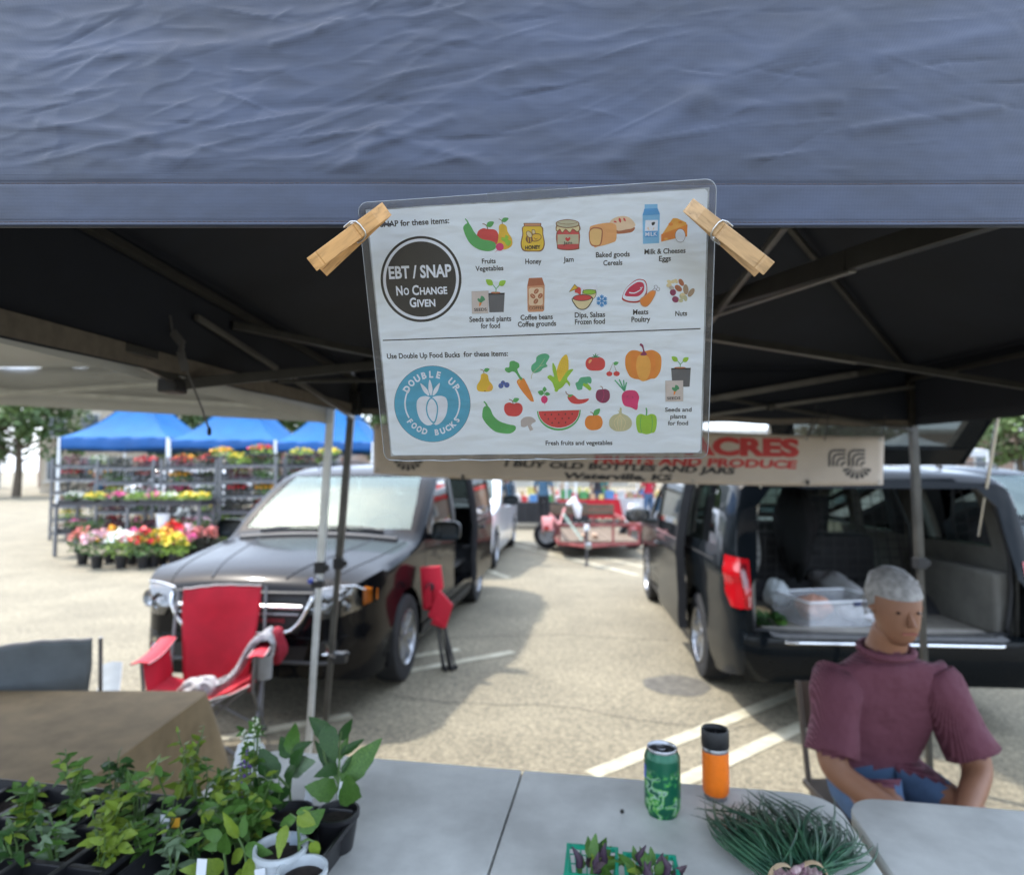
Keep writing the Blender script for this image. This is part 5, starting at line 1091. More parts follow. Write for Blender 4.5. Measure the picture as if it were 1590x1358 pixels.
        m = MB(); m.lathe([(.042, -.01), (.036, .0), (0, .006)], 18, (hx - .004, s * .67, .41 + NZ), 'x', cap=(False, False)); m.build('fog_lamp', reflector, F_, smooth=60)
    nose_panel([(-.50, .31), (.50, .31), (.54, .42), (-.54, .42)], .003, True).build('lower_grille', black_plastic, t_, smooth=180)
    nose_line([(-.80 + .1 * k, .472) for k in range(17)], .007, pc, 'bumper_crease', .0)
    nose_line([(-.72 + .09 * k, .315) for k in range(17)], .012, mat('chin_plastic', (.06, .06, .062), .6), 'chin_spoiler', .004)
    # wipers
    for (y0, y1) in ((-.60, .02), (.05, .66)):
        L_ = []
        for k in range(8):
            y = y0 + (y1 - y0) * k / 7; z = 1.135 + .012 * math.sin(PI * k / 7) + .03 * (1 - abs(y) / .8); h = skin_bvh().ray_cast(Vector((-1, y, z)), Vector((1, 0, 0))); L_.append((h[0].x - .02, y, z))
        m = MB(); m.tube(L_, .009, 6); m.build('wiper', black_plastic, t_, smooth=60)
    m = MB(); L_ = []
    for k in range(15):
        y = -.78 + 1.56 * k / 14; h = skin_bvh().ray_cast(Vector((1.2, y, 3)), Vector((0, 0, -1))); L_.append(h[0] + Vector((0, 0, -.004)))
    m.tube(L_, .03, 8); m.build('cowl_cover', black_plastic, t_, smooth=60)
    # tail lights
    for s in (-1, 1):
        tl = [(4.93, 1.09), (4.94, .84), (5.02, .76), (5.12, .76), (5.15, .78), (5.115, 1.09)]
        T_ = side_panel(tl, .008, s, .012).build('tail_light', red_l, t_, smooth=180)
        er = [(s * .845, .77), (s * .935, .76), (s * .935, 1.09), (s * .845, 1.08)]
        if s < 0: er = er[::-1]
        end_panel(er, .006, False, .012).build('tail_light_face', red_l, T_, smooth=180)
        for q, mt in (([(.86, .90), (.92, .90), (.92, 1.05), (.86, 1.05)], red_d), ([(.855, .78), (.925, .775), (.925, .83), (.855, .85)], mat('reversing_lens', (.75, .74, .72), .15, 0, .1, 30, coat=1))):
            qq = [(s * a, b_) for a, b_ in q]; qq = qq if s > 0 else qq[::-1]; end_panel(qq, .008, False, .03).build('inner_lens', mt, T_, smooth=180)
    # rear bumper
    m = MB(); L_ = []
    for k in range(21):
        y = -.90 + 1.8 * k / 20; h = skin_bvh().ray_cast(Vector((6.2, y, .50)), Vector((-1, 0, 0))); L_.append((h[0].x - .02, y, .50))
    vs = [];
    for p in L_: vs += [(p[0] + .075, p[1], .60), (p[0] + .085, p[1], .54), (p[0] + .08, p[1], .40), (p[0] + .03, p[1], .31), (p[0] - .05, p[1], .61)]
    fs = []
    for k in range(20):
        for a, b_ in ((0, 1), (1, 2), (2, 3), (4, 0)): fs.append((k*5+a, k*5+b_, (k+1)*5+b_, (k+1)*5+a))
    m.add(vs, fs); bu = m.build('rear_bumper', pc, t_, smooth=50)
    m = MB(); m.add([(p[0] + .08, p[1] * .8, .6025) for p in L_] + [(p[0] + .0, p[1] * .8, .612) for p in L_], [(k, k+1, 22+k, 21+k) for k in range(20)]); m.build('bumper_step', mat('step_plastic', (.12, .12, .12), .6, 0, .2, 20), bu)
    m = MB(); m.tube([(p[0] + .085, p[1] * .78, .575) for p in L_], .011, 8); m.build('bumper_chrome_strip', chrome, bu, smooth=60)
    # wheels
    wm = wheel_meshes()
    for ax in (AX1, AX2):
        for s in (-1, 1):
            we = bpy.data.objects.new('wheel', None); col.objects.link(we); we.parent = t_; we.location = (ax, s * .855, WR); we.rotation_euler = (0, rnd.uniform(0, 6), 0 if s < 0 else PI)
            mk('tyre', wm['tyre'], we); mk('rim', wm['rim'], we)
            m = MB()
            for k in range(25):
                a = R(-20 + 220 * k / 24); m.v += [(ax + .386 * math.cos(a), s * (halfw(ax, .6) - .02), .335 + .386 * math.sin(a)), (ax + .386 * math.cos(a), s * .62, .335 + .386 * math.sin(a))]
            m.f = [(2*k, 2*k+1, 2*k+3, 2*k+2) for k in range(24)]; m.m = [0] * 24; m.build('wheel_arch_liner', trim_d, t_, smooth=60)
    # interior: floor, dashboard, steering wheel, seats
    MB().box((3.2, 0, .572), (3.7, 1.72, .02)).build('cabin_floor', mat('cabin_carpet', (.05, .048, .045), .95, 0, .2, 12) if not hatch_open else mat('cargo_carpet', (.17, .155, .13), .95, 0, .2, 12), t_)
    MB().box((1.62, 0, 1.0), (.5, 1.6, .2)).build('dashboard', trim_d, t_, bevel=.05)
    m = MB(); m.tube([(1.98 + .06 * math.sin(a), -.38 + .19 * math.cos(a), 1.08 + .17 * math.sin(a)) for a in [2*PI*k/20 for k in range(21)]], .014, 8, cap=False); m.build('steering_wheel', trim_d, t_, smooth=60)
    sm = mat('grey_seat_fabric', (.16, .155, .15), .9, 0, .15, 10)
    for (x, ys) in ((2.35, (-.4, .4)), (3.25, (-.45, .45)) if not hatch_open else (2.36, ())):
        for y in ys:
            st = MB(); st.box((x, y, .78), (.5, .5, .18)); o = st.build('seat', sm if not hatch_open else trim_d, t_, bevel=.05, smooth=40)
            MB().box((x + .27, y, 1.10), (.14, .5, .62), Matrix.Rotation(R(-12), 3, 'Y').inverted()).build('backrest', sm if not hatch_open else trim_d, o, bevel=.05, smooth=40)
            MB().box((x + .37, y, 1.50), (.09, .26, .17)).build('headrest', sm if not hatch_open else trim_d, o, bevel=.03, smooth=40)
    # sliding door
    if slide is not None:
        dx, off = slide; mv = Matrix.Translation((dx, -off, 0))
        D = MB()
        for q in ([(2.62, .36), (3.68, .36), (3.68, 1.09), (2.62, 1.09)], [(2.62, 1.09), (2.68, 1.09), (2.68, 1.59), (2.62, 1.585)], [(3.60, 1.09), (3.68, 1.09), (3.66, 1.60), (3.58, 1.60)], [(2.68, 1.56), (3.60, 1.56), (3.60, 1.60), (2.68, 1.60)]):
            p_ = side_panel(q, .002, -1, .05); k = len(p_.v); D.add(p_.v, p_.f, 0); p2 = [(v[0], v[1] + .07, v[2]) for v in p_.v]; D.add(p2, p_.f, 1)
        for (a, b_, c, d_) in (((2.62, .36), (2.62, 1.59), 0, 0), ((3.68, .36), (3.68, 1.60), 0, 0)):
            vs = []
            for k in range(16):
                z = a[1] + (b_[1] - a[1]) * k / 15; y = -(halfw(a[0], z) + .002); vs += [(a[0], y, z), (a[0], y + .07, z)]
            D.add(vs, [(2*k, 2*k+1, 2*k+3, 2*k+2) for k in range(15)], 1)
        D.v = [(x + dx, y - off, z) for x, y, z in D.v]
        dr = D.build('sliding_door', [pc, trim_d], t_, smooth=60)
        G_ = side_panel([(2.68, 1.09), (3.60, 1.09), (3.60, 1.56), (2.68, 1.56)], -.01, -1, .06); G_.v = [(x + dx, y - off, z) for x, y, z in G_.v]; G_.build('door_window', cglass, dr, smooth=180)
        x, z = 2.78, .97; y = -(halfw(x, z)) - off; MB().tube([(x+dx, y, z), (x+dx+.02, y-.035, z), (x+dx+.16, y-.035, z), (x+dx+.18, y, z)], .012, 8).build('door_handle', pc, dr, smooth=60)
        m = side_panel([(2.62, 1.075), (3.68, 1.085), (3.68, 1.10), (2.62, 1.092)], .006, -1, .08); m.v = [(x + dx, y - off, z) for x, y, z in m.v]; m.build('belt_moulding', chrome, dr, smooth=180)
        MB().beam((2.7 + dx, -.93 - off * .5, .75), (3.0 + dx * .6, -.86, .75), .03, .03).build('door_arm', trim_d, dr)
        m = side_panel([(3.7, 1.01), (4.7, 1.02), (4.7, 1.035), (3.7, 1.025)], .002, -1, .08); m.build('door_track', seam_m, t_)
    if hatch_open:
        # raised hatch
        hp = Vector((4.93, 0, 1.695)); dirv = Vector((.62, 0, 1)).normalized(); nrm = Vector((1, 0, -.62)).normalized(); H = MB()
        for (v0, v1, hw) in ((0, .12, .62), (.12, .5, 0), (.5, 1.08, .76)):
            if hw: H.grid(lambda u, v, v0=v0, v1=v1: hp + dirv * (v0 + (v1 - v0) * v) + Vector((0, (-1 + 2 * u) * (.62 + .15 * min(1, (v0 + (v1-v0)*v) / .6)), 0)) + Vector((.05, 0, 0)) * math.sin(PI * u), 8, 4)
        for s in (-1, 1): H.add([hp + dirv * a + Vector((0, s * w_, 0)) for a, w_ in ((.12, .50), (.12, .65), (.5, .745), (.5, .6))], [(0, 1, 2, 3)])
        ho = H.build('tailgate', [pc], t_, smooth=50, solid=.05)
        m = MB(); m.add([hp + dirv * a + Vector((.0, w_, 0)) for a, w_ in ((.12, -.5), (.12, .5), (.5, .6), (.5, -.6))], [(0, 1, 2, 3)]); m.build('tailgate_window', dkg, ho)
        for s in (-1, 1): MB().tube([(4.86, s * .74, 1.22), hp + dirv * .42 + Vector((.02, s * .70, 0))], .011, 8).build('gas_strut', chrome, ho, smooth=60)
        # trim frame round the opening, D pillars
        m = MB(); ring = [(5.02 if z < 1.1 else 5.02 - (z - 1.1) * .18, y, z) for y, z in spline([(-.80, .66), (-.72, .60), (0, .585), (.72, .60), (.80, .66), (.835, 1.0), (.79, 1.42), (.70, 1.56), (0, 1.585), (-.70, 1.56), (-.79, 1.42), (-.835, 1.0)], 4)]
        m.tube(ring + [ring[0]], .018, 8, cap=False); m.build('door_seal', black_plastic, t_, smooth=60)
        MB().box((5.0, 0, .592), (.26, 1.42, .02)).build('load_sill', mat('load_sill_plastic', (.30, .28, .25), .6, 0, .15, 10), t_, bevel=.006)
        for s in (-1, 1):
            MB().box((4.55, s * .82, .78), (.85, .12, .42)).build('side_trim_panel', trim, t_, bevel=.03)
            MB().box((3.78, s * .87, 1.1), (.12, .05, 1.05)).build('pillar_trim', trim, t_, bevel=.015)
        if cage:
            xg = 3.92; cg = MB()
            for k in range(-8, 9): cg.tube([(xg, k * .095, .60), (xg, k * .095 * (.82 if abs(k) > 4 else .95), 1.60)], .004, 4)
            for k in range(14): cg.tube([(xg, -.78 + .004 * k * (k > 6), .66 + .072 * k), (xg, .78 - .004 * k * (k > 6), .66 + .072 * k)], .004, 4)
            cg.tube([(xg, -.8, .6), (xg, -.78, 1.2), (xg, -.62, 1.6), (xg, .62, 1.6), (xg, .78, 1.2), (xg, .8, .6), (xg, -.8, .6)], .012, 6)
            cg.build('cargo_cage', black_plastic, t_)
            MB().box((xg - .35, .0, .86), (.35, 1.2, .5)).build('folded_seat', trim_d, t_, bevel=.06, smooth=40)
            MB().box((xg - .03, 0, .66), (.05, 1.55, .18)).build('divider_base', trim_d, t_, bevel=.01)
    return t_
minivan('black minivan facing the camera with its side door open, behind the red camp chair', (-1.82, 4.31, 0), math.atan2(.991, .131), 'black', slide=(.86, .085), sy=.90)
v2 = minivan('dark minivan seen from behind with its tailgate raised and cargo area open', (2.775, 9.23, 0), math.atan2(-.997, -.0755), 'graphite', hatch_open=True, slide=(.30, .13), cage=True)
minivan('white minivan parked directly behind the black minivan', (-1.32, 10.15, 0), math.atan2(.991, .10), 'white', priv=True)
minivan('black minivan facing the camera at the far right, beyond the raised tailgate', (5.35, 5.6, 0), math.atan2(.995, .05), 'black')
# ================================================================== FOLDING TABLES
TZ = 1.03
hdpe = mat('grey_white_moulded_plastic', (.60, .60, .565), .5, 0, .2, 5, bump=.25, bs=260, bdist=.0006, det=8)
hdpe_n = hdpe.node_tree
def rr2(x0, x1, y0, y1, r_, corners):
    out = []
    for k, (cx, cy, a0) in enumerate(((x1-r_, y1-r_, 0), (x0+r_, y1-r_, 90), (x0+r_, y0+r_, 180), (x1-r_, y0+r_, 270))):
        if corners[k]:
            for q in range(9): a = R(a0 + 90*q/8); out.append((cx + r_*math.cos(a), cy + r_*math.sin(a)))
        else: out.append(((x1, y1), (x0, y1), (x0, y0), (x1, y0))[k])
    return out
def folding_table(cx, cy, rz, label, z=TZ, lx=1.22, ly=.62):
    t_ = thing('folding_table', label, 'table', (cx, cy, 0), rz, 'folding market tables')
    for x0, x1, cn in ((-lx/2, -.0012, (0, 1, 1, 0)), (.0012, lx/2, (1, 0, 0, 1))):
        m = MB(); m.prism(rr2(x0, x1, -ly/2, ly/2, .07, cn), 'z', z - .045, z); m.build('tabletop_half', hdpe, t_, bevel=.006, smooth=40)
    for sx_ in (-1, 1):
        for sy_ in (-1, 1):
            x, y = sx_ * (lx/2 - .14), sy_ * (ly/2 - .08); m = MB(); m.tube([(x - sx_*.02, y, z - .05), (x, y, .32), (x + sx_*.01, y, .0)], .0135, 10); lg = m.build('leg', steel, t_, smooth=60)
            m = MB(); m.tube([(x, y, .36), (x + sx_*.01, y, .005)], .02, 10); m.build('leg_extender', mat('white_pvc', (.75, .75, .73), .4), lg, smooth=60)
        m = MB(); m.tube([(sx_*(lx/2-.14), -ly/2+.08, .6), (sx_*(lx/2-.14), ly/2-.08, .6)], .01, 8); m.build('leg_brace', steel, t_, smooth=60)
    return t_
TA = R(-9.8); ca, sa = math.cos(TA), math.sin(TA); TC = Vector((-.030, 1.075))
folding_table(TC.x, TC.y, TA, 'grey-white plastic folding table with a centre fold, carrying the green can and orange tumbler')
folding_table(TC.x + 1.235 * ca + .0, TC.y + 1.235 * sa + .0, TA, 'grey-white folding table butted against the right end, under the spring onion tips')
folding_table(TC.x - 1.235 * ca - .29 * -sa * 1, TC.y - 1.235 * sa - .29 * ca, TA, 'grey-white folding table at the left, under the seedling cell tray')
# ------------------------------------------------------------------ can
c = G(1033, 1270, TZ); can = thing('drink_can', 'green aluminium drink can with pale leafy lettering, open on the table', 'can', (c.x, c.y + .02, TZ), R(20))
canm = mat('green_can_print', (.008, .11, .055), .32, .35, 0, 24, c2=(.10, .36, .12), p0=.50, p1=.56, det=3, spec=.6)
def can_print(name, lo, hi, scale, z0, z1):
    m = bpy.data.materials.new(name); m.use_nodes = True; t = m.node_tree; n = t.nodes; l = t.links; b = n['Principled BSDF']; b.inputs['Roughness'].default_value = .3; b.inputs['Metallic'].default_value = .3
    tcn = n.new('ShaderNodeTexCoord'); nz = n.new('ShaderNodeTexNoise'); nz.inputs['Scale'].default_value = scale; nz.inputs['Detail'].default_value = 4; nz.inputs['Distortion'].default_value = 1.2; l.new(tcn.outputs['Object'], nz.inputs['Vector'])
    rp = n.new('ShaderNodeValToRGB'); e = rp.color_ramp.elements; e[0].position = .46; e[0].color = (*lo, 1); e[1].position = .52; e[1].color = (.05, .30, .08, 1); x = e.new(.56); x.color = (.16, .42, .05, 1); x = e.new(.60); x.color = (.35, .5, .4, 1); x = e.new(.66); x.color = (*lo, 1)
    l.new(nz.outputs['Fac'], rp.inputs['Fac']); sp = n.new('ShaderNodeSeparateXYZ'); l.new(tcn.outputs['Object'], sp.inputs[0])
    mr = n.new('ShaderNodeMapRange'); mr.inputs['From Min'].default_value = z1; mr.inputs['From Max'].default_value = z1 - .02; l.new(sp.outputs['Z'], mr.inputs['Value'])
    mx = n.new('ShaderNodeMix'); mx.data_type = 'RGBA'; mx.inputs['A'].default_value = (*lo, 1); l.new(mr.outputs[0], mx.inputs['Factor']); l.new(rp.outputs['Color'], mx.inputs['B']); l.new(mx.outputs['Result'], b.inputs['Base Color']); return m
MB().lathe([(.024, .002), (.0265, .0), (.0275, .004), (.0325, .013), (.0328, .02), (.0328, .10), (.032, .104), (.0275, .114)], 40, cap=(True, False)).build('can_body', can_print('green_can_print', (.006, .095, .05), 0, 55, 0, .088), can, smooth=50)
MB().lathe([(.0272, .113), (.0277, .118), (.0268, .1195), (.0258, .118), (.0245, .1135), (.0, .1135)], 40, cap=(False, False)).build('can_lid', alloy, can, smooth=40)
m = MB(); m.add([(.0 + .010*math.cos(a), -.011 + .008*math.sin(a), .1139) for a in [2*PI*k/20 for k in range(20)]], [tuple(range(20))]); m.build('can_opening', seam_m, can)
m = MB(); m.tube([(.007*math.cos(a), .006 + .010*math.sin(a), .1155 + .001*math.sin(a)) for a in [2*PI*k/16 for k in range(17)]], .0014, 6, cap=False); m.build('pull_tab', alloy, can, smooth=60)
m = MB(); m.grid(lambda u, v: (.0330*math.cos(R(150 + 26*u)), .0330*math.sin(R(150 + 26*u)), .066 + .024*v), 6, 3); m.build('blue_mark', mat('can_blue_print', (.03, .09, .40), .35), can, smooth=180)
# ------------------------------------------------------------------ tumbler
c = G(1117, 1246, TZ); tu = thing('travel_tumbler', 'small orange insulated tumbler with a black lid, standing beside the green can', 'tumbler', (c.x, c.y + .02, TZ))
orange = mat('orange_powder_coat', (.80, .17, .008), .42, 0, .05, 60, bump=.1, bs=500)
MB().lathe([(.019, 0), (.0215, .003), (.0218, .010)], 36, cap=(True, False)).build('steel_base', alloy, tu, smooth=40)
MB().lathe([(.0220, .0095), (.0245, .016), (.0250, .03), (.0250, .088), (.0248, .090)], 36, cap=(False, False)).build('coated_body', orange, tu, smooth=50)
MB().lathe([(.0244, .0895), (.0246, .097), (.0240, .098)], 36, cap=(False, False)).build('steel_neck', alloy, tu, smooth=40)
MB().lathe([(.0252, .0975), (.0262, .100), (.0262, .128), (.0245, .131), (.0225, .129), (.0215, .122), (.004, .121), (.003, .126), (0, .127)], 36, cap=(False, False)).build('lid', black_plastic, tu, smooth=40)
c = G(966, 1262, TZ); m = MB(); m.lathe([(0, 0), (.003, .001), (.004, .003), (.003, .006), (0, .007)], 12, (0, 0, 0), cap=(False, False)); tag(m.build('dried_seed', mat('dark_seed', (.02, .018, .015), .6), None, smooth=60), 'tiny dark seed lying alone on the table left of the green can', 'seed'); bpy.data.objects['dried_seed'].location = c

# ================================================================== PLANTS
def leafmat(n_, c, c2, rough=.45): return mat(n_, c, rough, 0, .22, 35, c2=c2, spec=.35, bump=.3, bs=120, bdist=.001)
LM = {'dark': leafmat('deep_green_leaf', (.018, .058, .013), (.035, .09, .02)), 'mid': leafmat('mid_green_leaf', (.040, .11, .018), (.085, .18, .03)), 'lime': leafmat('lime_green_leaf', (.11, .19, .02), (.20, .27, .03)),
      'grey': leafmat('grey_green_leaf', (.09, .15, .08), (.15, .21, .12)), 'purple': leafmat('purple_leaf', (.05, .03, .045), (.08, .05, .06)), 'onion': leafmat('blue_green_blade', (.022, .075, .045), (.05, .13, .065), .4)}
stemm = mat('green_stem', (.08, .14, .04), .5, 0, .2, 40); soil = mat('potting_soil', (.022, .016, .012), .95, 0, .5, 60, bump=1, bs=90)
_LF = {}
def leaf_mesh(kind, shape, v):
    """unit leaf: base at origin, tip at +x 1, width on y; variants curl differently"""
    k_ = (kind, shape, v)
    if k_ in _LF: return _LF[k_]
    rn = random.Random(hash((shape, v)) & 0xffff if False else (len(shape) * 31 + v)); wd = {'ovate': .215, 'lance': .135, 'round': .34, 'blade': .09}[shape]
    droop = [.10, .28, -.05, .18][v % 4]; fold = [.10, .05, .14, .0][v % 4]; m = MB()
    def fn(u, w_):
        s = w_ * 2 - 1; t_ = u; e = math.sin(PI * min(1, t_ ** .8)) ** .75 * wd * (1.15 - .45 * t_)
        if u < .08: e = max(e * (u / .08), .012)
        z = -droop * t_ * t_ + fold * abs(s) * e * 2 + .012 * math.sin(t_ * 17 + s * 2 + v) * abs(s)
        return (t_, s * e * (1 + .06 * math.sin(t_ * 23 + v)), z)
    m.grid(fn, 11, 6); me = m.mesh('leaf', LM[kind], 180); _LF[k_] = me; return me
def add_leaf(parent, off, a, b_, kind, shape, wscale=1.0, v=0, up=None):
    a, b_ = Vector(a) - off, Vector(b_) - off; x = b_ - a; ln = x.length; x.normalize(); up = Vector(up or (rnd.uniform(-.3, .3), -.45, 1)); y = up.cross(x).normalized(); z = x.cross(y)
    o = bpy.data.objects.new('leaf', leaf_mesh(kind, shape, v % 4)); col.objects.link(o); o.parent = parent
    M = Matrix((x * ln, y * ln * wscale, z * ln)).transposed().to_4x4(); M.translation = a; o.matrix_local = M; return o
def px_plant(name, label, cat, base, zb_, stems, leaves, kind, shape, group=None, dy=0):
    """stems: lists of px points from the base; leaves: (attach px, tip px, width, kind?, depth shift)"""
    B = G(base[0], base[1], zb_); t_ = thing(name, label, cat, B, 0, group); Y = B.y
    for s in stems:
        pts = [P(p[0], p[1], Y + (p[2] if len(p) > 2 else 0)) - B for p in s]; n_ = len(pts); MB().tube(pts, [.0028 * (1 - .6 * k / max(1, n_ - 1)) for k in range(n_)], 7).build('stem', stemm, t_, smooth=60)
    for k, L_ in enumerate(leaves):
        (ax, ay), (bx, by), wsc = L_[:3]; kd = L_[3] if len(L_) > 3 and L_[3] else kind; d = L_[4] if len(L_) > 4 else rnd.uniform(-.03, .02)
        A_ = P(ax, ay, Y); C_ = P(bx, by, Y + d); add_leaf(t_, B, A_, C_, kd, shape, wsc, k, up=(rnd.uniform(-.4, .4), -1.1, .5))
    return t_
px_plant('eggplant_seedling', 'tallest dark green seedling with big broad leaves at the right rear of the black tray', 'plant', (524, 1262), 1.07, [[(524, 1262), (526, 1200), (528, 1150), (530, 1135)], [(526, 1215), (505, 1180), (500, 1150)]],
         [((530, 1215), (592, 1146), 1.0, 'mid', .02), ((527, 1150), (549, 1112), .95, None, .03), ((520, 1150), (480, 1112), 1.1, None, .02), ((505, 1125), (518, 1182), 1.35, None, -.03), ((528, 1172), (566, 1145), .8), ((524, 1205), (487, 1150), .7), ((528, 1222), (565, 1236), 1.5, 'mid', -.05), ((523, 1228), (478, 1222), 1.5, 'mid', -.04), ((526, 1180), (541, 1140), .8, 'mid'), ((524, 1190), (498, 1200), 1.0, None, -.05), ((530, 1200), (548, 1172), .8)], 'dark', 'ovate')
px_plant('eggplant_seedling', 'dark leafy seedling with a pale woody stem left of the tallest one', 'plant', (452, 1262), 1.07, [[(452, 1262), (450, 1225), (454, 1190), (452, 1160)], [(451, 1225), (432, 1205), (425, 1195)]],
         [((452, 1175), (434, 1142), 1.5, None, .02), ((452, 1170), (455, 1118), 1.2, 'mid', .03), ((454, 1165), (486, 1150), 1.0), ((430, 1208), (402, 1160), 1.3, None, .0), ((453, 1190), (487, 1182), 1.4, 'grey', -.02), ((453, 1205), (476, 1190), 1.4, 'grey'), ((452, 1215), (440, 1230), 1.0), ((453, 1185), (444, 1215), 1.3, 'dark', -.04), ((452, 1190), (470, 1160), 1.0, 'dark')], 'dark', 'ovate')
px_plant('pepper_seedling', 'yellow-green seedling with drooping oval leaves in the nearer white pot', 'plant', (466, 1338), 1.09, [[(466, 1345), (464, 1300), (462, 1270), (450, 1262)], [(464, 1310), (478, 1302), (488, 1306)]],
         [((444, 1280), (430, 1332), 1.1, 'lime', -.03), ((460, 1268), (425, 1285), .8), ((462, 1265), (492, 1280), 1.3, 'lime', -.02), ((486, 1304), (492, 1336), 1.3, 'lime'), ((460, 1262), (485, 1252), .8, 'mid'), ((463, 1290), (505, 1255), 1.5, 'mid', .02)], 'mid', 'ovate')
px_plant('pepper_seedling', 'bright green seedling with long pointed leaves low in front of the white pots', 'plant', (352, 1350), 1.07, [[(352, 1360), (348, 1325), (346, 1300)], [(385, 1350), (380, 1320), (370, 1300)]],
         [((346, 1300), (312, 1290), 1.1), ((346, 1310), (310, 1318), 1.0), ((348, 1325), (352, 1288), .9), ((350, 1345), (285, 1352), .9, 'lime', -.05), ((380, 1315), (420, 1325), .9), ((378, 1318), (350, 1345), 1.0, 'lime'), ((376, 1300), (380, 1262), 1.0, 'mid'), ((382, 1335), (398, 1368), 1.4, 'lime', -.04), ((370, 1300), (345, 1262), .8, 'lime'), ((384, 1350), (362, 1372), 1.4, 'lime', -.03)], 'mid', 'ovate')
def herb(base, zb_, hpx, spread, kind, label, name='herb_seedling', shape='lance', nst=5, nl=44, lsz=.028, lean=0, flower=None, seed=0, cat='plant'):
    rn = random.Random(seed); B = G(base[0], base[1], zb_); h = hpx * 1.22 * B.y / FPX; t_ = thing(name, label, cat, B, 0, 'herb seedlings in the trays' if False else None)
    for s in range(nst):
        a = rn.uniform(0, 2*PI); r_ = spread * rn.uniform(.2, 1); hh = h * rn.uniform(.75, 1); tip = Vector((r_*math.cos(a) + lean, r_*math.sin(a) * .6, hh)); mid = tip * .5 + Vector((rn.uniform(-.01, .01), 0, hh * .06)); st = [Vector((0, 0, -.02)), mid, tip]
        MB().tube(st, [.0018, .0014, .0008], 6).build('stem', stemm, t_, smooth=60)
        for k in range(nl // nst):
            u = rn.uniform(.2, 1.0); p = st[0].lerp(mid, u * 2) if u < .5 else mid.lerp(tip, u * 2 - 1); b2 = rn.uniform(0, 2*PI); L_ = lsz * rn.uniform(.6, 1.2) * (1.2 - .5 * u)
            q = p + Vector((math.cos(b2) * L_, math.sin(b2) * L_, L_ * rn.uniform(-.5, .6))); add_leaf(t_, Vector((0, 0, 0)), p, q, kind if rn.random() < .75 else ('lime' if kind != 'grey' else 'mid'), shape, 1.2, k, up=(rn.uniform(-.5, .5), rn.uniform(-1, 0), 1))
        if flower:
            m = MB()
            for k in range(9): m.lathe([(0, -.003), (.0025, 0), (0, .003)], 5, tip + Vector((rn.uniform(-.005, .005), rn.uniform(-.005, .005), -.006 * k)), cap=(False, False))
            m.build('flower_spike', mat('flower_' + flower, {'purple': (.12, .06, .25), 'white': (.6, .62, .5)}[flower], .7), t_)['kind'] = 'stuff'
    return t_
herb((275, 1258), 1.07, 88, .05, 'lime', 'pale green straggly herb standing tallest at the left of the cell tray', seed=1, nst=4, nl=40, lsz=.03, shape='ovate')
herb((310, 1262), 1.07, 70, .05, 'mid', 'fresh green herb between the tall straggly one and the flowering basil', seed=2, nst=5, nl=48, lsz=.026)
herb((392, 1262), 1.07, 122, .028, 'mid', 'tall basil gone to seed with whitish flower spikes in the middle of the trays', seed=3, nst=5, nl=60, lsz=.022, flower='white', shape='ovate')
herb((372, 1280), 1.07, 85, .035, 'lime', 'small-leaved basil with a purple flower spike in front of the white bag', seed=4, nst=4, nl=48, lsz=.022, flower='purple', shape='ovate')
herb((405, 1298), 1.07, 75, .05, 'mid', 'bushy mint-like seedling growing between the flowering basil and the white pot', seed=5, nst=6, nl=54, lsz=.034, shape='ovate')
herb((268, 1352), 1.07, 55, .028, 'grey', 'grey-green sage-like seedling at the lower left corner of the cell tray', seed=6, nst=3, nl=34, lsz=.03, shape='lance')
herb((330, 1305), 1.07, 55, .05, 'mid', 'low leafy seedling in the centre of the cell tray', seed=7, nst=5, nl=40, lsz=.03, shape='ovate')
herb((252, 1300), 1.07, 48, .04, 'grey', 'sparse seedling beside a yellow tag at the left of the cell tray', seed=8, nst=4, nl=20, lsz=.024, shape='ovate')
herb((212, 1290), 1.07, 85, .05, 'mid', 'leafy herb in the left half of the cell tray near the table end', seed=9, nst=5, nl=44, lsz=.03, shape='ovate')
herb((165, 1320), 1.07, 75, .05, 'lime', 'light green seedling at the far left end of the cell tray', seed=10, nst=5, nl=44, lsz=.03, shape='ovate')
herb((292, 1248), 1.07, 100, .045, 'lime', 'taller wispy yellow-green herb at the back row of the cell tray', seed=21, nst=4, nl=44, lsz=.026)
herb((345, 1262), 1.07, 66, .045, 'mid', 'leafy herb in the back row beside the white bag', seed=22, nst=5, nl=46, lsz=.03, shape='ovate')
herb((372, 1318), 1.07, 58, .05, 'mid', 'bushy seedling at the right side of the cell tray', seed=23, nst=6, nl=50, lsz=.032, shape='ovate')
herb((300, 1328), 1.07, 46, .05, 'dark', 'low dark seedling near the front of the cell tray', seed=24, nst=5, nl=40, lsz=.028)
herb((120, 1270), 1.07, 80, .06, 'mid', 'tall seedling in the back corner of the cell tray at the far left', seed=25, nst=5, nl=50, lsz=.032, shape='ovate')
herb((90, 1335), 1.07, 60, .06, 'grey', 'grey-green herb at the far left front of the cell tray', seed=26, nst=5, nl=44, lsz=.03)
herb((235, 1335), 1.07, 56, .05, 'mid', 'green herb in the front row left of the sage-like seedling', seed=27, nst=5, nl=46, lsz=.03)
herb((180, 1262), 1.07, 74, .05, 'dark', 'dark leafy seedling in the back row left of centre', seed=28, nst=5, nl=46, lsz=.032, shape='ovate')
herb((40, 1290), 1.07, 70, .06, 'mid', 'leafy seedling at the far left end of the back row of the cell tray', seed=31, nst=5, nl=50, lsz=.032, shape='ovate')
herb((150, 1352), 1.07, 55, .06, 'lime', 'yellow-green herb in the front row of the cell tray at the far left', seed=32, nst=5, nl=50, lsz=.03, shape='ovate')
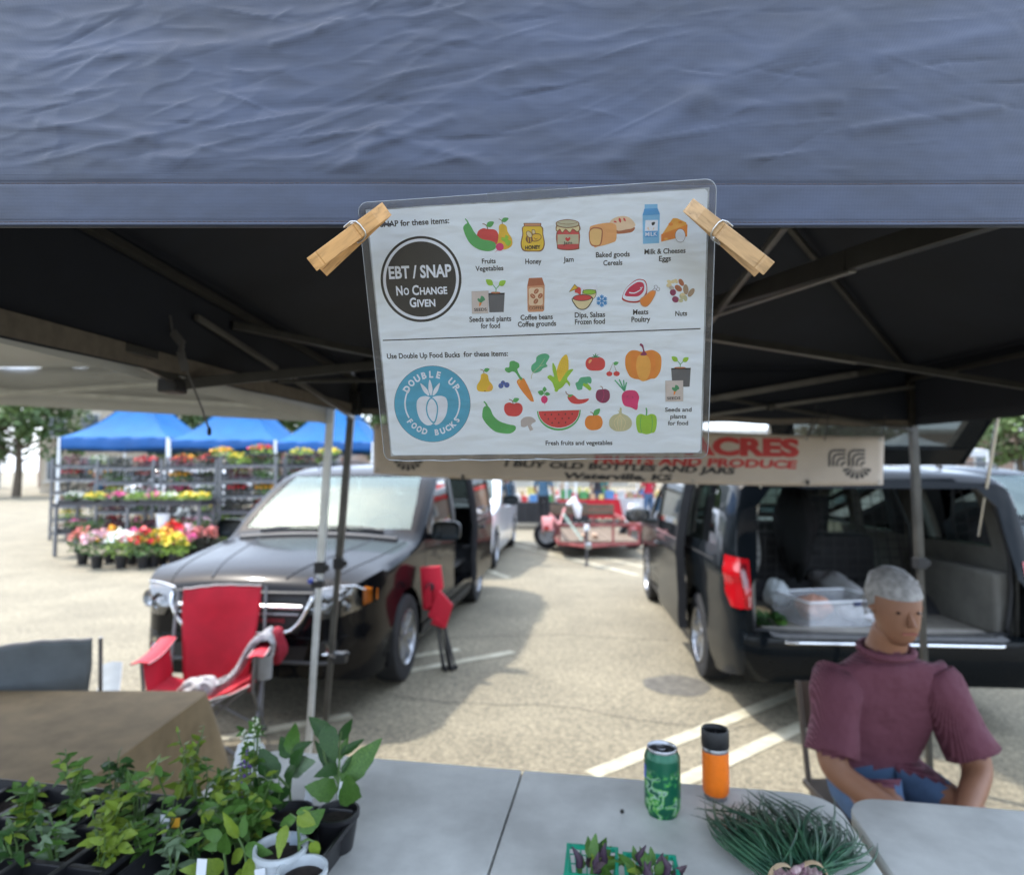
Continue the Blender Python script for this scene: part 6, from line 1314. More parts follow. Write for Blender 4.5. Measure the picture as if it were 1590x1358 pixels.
herb((30, 1345), 1.07, 60, .06, 'dark', 'dark green herb in the front corner of the cell tray at the far left', seed=33, nst=5, nl=50, lsz=.032)
herb((425, 1275), 1.07, 62, .03, 'dark', 'dark small seedling tucked behind the rear white pot', seed=11, nst=4, nl=30, lsz=.03, shape='ovate')
# trays and pots
trayp = mat('black_tray_plastic', (.014, .014, .016), .35, 0, .2, 20)
def tray(cx, cy, wd, dp, h, label, cells=None, name='seedling_tray', zf=TZ):
    t_ = thing(name, label, 'tray', (cx, cy, zf), TA); m = MB(); e = .012
    m.box((0, 0, .002), (wd - .03, dp - .03, .004)); m.build('tray_floor', trayp, t_)
    for (x, y, a, b_, n_) in ((wd/2, 0, dp, 'x', 1), (-wd/2, 0, dp, 'x', -1), (0, dp/2, wd, 'y', 1), (0, -dp/2, wd, 'y', -1)):
        m = MB(); k = int(a / .012)
        def fn(u, v):
            s = (u - .5) * a * (1 - .05 * (1 - v)); rib = .0022 * math.sin(u * k * PI); o_ = -e * (1 - v) + rib * (1 - v)
            return (x + n_ * o_, s, .002 + v * h) if b_ == 'x' else (s, y + n_ * o_, .002 + v * h)
        m.grid(fn, k, 3); m.build('tray_wall', trayp, t_, solid=.0015)
    m = MB(); rr_ = rr2(-wd/2 - .004, wd/2 + .004, -dp/2 - .004, dp/2 + .004, .015, (1, 1, 1, 1)); m.tube([(p[0], p[1], h) for p in rr_ + [rr_[0]]], .004, 6, cap=False); m.build('tray_rim', trayp, t_, smooth=60)
    if cells:
        nx_, ny_ = cells; m = MB()
        for i_ in range(1, nx_): m.box((-wd/2 + wd*i_/nx_, 0, h - .016), (.010, dp - .01, .026))
        for j in range(1, ny_): m.box((0, -dp/2 + dp*j/ny_, h - .0165), (wd - .01, .010, .024))
        m.build('cell_divider', trayp, t_, bevel=.002)
        m = MB(); m.grid(lambda u, v: ((u-.5)*(wd-.02), (v-.5)*(dp-.02), h - .022 + .006*noise.noise(Vector((u*30, v*40, 3)))), 50, 50); m.build('soil', soil, t_, smooth=60)
    return t_
def onT(px, py): q = G(px, py, TZ); return q.x, q.y
cr_ = G(553, 1262, TZ + .055); ax_ = Vector((ca, sa, 0)); ay_ = Vector((-sa, ca, 0)); cc = cr_ - ax_ * .13 - ay_ * .25
tray(cc.x, cc.y, .26, .50, .055, 'open black nursery tray at the right, holding the white pots and the two tallest seedlings')
cc2 = cc - ax_ * .415 + ay_ * .0; tray(cc2.x, cc2.y, .52, .46, .06, 'black cell tray of mixed herb seedlings left of the open tray', (7, 5))
MB_ = MB(); 
def pot(px, py, rt, rb, h, mt, label, zf=TZ + .006):
    q = G(px, py, zf + h); t_ = thing('plant_pot', label, 'pot', (q.x, q.y, zf)); MB().lathe([(rb * .98, 0), (rb, .001), (rt, h - .008), (rt * 1.07, h - .008), (rt * 1.07, h), (rt * .96, h), (rb * .92, .01), (0, .01)], 32, cap=(True, False)).build('pot_wall', mt, t_, smooth=40)
    m = MB(); m.lathe([(rt * .94, h - .014), (rt * .5, h - .010), (0, h - .012)], 24, cap=(False, False)); m.build('soil', soil, t_, smooth=60); return t_
potw = mat('white_pot_plastic', (.50, .54, .56), .35, 0, .1, 20)
pot(436, 1312, .036, .028, .075, potw, 'white plastic plant pot, the farther and larger of the two in the black tray')
pot(470, 1347, .032, .026, .07, potw, 'white plastic plant pot at the very bottom, nearer than the other white one')
pot(524, 1258, .034, .026, .06, trayp, 'small black pot under the tallest broad-leaved seedling')
pot(452, 1258, .034, .026, .06, trayp, 'small black pot under the pale-stemmed dark seedling')
pot(395, 1258, .033, .026, .06, trayp, 'small black pot under the tall flowering basil')
def label_tag(px, py, h, c_, label, ww=.014, zf=TZ + .06):
    q = G(px, py, zf); m = MB(); m.box((0, 0, h/2), (ww, .0006, h)); m.add([(-ww/2, 0, 0), (ww/2, 0, 0), (0, 0, -.02)], [(0, 1, 2)]); o = m.build('plant_tag', c_, None); o.location = q; o.rotation_euler = (rnd.uniform(-.15, .1), rnd.uniform(-.1, .15), rnd.uniform(-.3, .3)); tag(o, label, 'plant tag')
tagm = mat('white_tag_plastic', (.66, .68, .70), .4)
label_tag(479, 1246, .032, tagm, 'white plastic plant tag beside the broad leaves in the black tray'); label_tag(530, 1246, .034, tagm, 'white plastic plant tag behind the stem of the tallest seedling')
label_tag(345, 1268, .012, tagm, 'short white tag stuck in the rear row of the cell tray'); label_tag(272, 1282, .012, mat('yellow_tag', (.7, .36, .03), .5), 'small yellow-orange tag at the left of the cell tray', .016); label_tag(255, 1284, .02, tagm, 'white tag beside the yellow one in the cell tray')
label_tag(312, 1356, .02, tagm, 'white tag at the front of the cell tray near the pointed leaves'); label_tag(404, 1362, .012, tagm, 'white tag at the bottom between the trays')
label_tag(455, 1322, .028, mat('blue_grey_tag', (.3, .36, .42), .5), 'blue-grey plant tag standing in the farther white pot')
# white bag behind the plants
q = G(378, 1205, TZ); m = MB()
def fn(u, v):
    a = 2*PI*u; th = PI*v*.5; r_ = .036*(1+.32*noise.noise(Vector((math.cos(a)*2, math.sin(a)*2, v*3)))+.12*noise.noise(Vector((math.cos(a)*7, math.sin(a)*7, v*9))))
    return (r_*math.cos(a)*math.cos(th)*.9, r_*math.sin(a)*math.cos(th)*.8, .070*math.sin(th)*(1+.25*noise.noise(Vector((a, v*4, 1)))))
m.grid(fn, 40, 22); o = m.build('plastic_bag', mat('white_bag_plastic', (.72, .74, .76), .4, 0, .08, 10, trans=.0), None, smooth=180); o.location = q + Vector((.0, .03, 0)); tag(o, 'crumpled white plastic bag behind the flowering herbs', 'bag')

# ================================================================== SPRING ONIONS
def onions(kx, ky, label, seed, tips, n_=80):
    rn = random.Random(seed); K = G(kx, ky, TZ + .022); t_ = thing('spring_onion_bunch', label, 'spring onions', (K.x, K.y, TZ)); K0 = Vector((0, 0, .022)); m = MB(); m2 = MB(); m3 = MB()
    for k in range(n_):
        tx, ty, sp_ = rn.choice(tips); T = G(tx + rn.gauss(0, sp_), ty + rn.gauss(0, sp_ * .6), TZ + .012) - Vector((K.x, K.y, TZ)); T.z = rn.uniform(.004, .03)
        s = K0 + Vector((rn.uniform(-.014, .014), rn.uniform(-.010, .010), rn.uniform(-.014, .014))); d = (T - s); f1_ = rn.uniform(.7, 1.12); hgt = rn.uniform(.0, .022); bend = Vector((-d.y, d.x, 0)) * rn.uniform(-.22, .22)
        pts = []
        for q_ in range(9):
            t2 = q_ / 8 * f1_; p = s + d * t2 + bend * math.sin(PI * t2) + Vector((0, 0, hgt * math.sin(PI * t2))); p.z = max(p.z, .004); pts.append(p)
        if rn.random() < .16: e = pts[-1]; pts[-1] = pts[-2] + (e - pts[-2]) * .4 + Vector((0, 0, -.01 if e.z > .02 else 0)); pts[-1].z = max(.004, pts[-1].z)
        w0 = rn.uniform(.0011, .0024); m.tube(pts, [w0 * x for x in (.8, 1, 1.1, 1.1, 1.05, .95, .8, .55, .15)], 6)
        if k % 3 == 0:
            e = s - Vector((d.x, d.y, 0)).normalized() * rn.uniform(.035, .06) + Vector((rn.uniform(-.012, .012), 0, -.004)); m2.tube([s, s.lerp(e, .4), s.lerp(e, .7), s.lerp(e, .9), e], [.003, .0045, .0075, .0065, .001], 7)
    o = m.build('green_tops', LM['onion'], t_, smooth=60); o['kind'] = 'stuff'; o = m2.build('bulbs', mat('purple_onion_skin', (.20, .04, .10), .4, 0, .3, 60, c2=(.5, .38, .36)), t_, smooth=60); o['kind'] = 'stuff'
    d = Vector(tips[0][:2] + (0,)); dd = (G(tips[0][0], tips[0][1], TZ) - Vector((K.x, K.y, TZ))).normalized(); u = Vector((-dd.y, dd.x, 0)); 
    for q_ in range(3):
        m = MB(); m.tube([K0 + dd * (.003 * q_ - .003) + u * (.020 * math.cos(a)) + Vector((0, 0, .019 * math.sin(a))) for a in [2*PI*k/24 for k in range(25)]], .0011, 6, cap=False); m.build('rubber_band', mat('rubber_band', (.45, .33, .2), .6), t_, smooth=60)
    return t_
onions(1214, 1362, 'bunch of spring onions whose tips reach towards the can, left one at the table corner', 11, [(1100, 1262, 10), (1140, 1255, 14), (1175, 1245, 12), (1112, 1285, 8), (1160, 1272, 18)], 130)
onions(1262, 1358, 'bunch of spring onions with curling tops, right one beside the joint of the two tables', 12, [(1180, 1255, 16), (1230, 1262, 16), (1262, 1282, 14), (1205, 1250, 12), (1300, 1290, 14), (1320, 1330, 16), (1330, 1300, 18), (1285, 1268, 14)], 150)

# ================================================================== BERRY BASKETS
gp2 = mat('green_basket_plastic', (.01, .33, .20), .35, 0, .1, 30)
def basket(px, py, label, lab2, seed):
    rn = random.Random(seed); q = G(px, py, TZ + .052); t_ = thing('berry_basket', label, 'basket', (q.x, q.y, TZ), TA + rn.uniform(-.1, .1)); H_ = .052; A, B_ = .0365, .030; m = MB()
    def cor(z): return B_ + (A - B_) * z / H_
    for z, rr_ in ((0, .0014), (.013, .001), (.026, .001), (.039, .001)):
        c_ = cor(z); m.tube([(c_, c_, z + .002), (-c_, c_, z + .002), (-c_, -c_, z + .002), (c_, -c_, z + .002), (c_, c_, z + .002)], rr_, 5, cap=False)
    for k in range(9):
        u = -1 + k / 4
        for (x0, y0, x1, y1) in ((u*B_, B_, u*A, A), (u*B_, -B_, u*A, -A), (B_, u*B_, A, u*A), (-B_, u*B_, -A, u*A)): m.tube([(x0, y0, .001), (x1, y1, H_)], .0011, 5)
    for k in range(5): u = -1 + k / 2; m.tube([(u*B_, -B_, .002), (u*B_, B_, .002)], .001, 5)
    m.build('basket_lattice', gp2, t_)['kind'] = 'stuff'
    m = MB(); 
    for (x, y, a, b_) in ((0, A, 2*A+.006, .005), (0, -A, 2*A+.006, .005), (A, 0, .005, 2*A-.005), (-A, 0, .005, 2*A-.005)): m.box((x, y, H_), (a, b_, .006))
    m.build('basket_rim', gp2, t_)
    h_ = thing('herb_cuttings', lab2, 'herbs', (q.x, q.y, TZ + .02))
    for k in range(20):
        a = rn.uniform(0, 2*PI); r_ = rn.uniform(.0, .03); p = Vector((r_*math.cos(a), r_*math.sin(a), rn.uniform(.015, .035))); L_ = rn.uniform(.024, .042); b2 = a + rn.uniform(-.8, .8); tl = rn.uniform(.1, 1.1) if k > 6 else rn.uniform(.9, 1.3)
        add_leaf(h_, Vector((0, 0, 0)), p, p + Vector((math.cos(b2)*math.cos(tl), math.sin(b2)*math.cos(tl), math.sin(tl)*.8))*L_, rn.choice(['mid', 'mid', 'lime', 'mid', 'dark', 'lime', 'mid', 'purple']), 'ovate', 1.1, k)
    for k in range(4):
        a = rn.uniform(0, 2*PI); p = Vector((.02*math.cos(a), .02*math.sin(a), .03)); MB().tube([p, p + Vector((rn.uniform(-.008, .008), 0, .012)), p + Vector((rn.uniform(-.012, .012), 0, .028))], [.006, .006, .001], 7).build('flower_bud', mat('dark_purple_bud', (.03, .012, .03), .5), h_, smooth=60)
basket(919, 1338, 'green plastic berry basket, left one of two at the bottom edge of the table', 'loose green and purple basil tops filling the left berry basket', 5)
basket(1012, 1352, 'green plastic berry basket, right one of two and nearer the bottom edge', 'basil tops with a dark bud filling the right berry basket', 6)
# ================================================================== BURLAP TABLE
burl = mat('burlap_cloth', (.20, .145, .08), .95, 0, .16, 9, bump=.8, bs=240, bdist=.002, det=8)
bx1, by1, bz = -1.27, 2.71, .74; bx0, by0 = -3.0, 1.95
bt = thing('burlap_covered_table', 'table draped to the ground in tan burlap, its corner showing at lower left', 'table', ((bx0+bx1)/2, (by0+by1)/2, 0))
o_ = Vector(((bx0+bx1)/2, (by0+by1)/2, 0))
m = MB(); m.prism(rr2(bx0 - o_.x, bx1 - o_.x, by0 - o_.y, by1 - o_.y, .03, (1, 1, 1, 1)), 'z', bz - .03, bz - .004); m.build('tabletop', hdpe, bt)
per = spline([(bx1, by1), (bx1 + .004, (by0+by1)/2), (bx1, by0), ((bx0+bx1)/2, by0 - .004), (bx0, by0), (bx0 - .004, (by0+by1)/2), (bx0, by1), ((bx0+bx1)/2, by1 + .004)], 1)
base_ = rr2(bx0, bx1, by0, by1, .035, (1, 1, 1, 1)); dens = []
for i in range(len(base_)):
    a, b_ = base_[i], base_[(i+1) % len(base_)]; d = math.hypot(b_[0]-a[0], b_[1]-a[1]); k = max(1, int(d / .02))
    for q in range(k): dens.append((a[0] + (b_[0]-a[0])*q/k, a[1] + (b_[1]-a[1])*q/k))
N_ = len(dens); vs = []
for j in range(15):
    v = j / 14
    for i, (x, y) in enumerate(dens):
        cx, cy = x - o_.x, y - o_.y; nx_, ny_ = dens[(i+1) % N_][1] - dens[i-1][1], -(dens[(i+1) % N_][0] - dens[i-1][0]); L_ = math.hypot(nx_, ny_); nx_, ny_ = -nx_/L_, -ny_/L_
        if nx_*cx + ny_*cy < 0: nx_, ny_ = -nx_, -ny_
        cn = max(0, 1 - min(math.hypot(x-bx1, y-by1), math.hypot(x-bx1, y-by0), math.hypot(x-bx0, y-by0), math.hypot(x-bx0, y-by1)) / .22)
        e = .008 + .09 * v * (.6 + 1.0 * noise.noise(Vector((x*5, y*5, 1)))) + cn * .15 * v ** .8 + .030 * v * math.sin(i * .42 + 2 * noise.noise(Vector((x*2, y*2, 4))))
        vs.append((cx + nx_*e, cy + ny_*e, bz - .012 * (v > 0) - (bz - .03) * v))
m = MB(); m.add(vs, [(j*N_+i, j*N_+(i+1) % N_, (j+1)*N_+(i+1) % N_, (j+1)*N_+i) for j in range(14) for i in range(N_)] + [tuple(range(N_))]); m.build('burlap_drape', burl, bt, smooth=50, tri=True)
for sx_ in (-1, 1):
    for sy_ in (-1, 1): MB().tube([(sx_*.78, sy_*.3, bz-.03), (sx_*.78, sy_*.3, 0)], .014, 8).build('leg', steel, bt)

# ================================================================== CAMP CHAIRS
def camp_chair(label, loc, rz, fab, group='folding camp chairs'):
    t_ = thing('camp_chair', label, 'camp chair', loc, rz, group); tb = mat('grey_chair_tube', (.16, .16, .165), .4, .4); edge_ = mat('grey_piping', (.35, .33, .33), .7)
    def T(pts, name='leg', r_=.009): return MB().tube(pts, r_, 8).build(name, tb, t_, smooth=60)
    for s in (-1, 1):
        T([(s*.28, -.28, .01), (-s*.265, -.26, .45)], 'front_cross_tube'); T([(s*.28, .25, .01), (-s*.24, .22, .36)], 'rear_cross_tube'); T([(s*.285, -.27, .01), (s*.27, .25, .44)], 'side_cross_tube'); T([(s*.285, .24, .01), (s*.275, -.25, .42)], 'side_cross_tube')
        T([(s*.275, -.255, .40), (s*.29, -.27, .61)], 'arm_post'); T([(s*.27, .22, .10), (s*.27, .27, .55), (s*.265, .35, .90)], 'back_post')
        for y in (-.28, .25): MB().lathe([(.018, 0), (.02, .006), (.014, .03)], 10, (s*.283, y, 0)).build('foot_cap', black_plastic, t_, smooth=50)
        A = MB(); A.grid(lambda u, v, s=s: (s*(.25 + .09*v) + s*.0, .27 - .56*u, .62 - .02*math.sin(PI*u) - .02*abs(v-.5)), 12, 4); o = A.build('armrest', fab, t_, smooth=60, solid=.006)
        for v in (.25, .34): MB().tube([(s*v, .27 - .56*u/10, .612 - .02*math.sin(PI*u/10)) for u in range(11)], .004, 6).build('armrest_piping', edge_, o, smooth=60)
        A = MB(); A.grid(lambda u, v, s=s: (s*(.285 - .03*v), .24 - .5*u, .60 - .19*v - .03*math.sin(PI*u)*v), 10, 5); A.build('side_panel', fab, t_, smooth=60, solid=.003)
    def seat(u, v):
        x = (u - .5) * .54; y = -.29 + .50*v; return (x, y + .02*math.cos(PI*(u-.5)) * (1-v), .455 - .10*math.cos(PI*(u-.5)) * (.35 + .65*math.sin(PI*(v*.6+.2))) - .05*v + .006*noise.noise(Vector((u*8, v*8, 1))))
    MB().grid(seat, 22, 18).build('seat', fab, t_, smooth=180, solid=.004)
    def back(u, v):
        wd_ = .185 + .05*min(1, v*1.3); x = (u-.5)*2*wd_; return (x, .19 + .17*v - .0 + .05*math.cos(PI*(u-.5))*math.sin(PI*min(1, v+.15)), .335 + .565*v + .012*math.cos(PI*(u-.5))*(v > .9) + .008*noise.noise(Vector((u*6, v*7, 5))))
    MB().grid(back, 20, 24).build('backrest', fab, t_, smooth=180, solid=.004)
    MB().tube([back(u/20, 1.0) for u in range(21)], .006, 6).build('backrest_piping', edge_, t_, smooth=60); MB().tube([(p[0], p[1] - .003, p[2]) for p in [seat(u/20, 0) for u in range(21)]], .005, 6).build('seat_piping', edge_, t_, smooth=60)
    MB().lathe([(.045, -.13), (.05, 0), (.048, 0), (.043, -.125)], 20, (.33, -.22, .60), cap=(True, False)).build('cup_holder', mat('grey_mesh_fabric', (.2, .2, .2), .9), t_, smooth=50)
    return t_
redf = mat('red_canvas', (.42, .005, .022), .7, 0, .12, 8, bump=.3, bs=30, bdist=.003); greyf = mat('slate_grey_canvas', (.13, .15, .165), .7, 0, .12, 8)
CHL = (-1.80, 3.86, 0)
camp_chair('red camp chair with a grey sweater over its arm, in front of the black minivan', CHL, R(14), redf)
camp_chair('slate grey camp chair behind the burlap table at the far left', (-2.28, 3.12, 0), R(-150), greyf)
# sweater
swt = mat('grey_knit', (.30, .29, .30), .95, 0, .35, 25, c2=(.52, .50, .51), bump=.8, bs=60, bdist=.006)
sw = thing('sweater', 'grey knitted sweater draped over the red camp chair arm and seat', 'sweater', CHL, R(14))
path = [Vector(p) for p in spline([(.34, .05, .50), (.345, .02, .60), (.32, 0, .655), (.25, -.03, .62), (.18, -.09, .50), (.10, -.15, .42), (.0, -.20, .405)], 6, False)]
m = MB(); n_ = len(path)
def fn(u, v):
    i = min(n_ - 1, int(round(v * (n_ - 1)))); p = path[i]; wd_ = .22 * (1 - .25 * v) ; k = (u - .5)
    return (p.x + .02*noise.noise(Vector((u*8, v*7, 1))) + .03*k*v, p.y + .08 + k*wd_*2*.55 + .012*noise.noise(Vector((u*9, v*9, 2))), p.z + .014*math.sin(u*26 + 3*noise.noise(Vector((v*4, 0, 0)))) + .025*noise.noise(Vector((u*5, v*8, 4))))
m.grid(fn, 40, n_ - 1); k_ = len(m.v); m.v += [(x + .004, y + .006, z - .010) for x, y, z in m.v]; m.f += [tuple(i + k_ for i in f_) for f_ in m.f]; m.m += m.m[:]; m.build('sweater_body', swt, sw, smooth=180)
m = MB()
def fn(u, v):
    a = 2*PI*u; th = PI*v; r_ = .085*(1+.3*noise.noise(Vector((math.cos(a)*2, math.sin(a)*2, v*4))) + .12*math.sin(a*5 + v*9)); return (-.02 + r_*math.cos(a)*math.sin(th)*1.2, -.15 + r_*math.sin(a)*math.sin(th), .425 - .0 + .055*math.cos(th)*(1+.3*noise.noise(Vector((a, v*5, 1)))))
m.grid(fn, 40, 20); m.build('bunched_sleeve', swt, sw, smooth=180)
rc = thing('folded_jacket', 'dark red jacket stuffed between the red chair arm and the minivan bumper', 'jacket', CHL, R(14)); m = MB()
def fn(u, v):
    a = 2*PI*u; th = PI*v; r_ = .09*(1+.35*noise.noise(Vector((math.cos(a)*2.2, math.sin(a)*2.2, v*4)))); return (.36 + r_*.6*math.cos(a)*math.sin(th), .17 + r_*.8*math.sin(a)*math.sin(th), .55 + .12*math.cos(th))
m.grid(fn, 30, 18); m.build('jacket_cloth', mat('dark_red_cloth', (.25, .01, .025), .85, 0, .2, 20), rc, smooth=180)

# folded chair leaning beside the van's front wheel
fb, ft = G(697, 1040), P(668, 882, 5.42); fc = thing('folded_camp_chair', 'folded red camp chair on its black legs, leaning beside the black minivan front wheel', 'camp chair', fb, 0, 'folding camp chairs')
ax = (ft - fb); u_ = Vector((1, 0, 0))
for k, (dx, dy, tw) in enumerate([(-.06, .02, .03), (-.035, -.03, .0), (-.01, .03, -.02), (.02, -.02, .03), (.045, .02, -.03), (.0, 0, .05)]):
    a = Vector((dx + .01, dy, .0)); b_ = ax * .98 + Vector((dx * .7 + tw, dy, 0)); MB().tube([a, b_], .0095, 8).build('leg', dark_steel, fc, smooth=60); MB().lathe([(.015, 0), (.016, .03), (.01, .04)], 9, a).build('foot_cap', black_plastic, fc)
def flap(name, pts, th=.03, mt=redf):
    m = MB(); c_ = [P(px, py, 5.36 + d) - fb for px, py, d in pts]; n_ = len(c_); m.add(c_ + [p + Vector((0, th, 0)) for p in c_], [tuple(range(n_)), tuple(reversed(range(n_, 2*n_)))] + [(i, i+n_, (i+1) % n_+n_, (i+1) % n_) for i in range(n_)]); m.build(name, mt, fc, bevel=.006, smooth=40, tri=True)
flap('backrest_fabric', [(652, 881, 0), (684, 879, -.02), (688, 912, -.03), (680, 925, -.05), (672, 950, -.04), (656, 945, 0)], .05)
flap('seat_fabric', [(664, 955, -.06), (682, 916, -.08), (703, 940, -.06), (692, 975, -.06), (672, 962, -.08)], .04)
flap('armrest_fabric', [(655, 925, -.07), (667, 905, -.09), (670, 940, -.08), (660, 948, -.07)], .03)
flap('side_fabric', [(676, 958, -.09), (694, 972, -.07), (689, 976, -.07), (668, 968, -.08)], .03)
m = MB(); c_ = P(667, 912, 5.28) - fb; m.lathe([(.0, -.005), (.035, 0), (.036, .04)], 18, c_, 'y', cap=(False, False)); m.build('cup_holder', mat('dark_mesh', (.05, .01, .015), .9), fc, smooth=50)

# ================================================================== PEOPLE
skin = mat('tan_skin', (.25, .12, .07), .5, 0, .08, 10, spec=.4); hairm = mat('brown_hair', (.05, .035, .025), .7, 0, .3, 40, bump=.6, bs=90); hairg = mat('grey_hair', (.3, .29, .28), .7, 0, .3, 40, bump=.6, bs=90)
def skin_body(name, nodes, edges, parent, mats, classify, sub=2):
    """nodes: name -> (pos, radius); one continuous surface grown by the Skin modifier"""
    ks = list(nodes); me = bpy.data.meshes.new(name); me.from_pydata([nodes[k][0] for k in ks], [(ks.index(a), ks.index(b_)) for a, b_ in edges], [])
    ob = bpy.data.objects.new(name, me); col.objects.link(ob); ob.modifiers.new('s', 'SKIN'); sl = me.skin_vertices[0].data
    for i, k in enumerate(ks):
        r_ = nodes[k][1]; sl[i].radius = r_ if isinstance(r_, tuple) else (r_, r_); sl[i].use_root = (i == 0)
    sb = ob.modifiers.new('b', 'SUBSURF'); sb.levels = sub; dg = bpy.context.evaluated_depsgraph_get(); m2 = bpy.data.meshes.new_from_object(ob.evaluated_get(dg)); bpy.data.objects.remove(ob); bpy.data.meshes.remove(me)
    m2.materials.clear()
    for q in mats: m2.materials.append(q)
    for p in m2.polygons: p.material_index = classify(p.center)
    m2.shade_smooth(); o = bpy.data.objects.new(name, m2); col.objects.link(o); o.parent = parent; return o
def head(parent, c, r_, hair, face=(0, -1, 0), cap=False):
    f = Vector(face).normalized(); s = f.cross(Vector((0, 0, 1))).normalized(); c = Vector(c)
    m = MB(); m.lathe([(0, -1.22), (.35, -1.16), (.58, -.9), (.74, -.5), (.86, 0), (.88, .4), (.74, .85), (.4, 1.1), (0, 1.18)], 22, cap=(False, False)); vs = []
    for v in m.v:
        x, y, z = v; y2 = y * 1.08; vs.append(c + s * x * r_ * .88 + f * (y2 * r_ + (.12 * r_ if y > 0 and -1.2 < z < -.4 else 0)) + Vector((0, 0, z * r_)))
    mm = MB(); mm.add(vs, m.f); h = mm.build('head', skin, parent, smooth=60)
    MB().tube([c + f*r_*.88 + Vector((0, 0, r_*.15)), c + f*r_*1.12 + Vector((0, 0, -r_*.2)), c + f*r_*.9 + Vector((0, 0, -r_*.28))], [r_*.06, r_*.13, r_*.08], 8).build('nose', skin, h, smooth=60)
    for sg in (-1, 1):
        MB().lathe([(0, -.02), (r_*.14, 0), (r_*.22, .006), (0, .02)], 12, c + s*sg*r_*.76 + Vector((0, 0, -r_*.05)), 'x' if abs(s.x) > .5 else 'y', cap=(False, False)).build('ear', skin, h, smooth=60)
        MB().lathe([(0, -r_*.06), (r_*.09, 0), (0, r_*.06)], 10, c + f*r_*.86 + s*sg*r_*.33 + Vector((0, 0, r_*.12)), cap=(False, False)).build('eye', mat('eye_dark', (.03, .02, .02), .2), h, smooth=60)
    MB().tube([c + f*r_*.93 + s*t_*r_*.25 + Vector((0, 0, -r_*.55)) for t_ in (-1, 0, 1)], r_*.04, 6).build('mouth', mat('lips', (.3, .1, .08), .5), h, smooth=60)
    m = MB(); vs = []
    mm2 = MB(); mm2.lathe([(.80, -.35), (.93, .0), (.96, .4), (.83, .9), (.45, 1.2), (0, 1.28)], 22, cap=(False, False))
    for v in mm2.v:
        x, y, z = v; z2 = z if y < .2 else max(z, .45 + .1 * y); vs.append(c - f*r_*.07 + s * x * r_ * .9 + f * y * r_ * 1.08 + Vector((0, 0, z2 * r_)))
    m.add(vs, mm2.f); m.build('hair', hair, parent, smooth=60)
def standing(label, x, y, rz, shirt, pants, hair, h=1.75, seed=0):
    t_ = thing('person', label, 'person', (x, y, 0), rz); k = h / 1.75
    n_ = {'pelvis': ((0, 0, .98*k), (.15, .11)), 'belly': ((0, 0, 1.12*k), (.145, .105)), 'chest': ((0, .01, 1.32*k), (.165, .11)), 'neck0': ((0, .01, 1.46*k), (.07, .065)), 'neck': ((0, 0, 1.54*k), .052), 'skull': ((0, -.01, 1.64*k), .07)}
    e = [('pelvis', 'belly'), ('belly', 'chest'), ('chest', 'neck0'), ('neck0', 'neck'), ('neck', 'skull')]
    for s, a in ((-1, 'l'), (1, 'r')):
        fw = -.10 if s < 0 else -.22
        n_.update({a+'sh': ((s*.19*k, .01, 1.42*k), .065), a+'el': ((s*.26*k, .03 + fw*.2, 1.14*k), .045), a+'wr': ((s*.25*k, fw, .93*k + (0.07 if s > 0 else 0)), .03), a+'ha': ((s*.24*k, fw-.05, .86*k + (.07 if s > 0 else 0)), (.04, .02)),
                   a+'hip': ((s*.095*k, 0, .90*k), .10), a+'kn': ((s*.11*k, -.02, .50*k), .06), a+'an': ((s*.12*k, .02, .09*k), .042), a+'toe': ((s*.13*k, -.16, .035), (.045, .03))})
        e += [('chest', a+'sh'), (a+'sh', a+'el'), (a+'el', a+'wr'), (a+'wr', a+'ha'), ('pelvis', a+'hip'), (a+'hip', a+'kn'), (a+'kn', a+'an'), (a+'an', a+'toe')]
    def cls(c):
        if c.z < .085*k: return 3
        if c.z < .97*k and abs(c.x) < .23*k and not (abs(c.x) > .2*k and c.z > .78*k): return 2
        if abs(c.x) > .215*k and c.z < 1.22*k: return 0
        return 1 if c.z < 1.49*k else 0
    skin_body('body', n_, e, t_, [skin, shirt, pants, mat('dark_shoes', (.03, .03, .03), .6)], cls); head(t_, (0, -.02, 1.645*k), .105*k, hair); 
    for s in (-1, 1):
        fw = -.10 if s < 0 else -.22; hb = Vector((s*.24*k, fw-.06, .85*k + (.07 if s > 0 else 0)))
        for q in range(4): MB().tube([hb + Vector((s*.0, -.03 + .02*q, -.02)), hb + Vector((-s*.008, -.03 + .02*q, -.06)), hb + Vector((-s*.02, -.03 + .02*q, -.09 + .005*abs(q-1.5)))], [.009, .008, .006], 6).build('finger', skin, t_, smooth=60)
        MB().tube([hb + Vector((0, -.045, .02)), hb + Vector((-s*.01, -.065, -.015)), hb + Vector((-s*.012, -.07, -.04))], [.011, .009, .007], 6).build('thumb', skin, t_, smooth=60)
    return t_
shb = mat('blue_shirt', (.045, .10, .16), .85, 0, .12, 9, bump=.3, bs=20, bdist=.01); shr = mat('red_shirt', (.42, .012, .035), .85, 0, .12, 9, bump=.3, bs=20, bdist=.01)
shm = mat('maroon_shirt', (.30, .03, .05), .85, 0, .12, 9); jean = mat('blue_jeans', (.06, .11, .20), .9, 0, .2, 9); blk = mat('black_trousers', (.012, .012, .015), .85, 0, .2, 9); khk = mat('khaki_trousers', (.3, .25, .17), .9, 0, .15, 9)
q = G(844, 824); standing('person in a blue shirt and black trousers standing left of the red trailer', q.x, q.y, R(160), shb, blk, hairm)
q = G(1012, 815); standing('person in a red shirt and blue jeans beyond the graphite minivan mirror', q.x, q.y + .4, R(-150), shr, jean, hairg, 1.72)
q = G(252, 845); standing('person in a maroon shirt among the flower racks at the left', q.x, q.y + .6, R(30), shm, mat('brown_trousers', (.09, .04, .03), .9), hairm, 1.7)
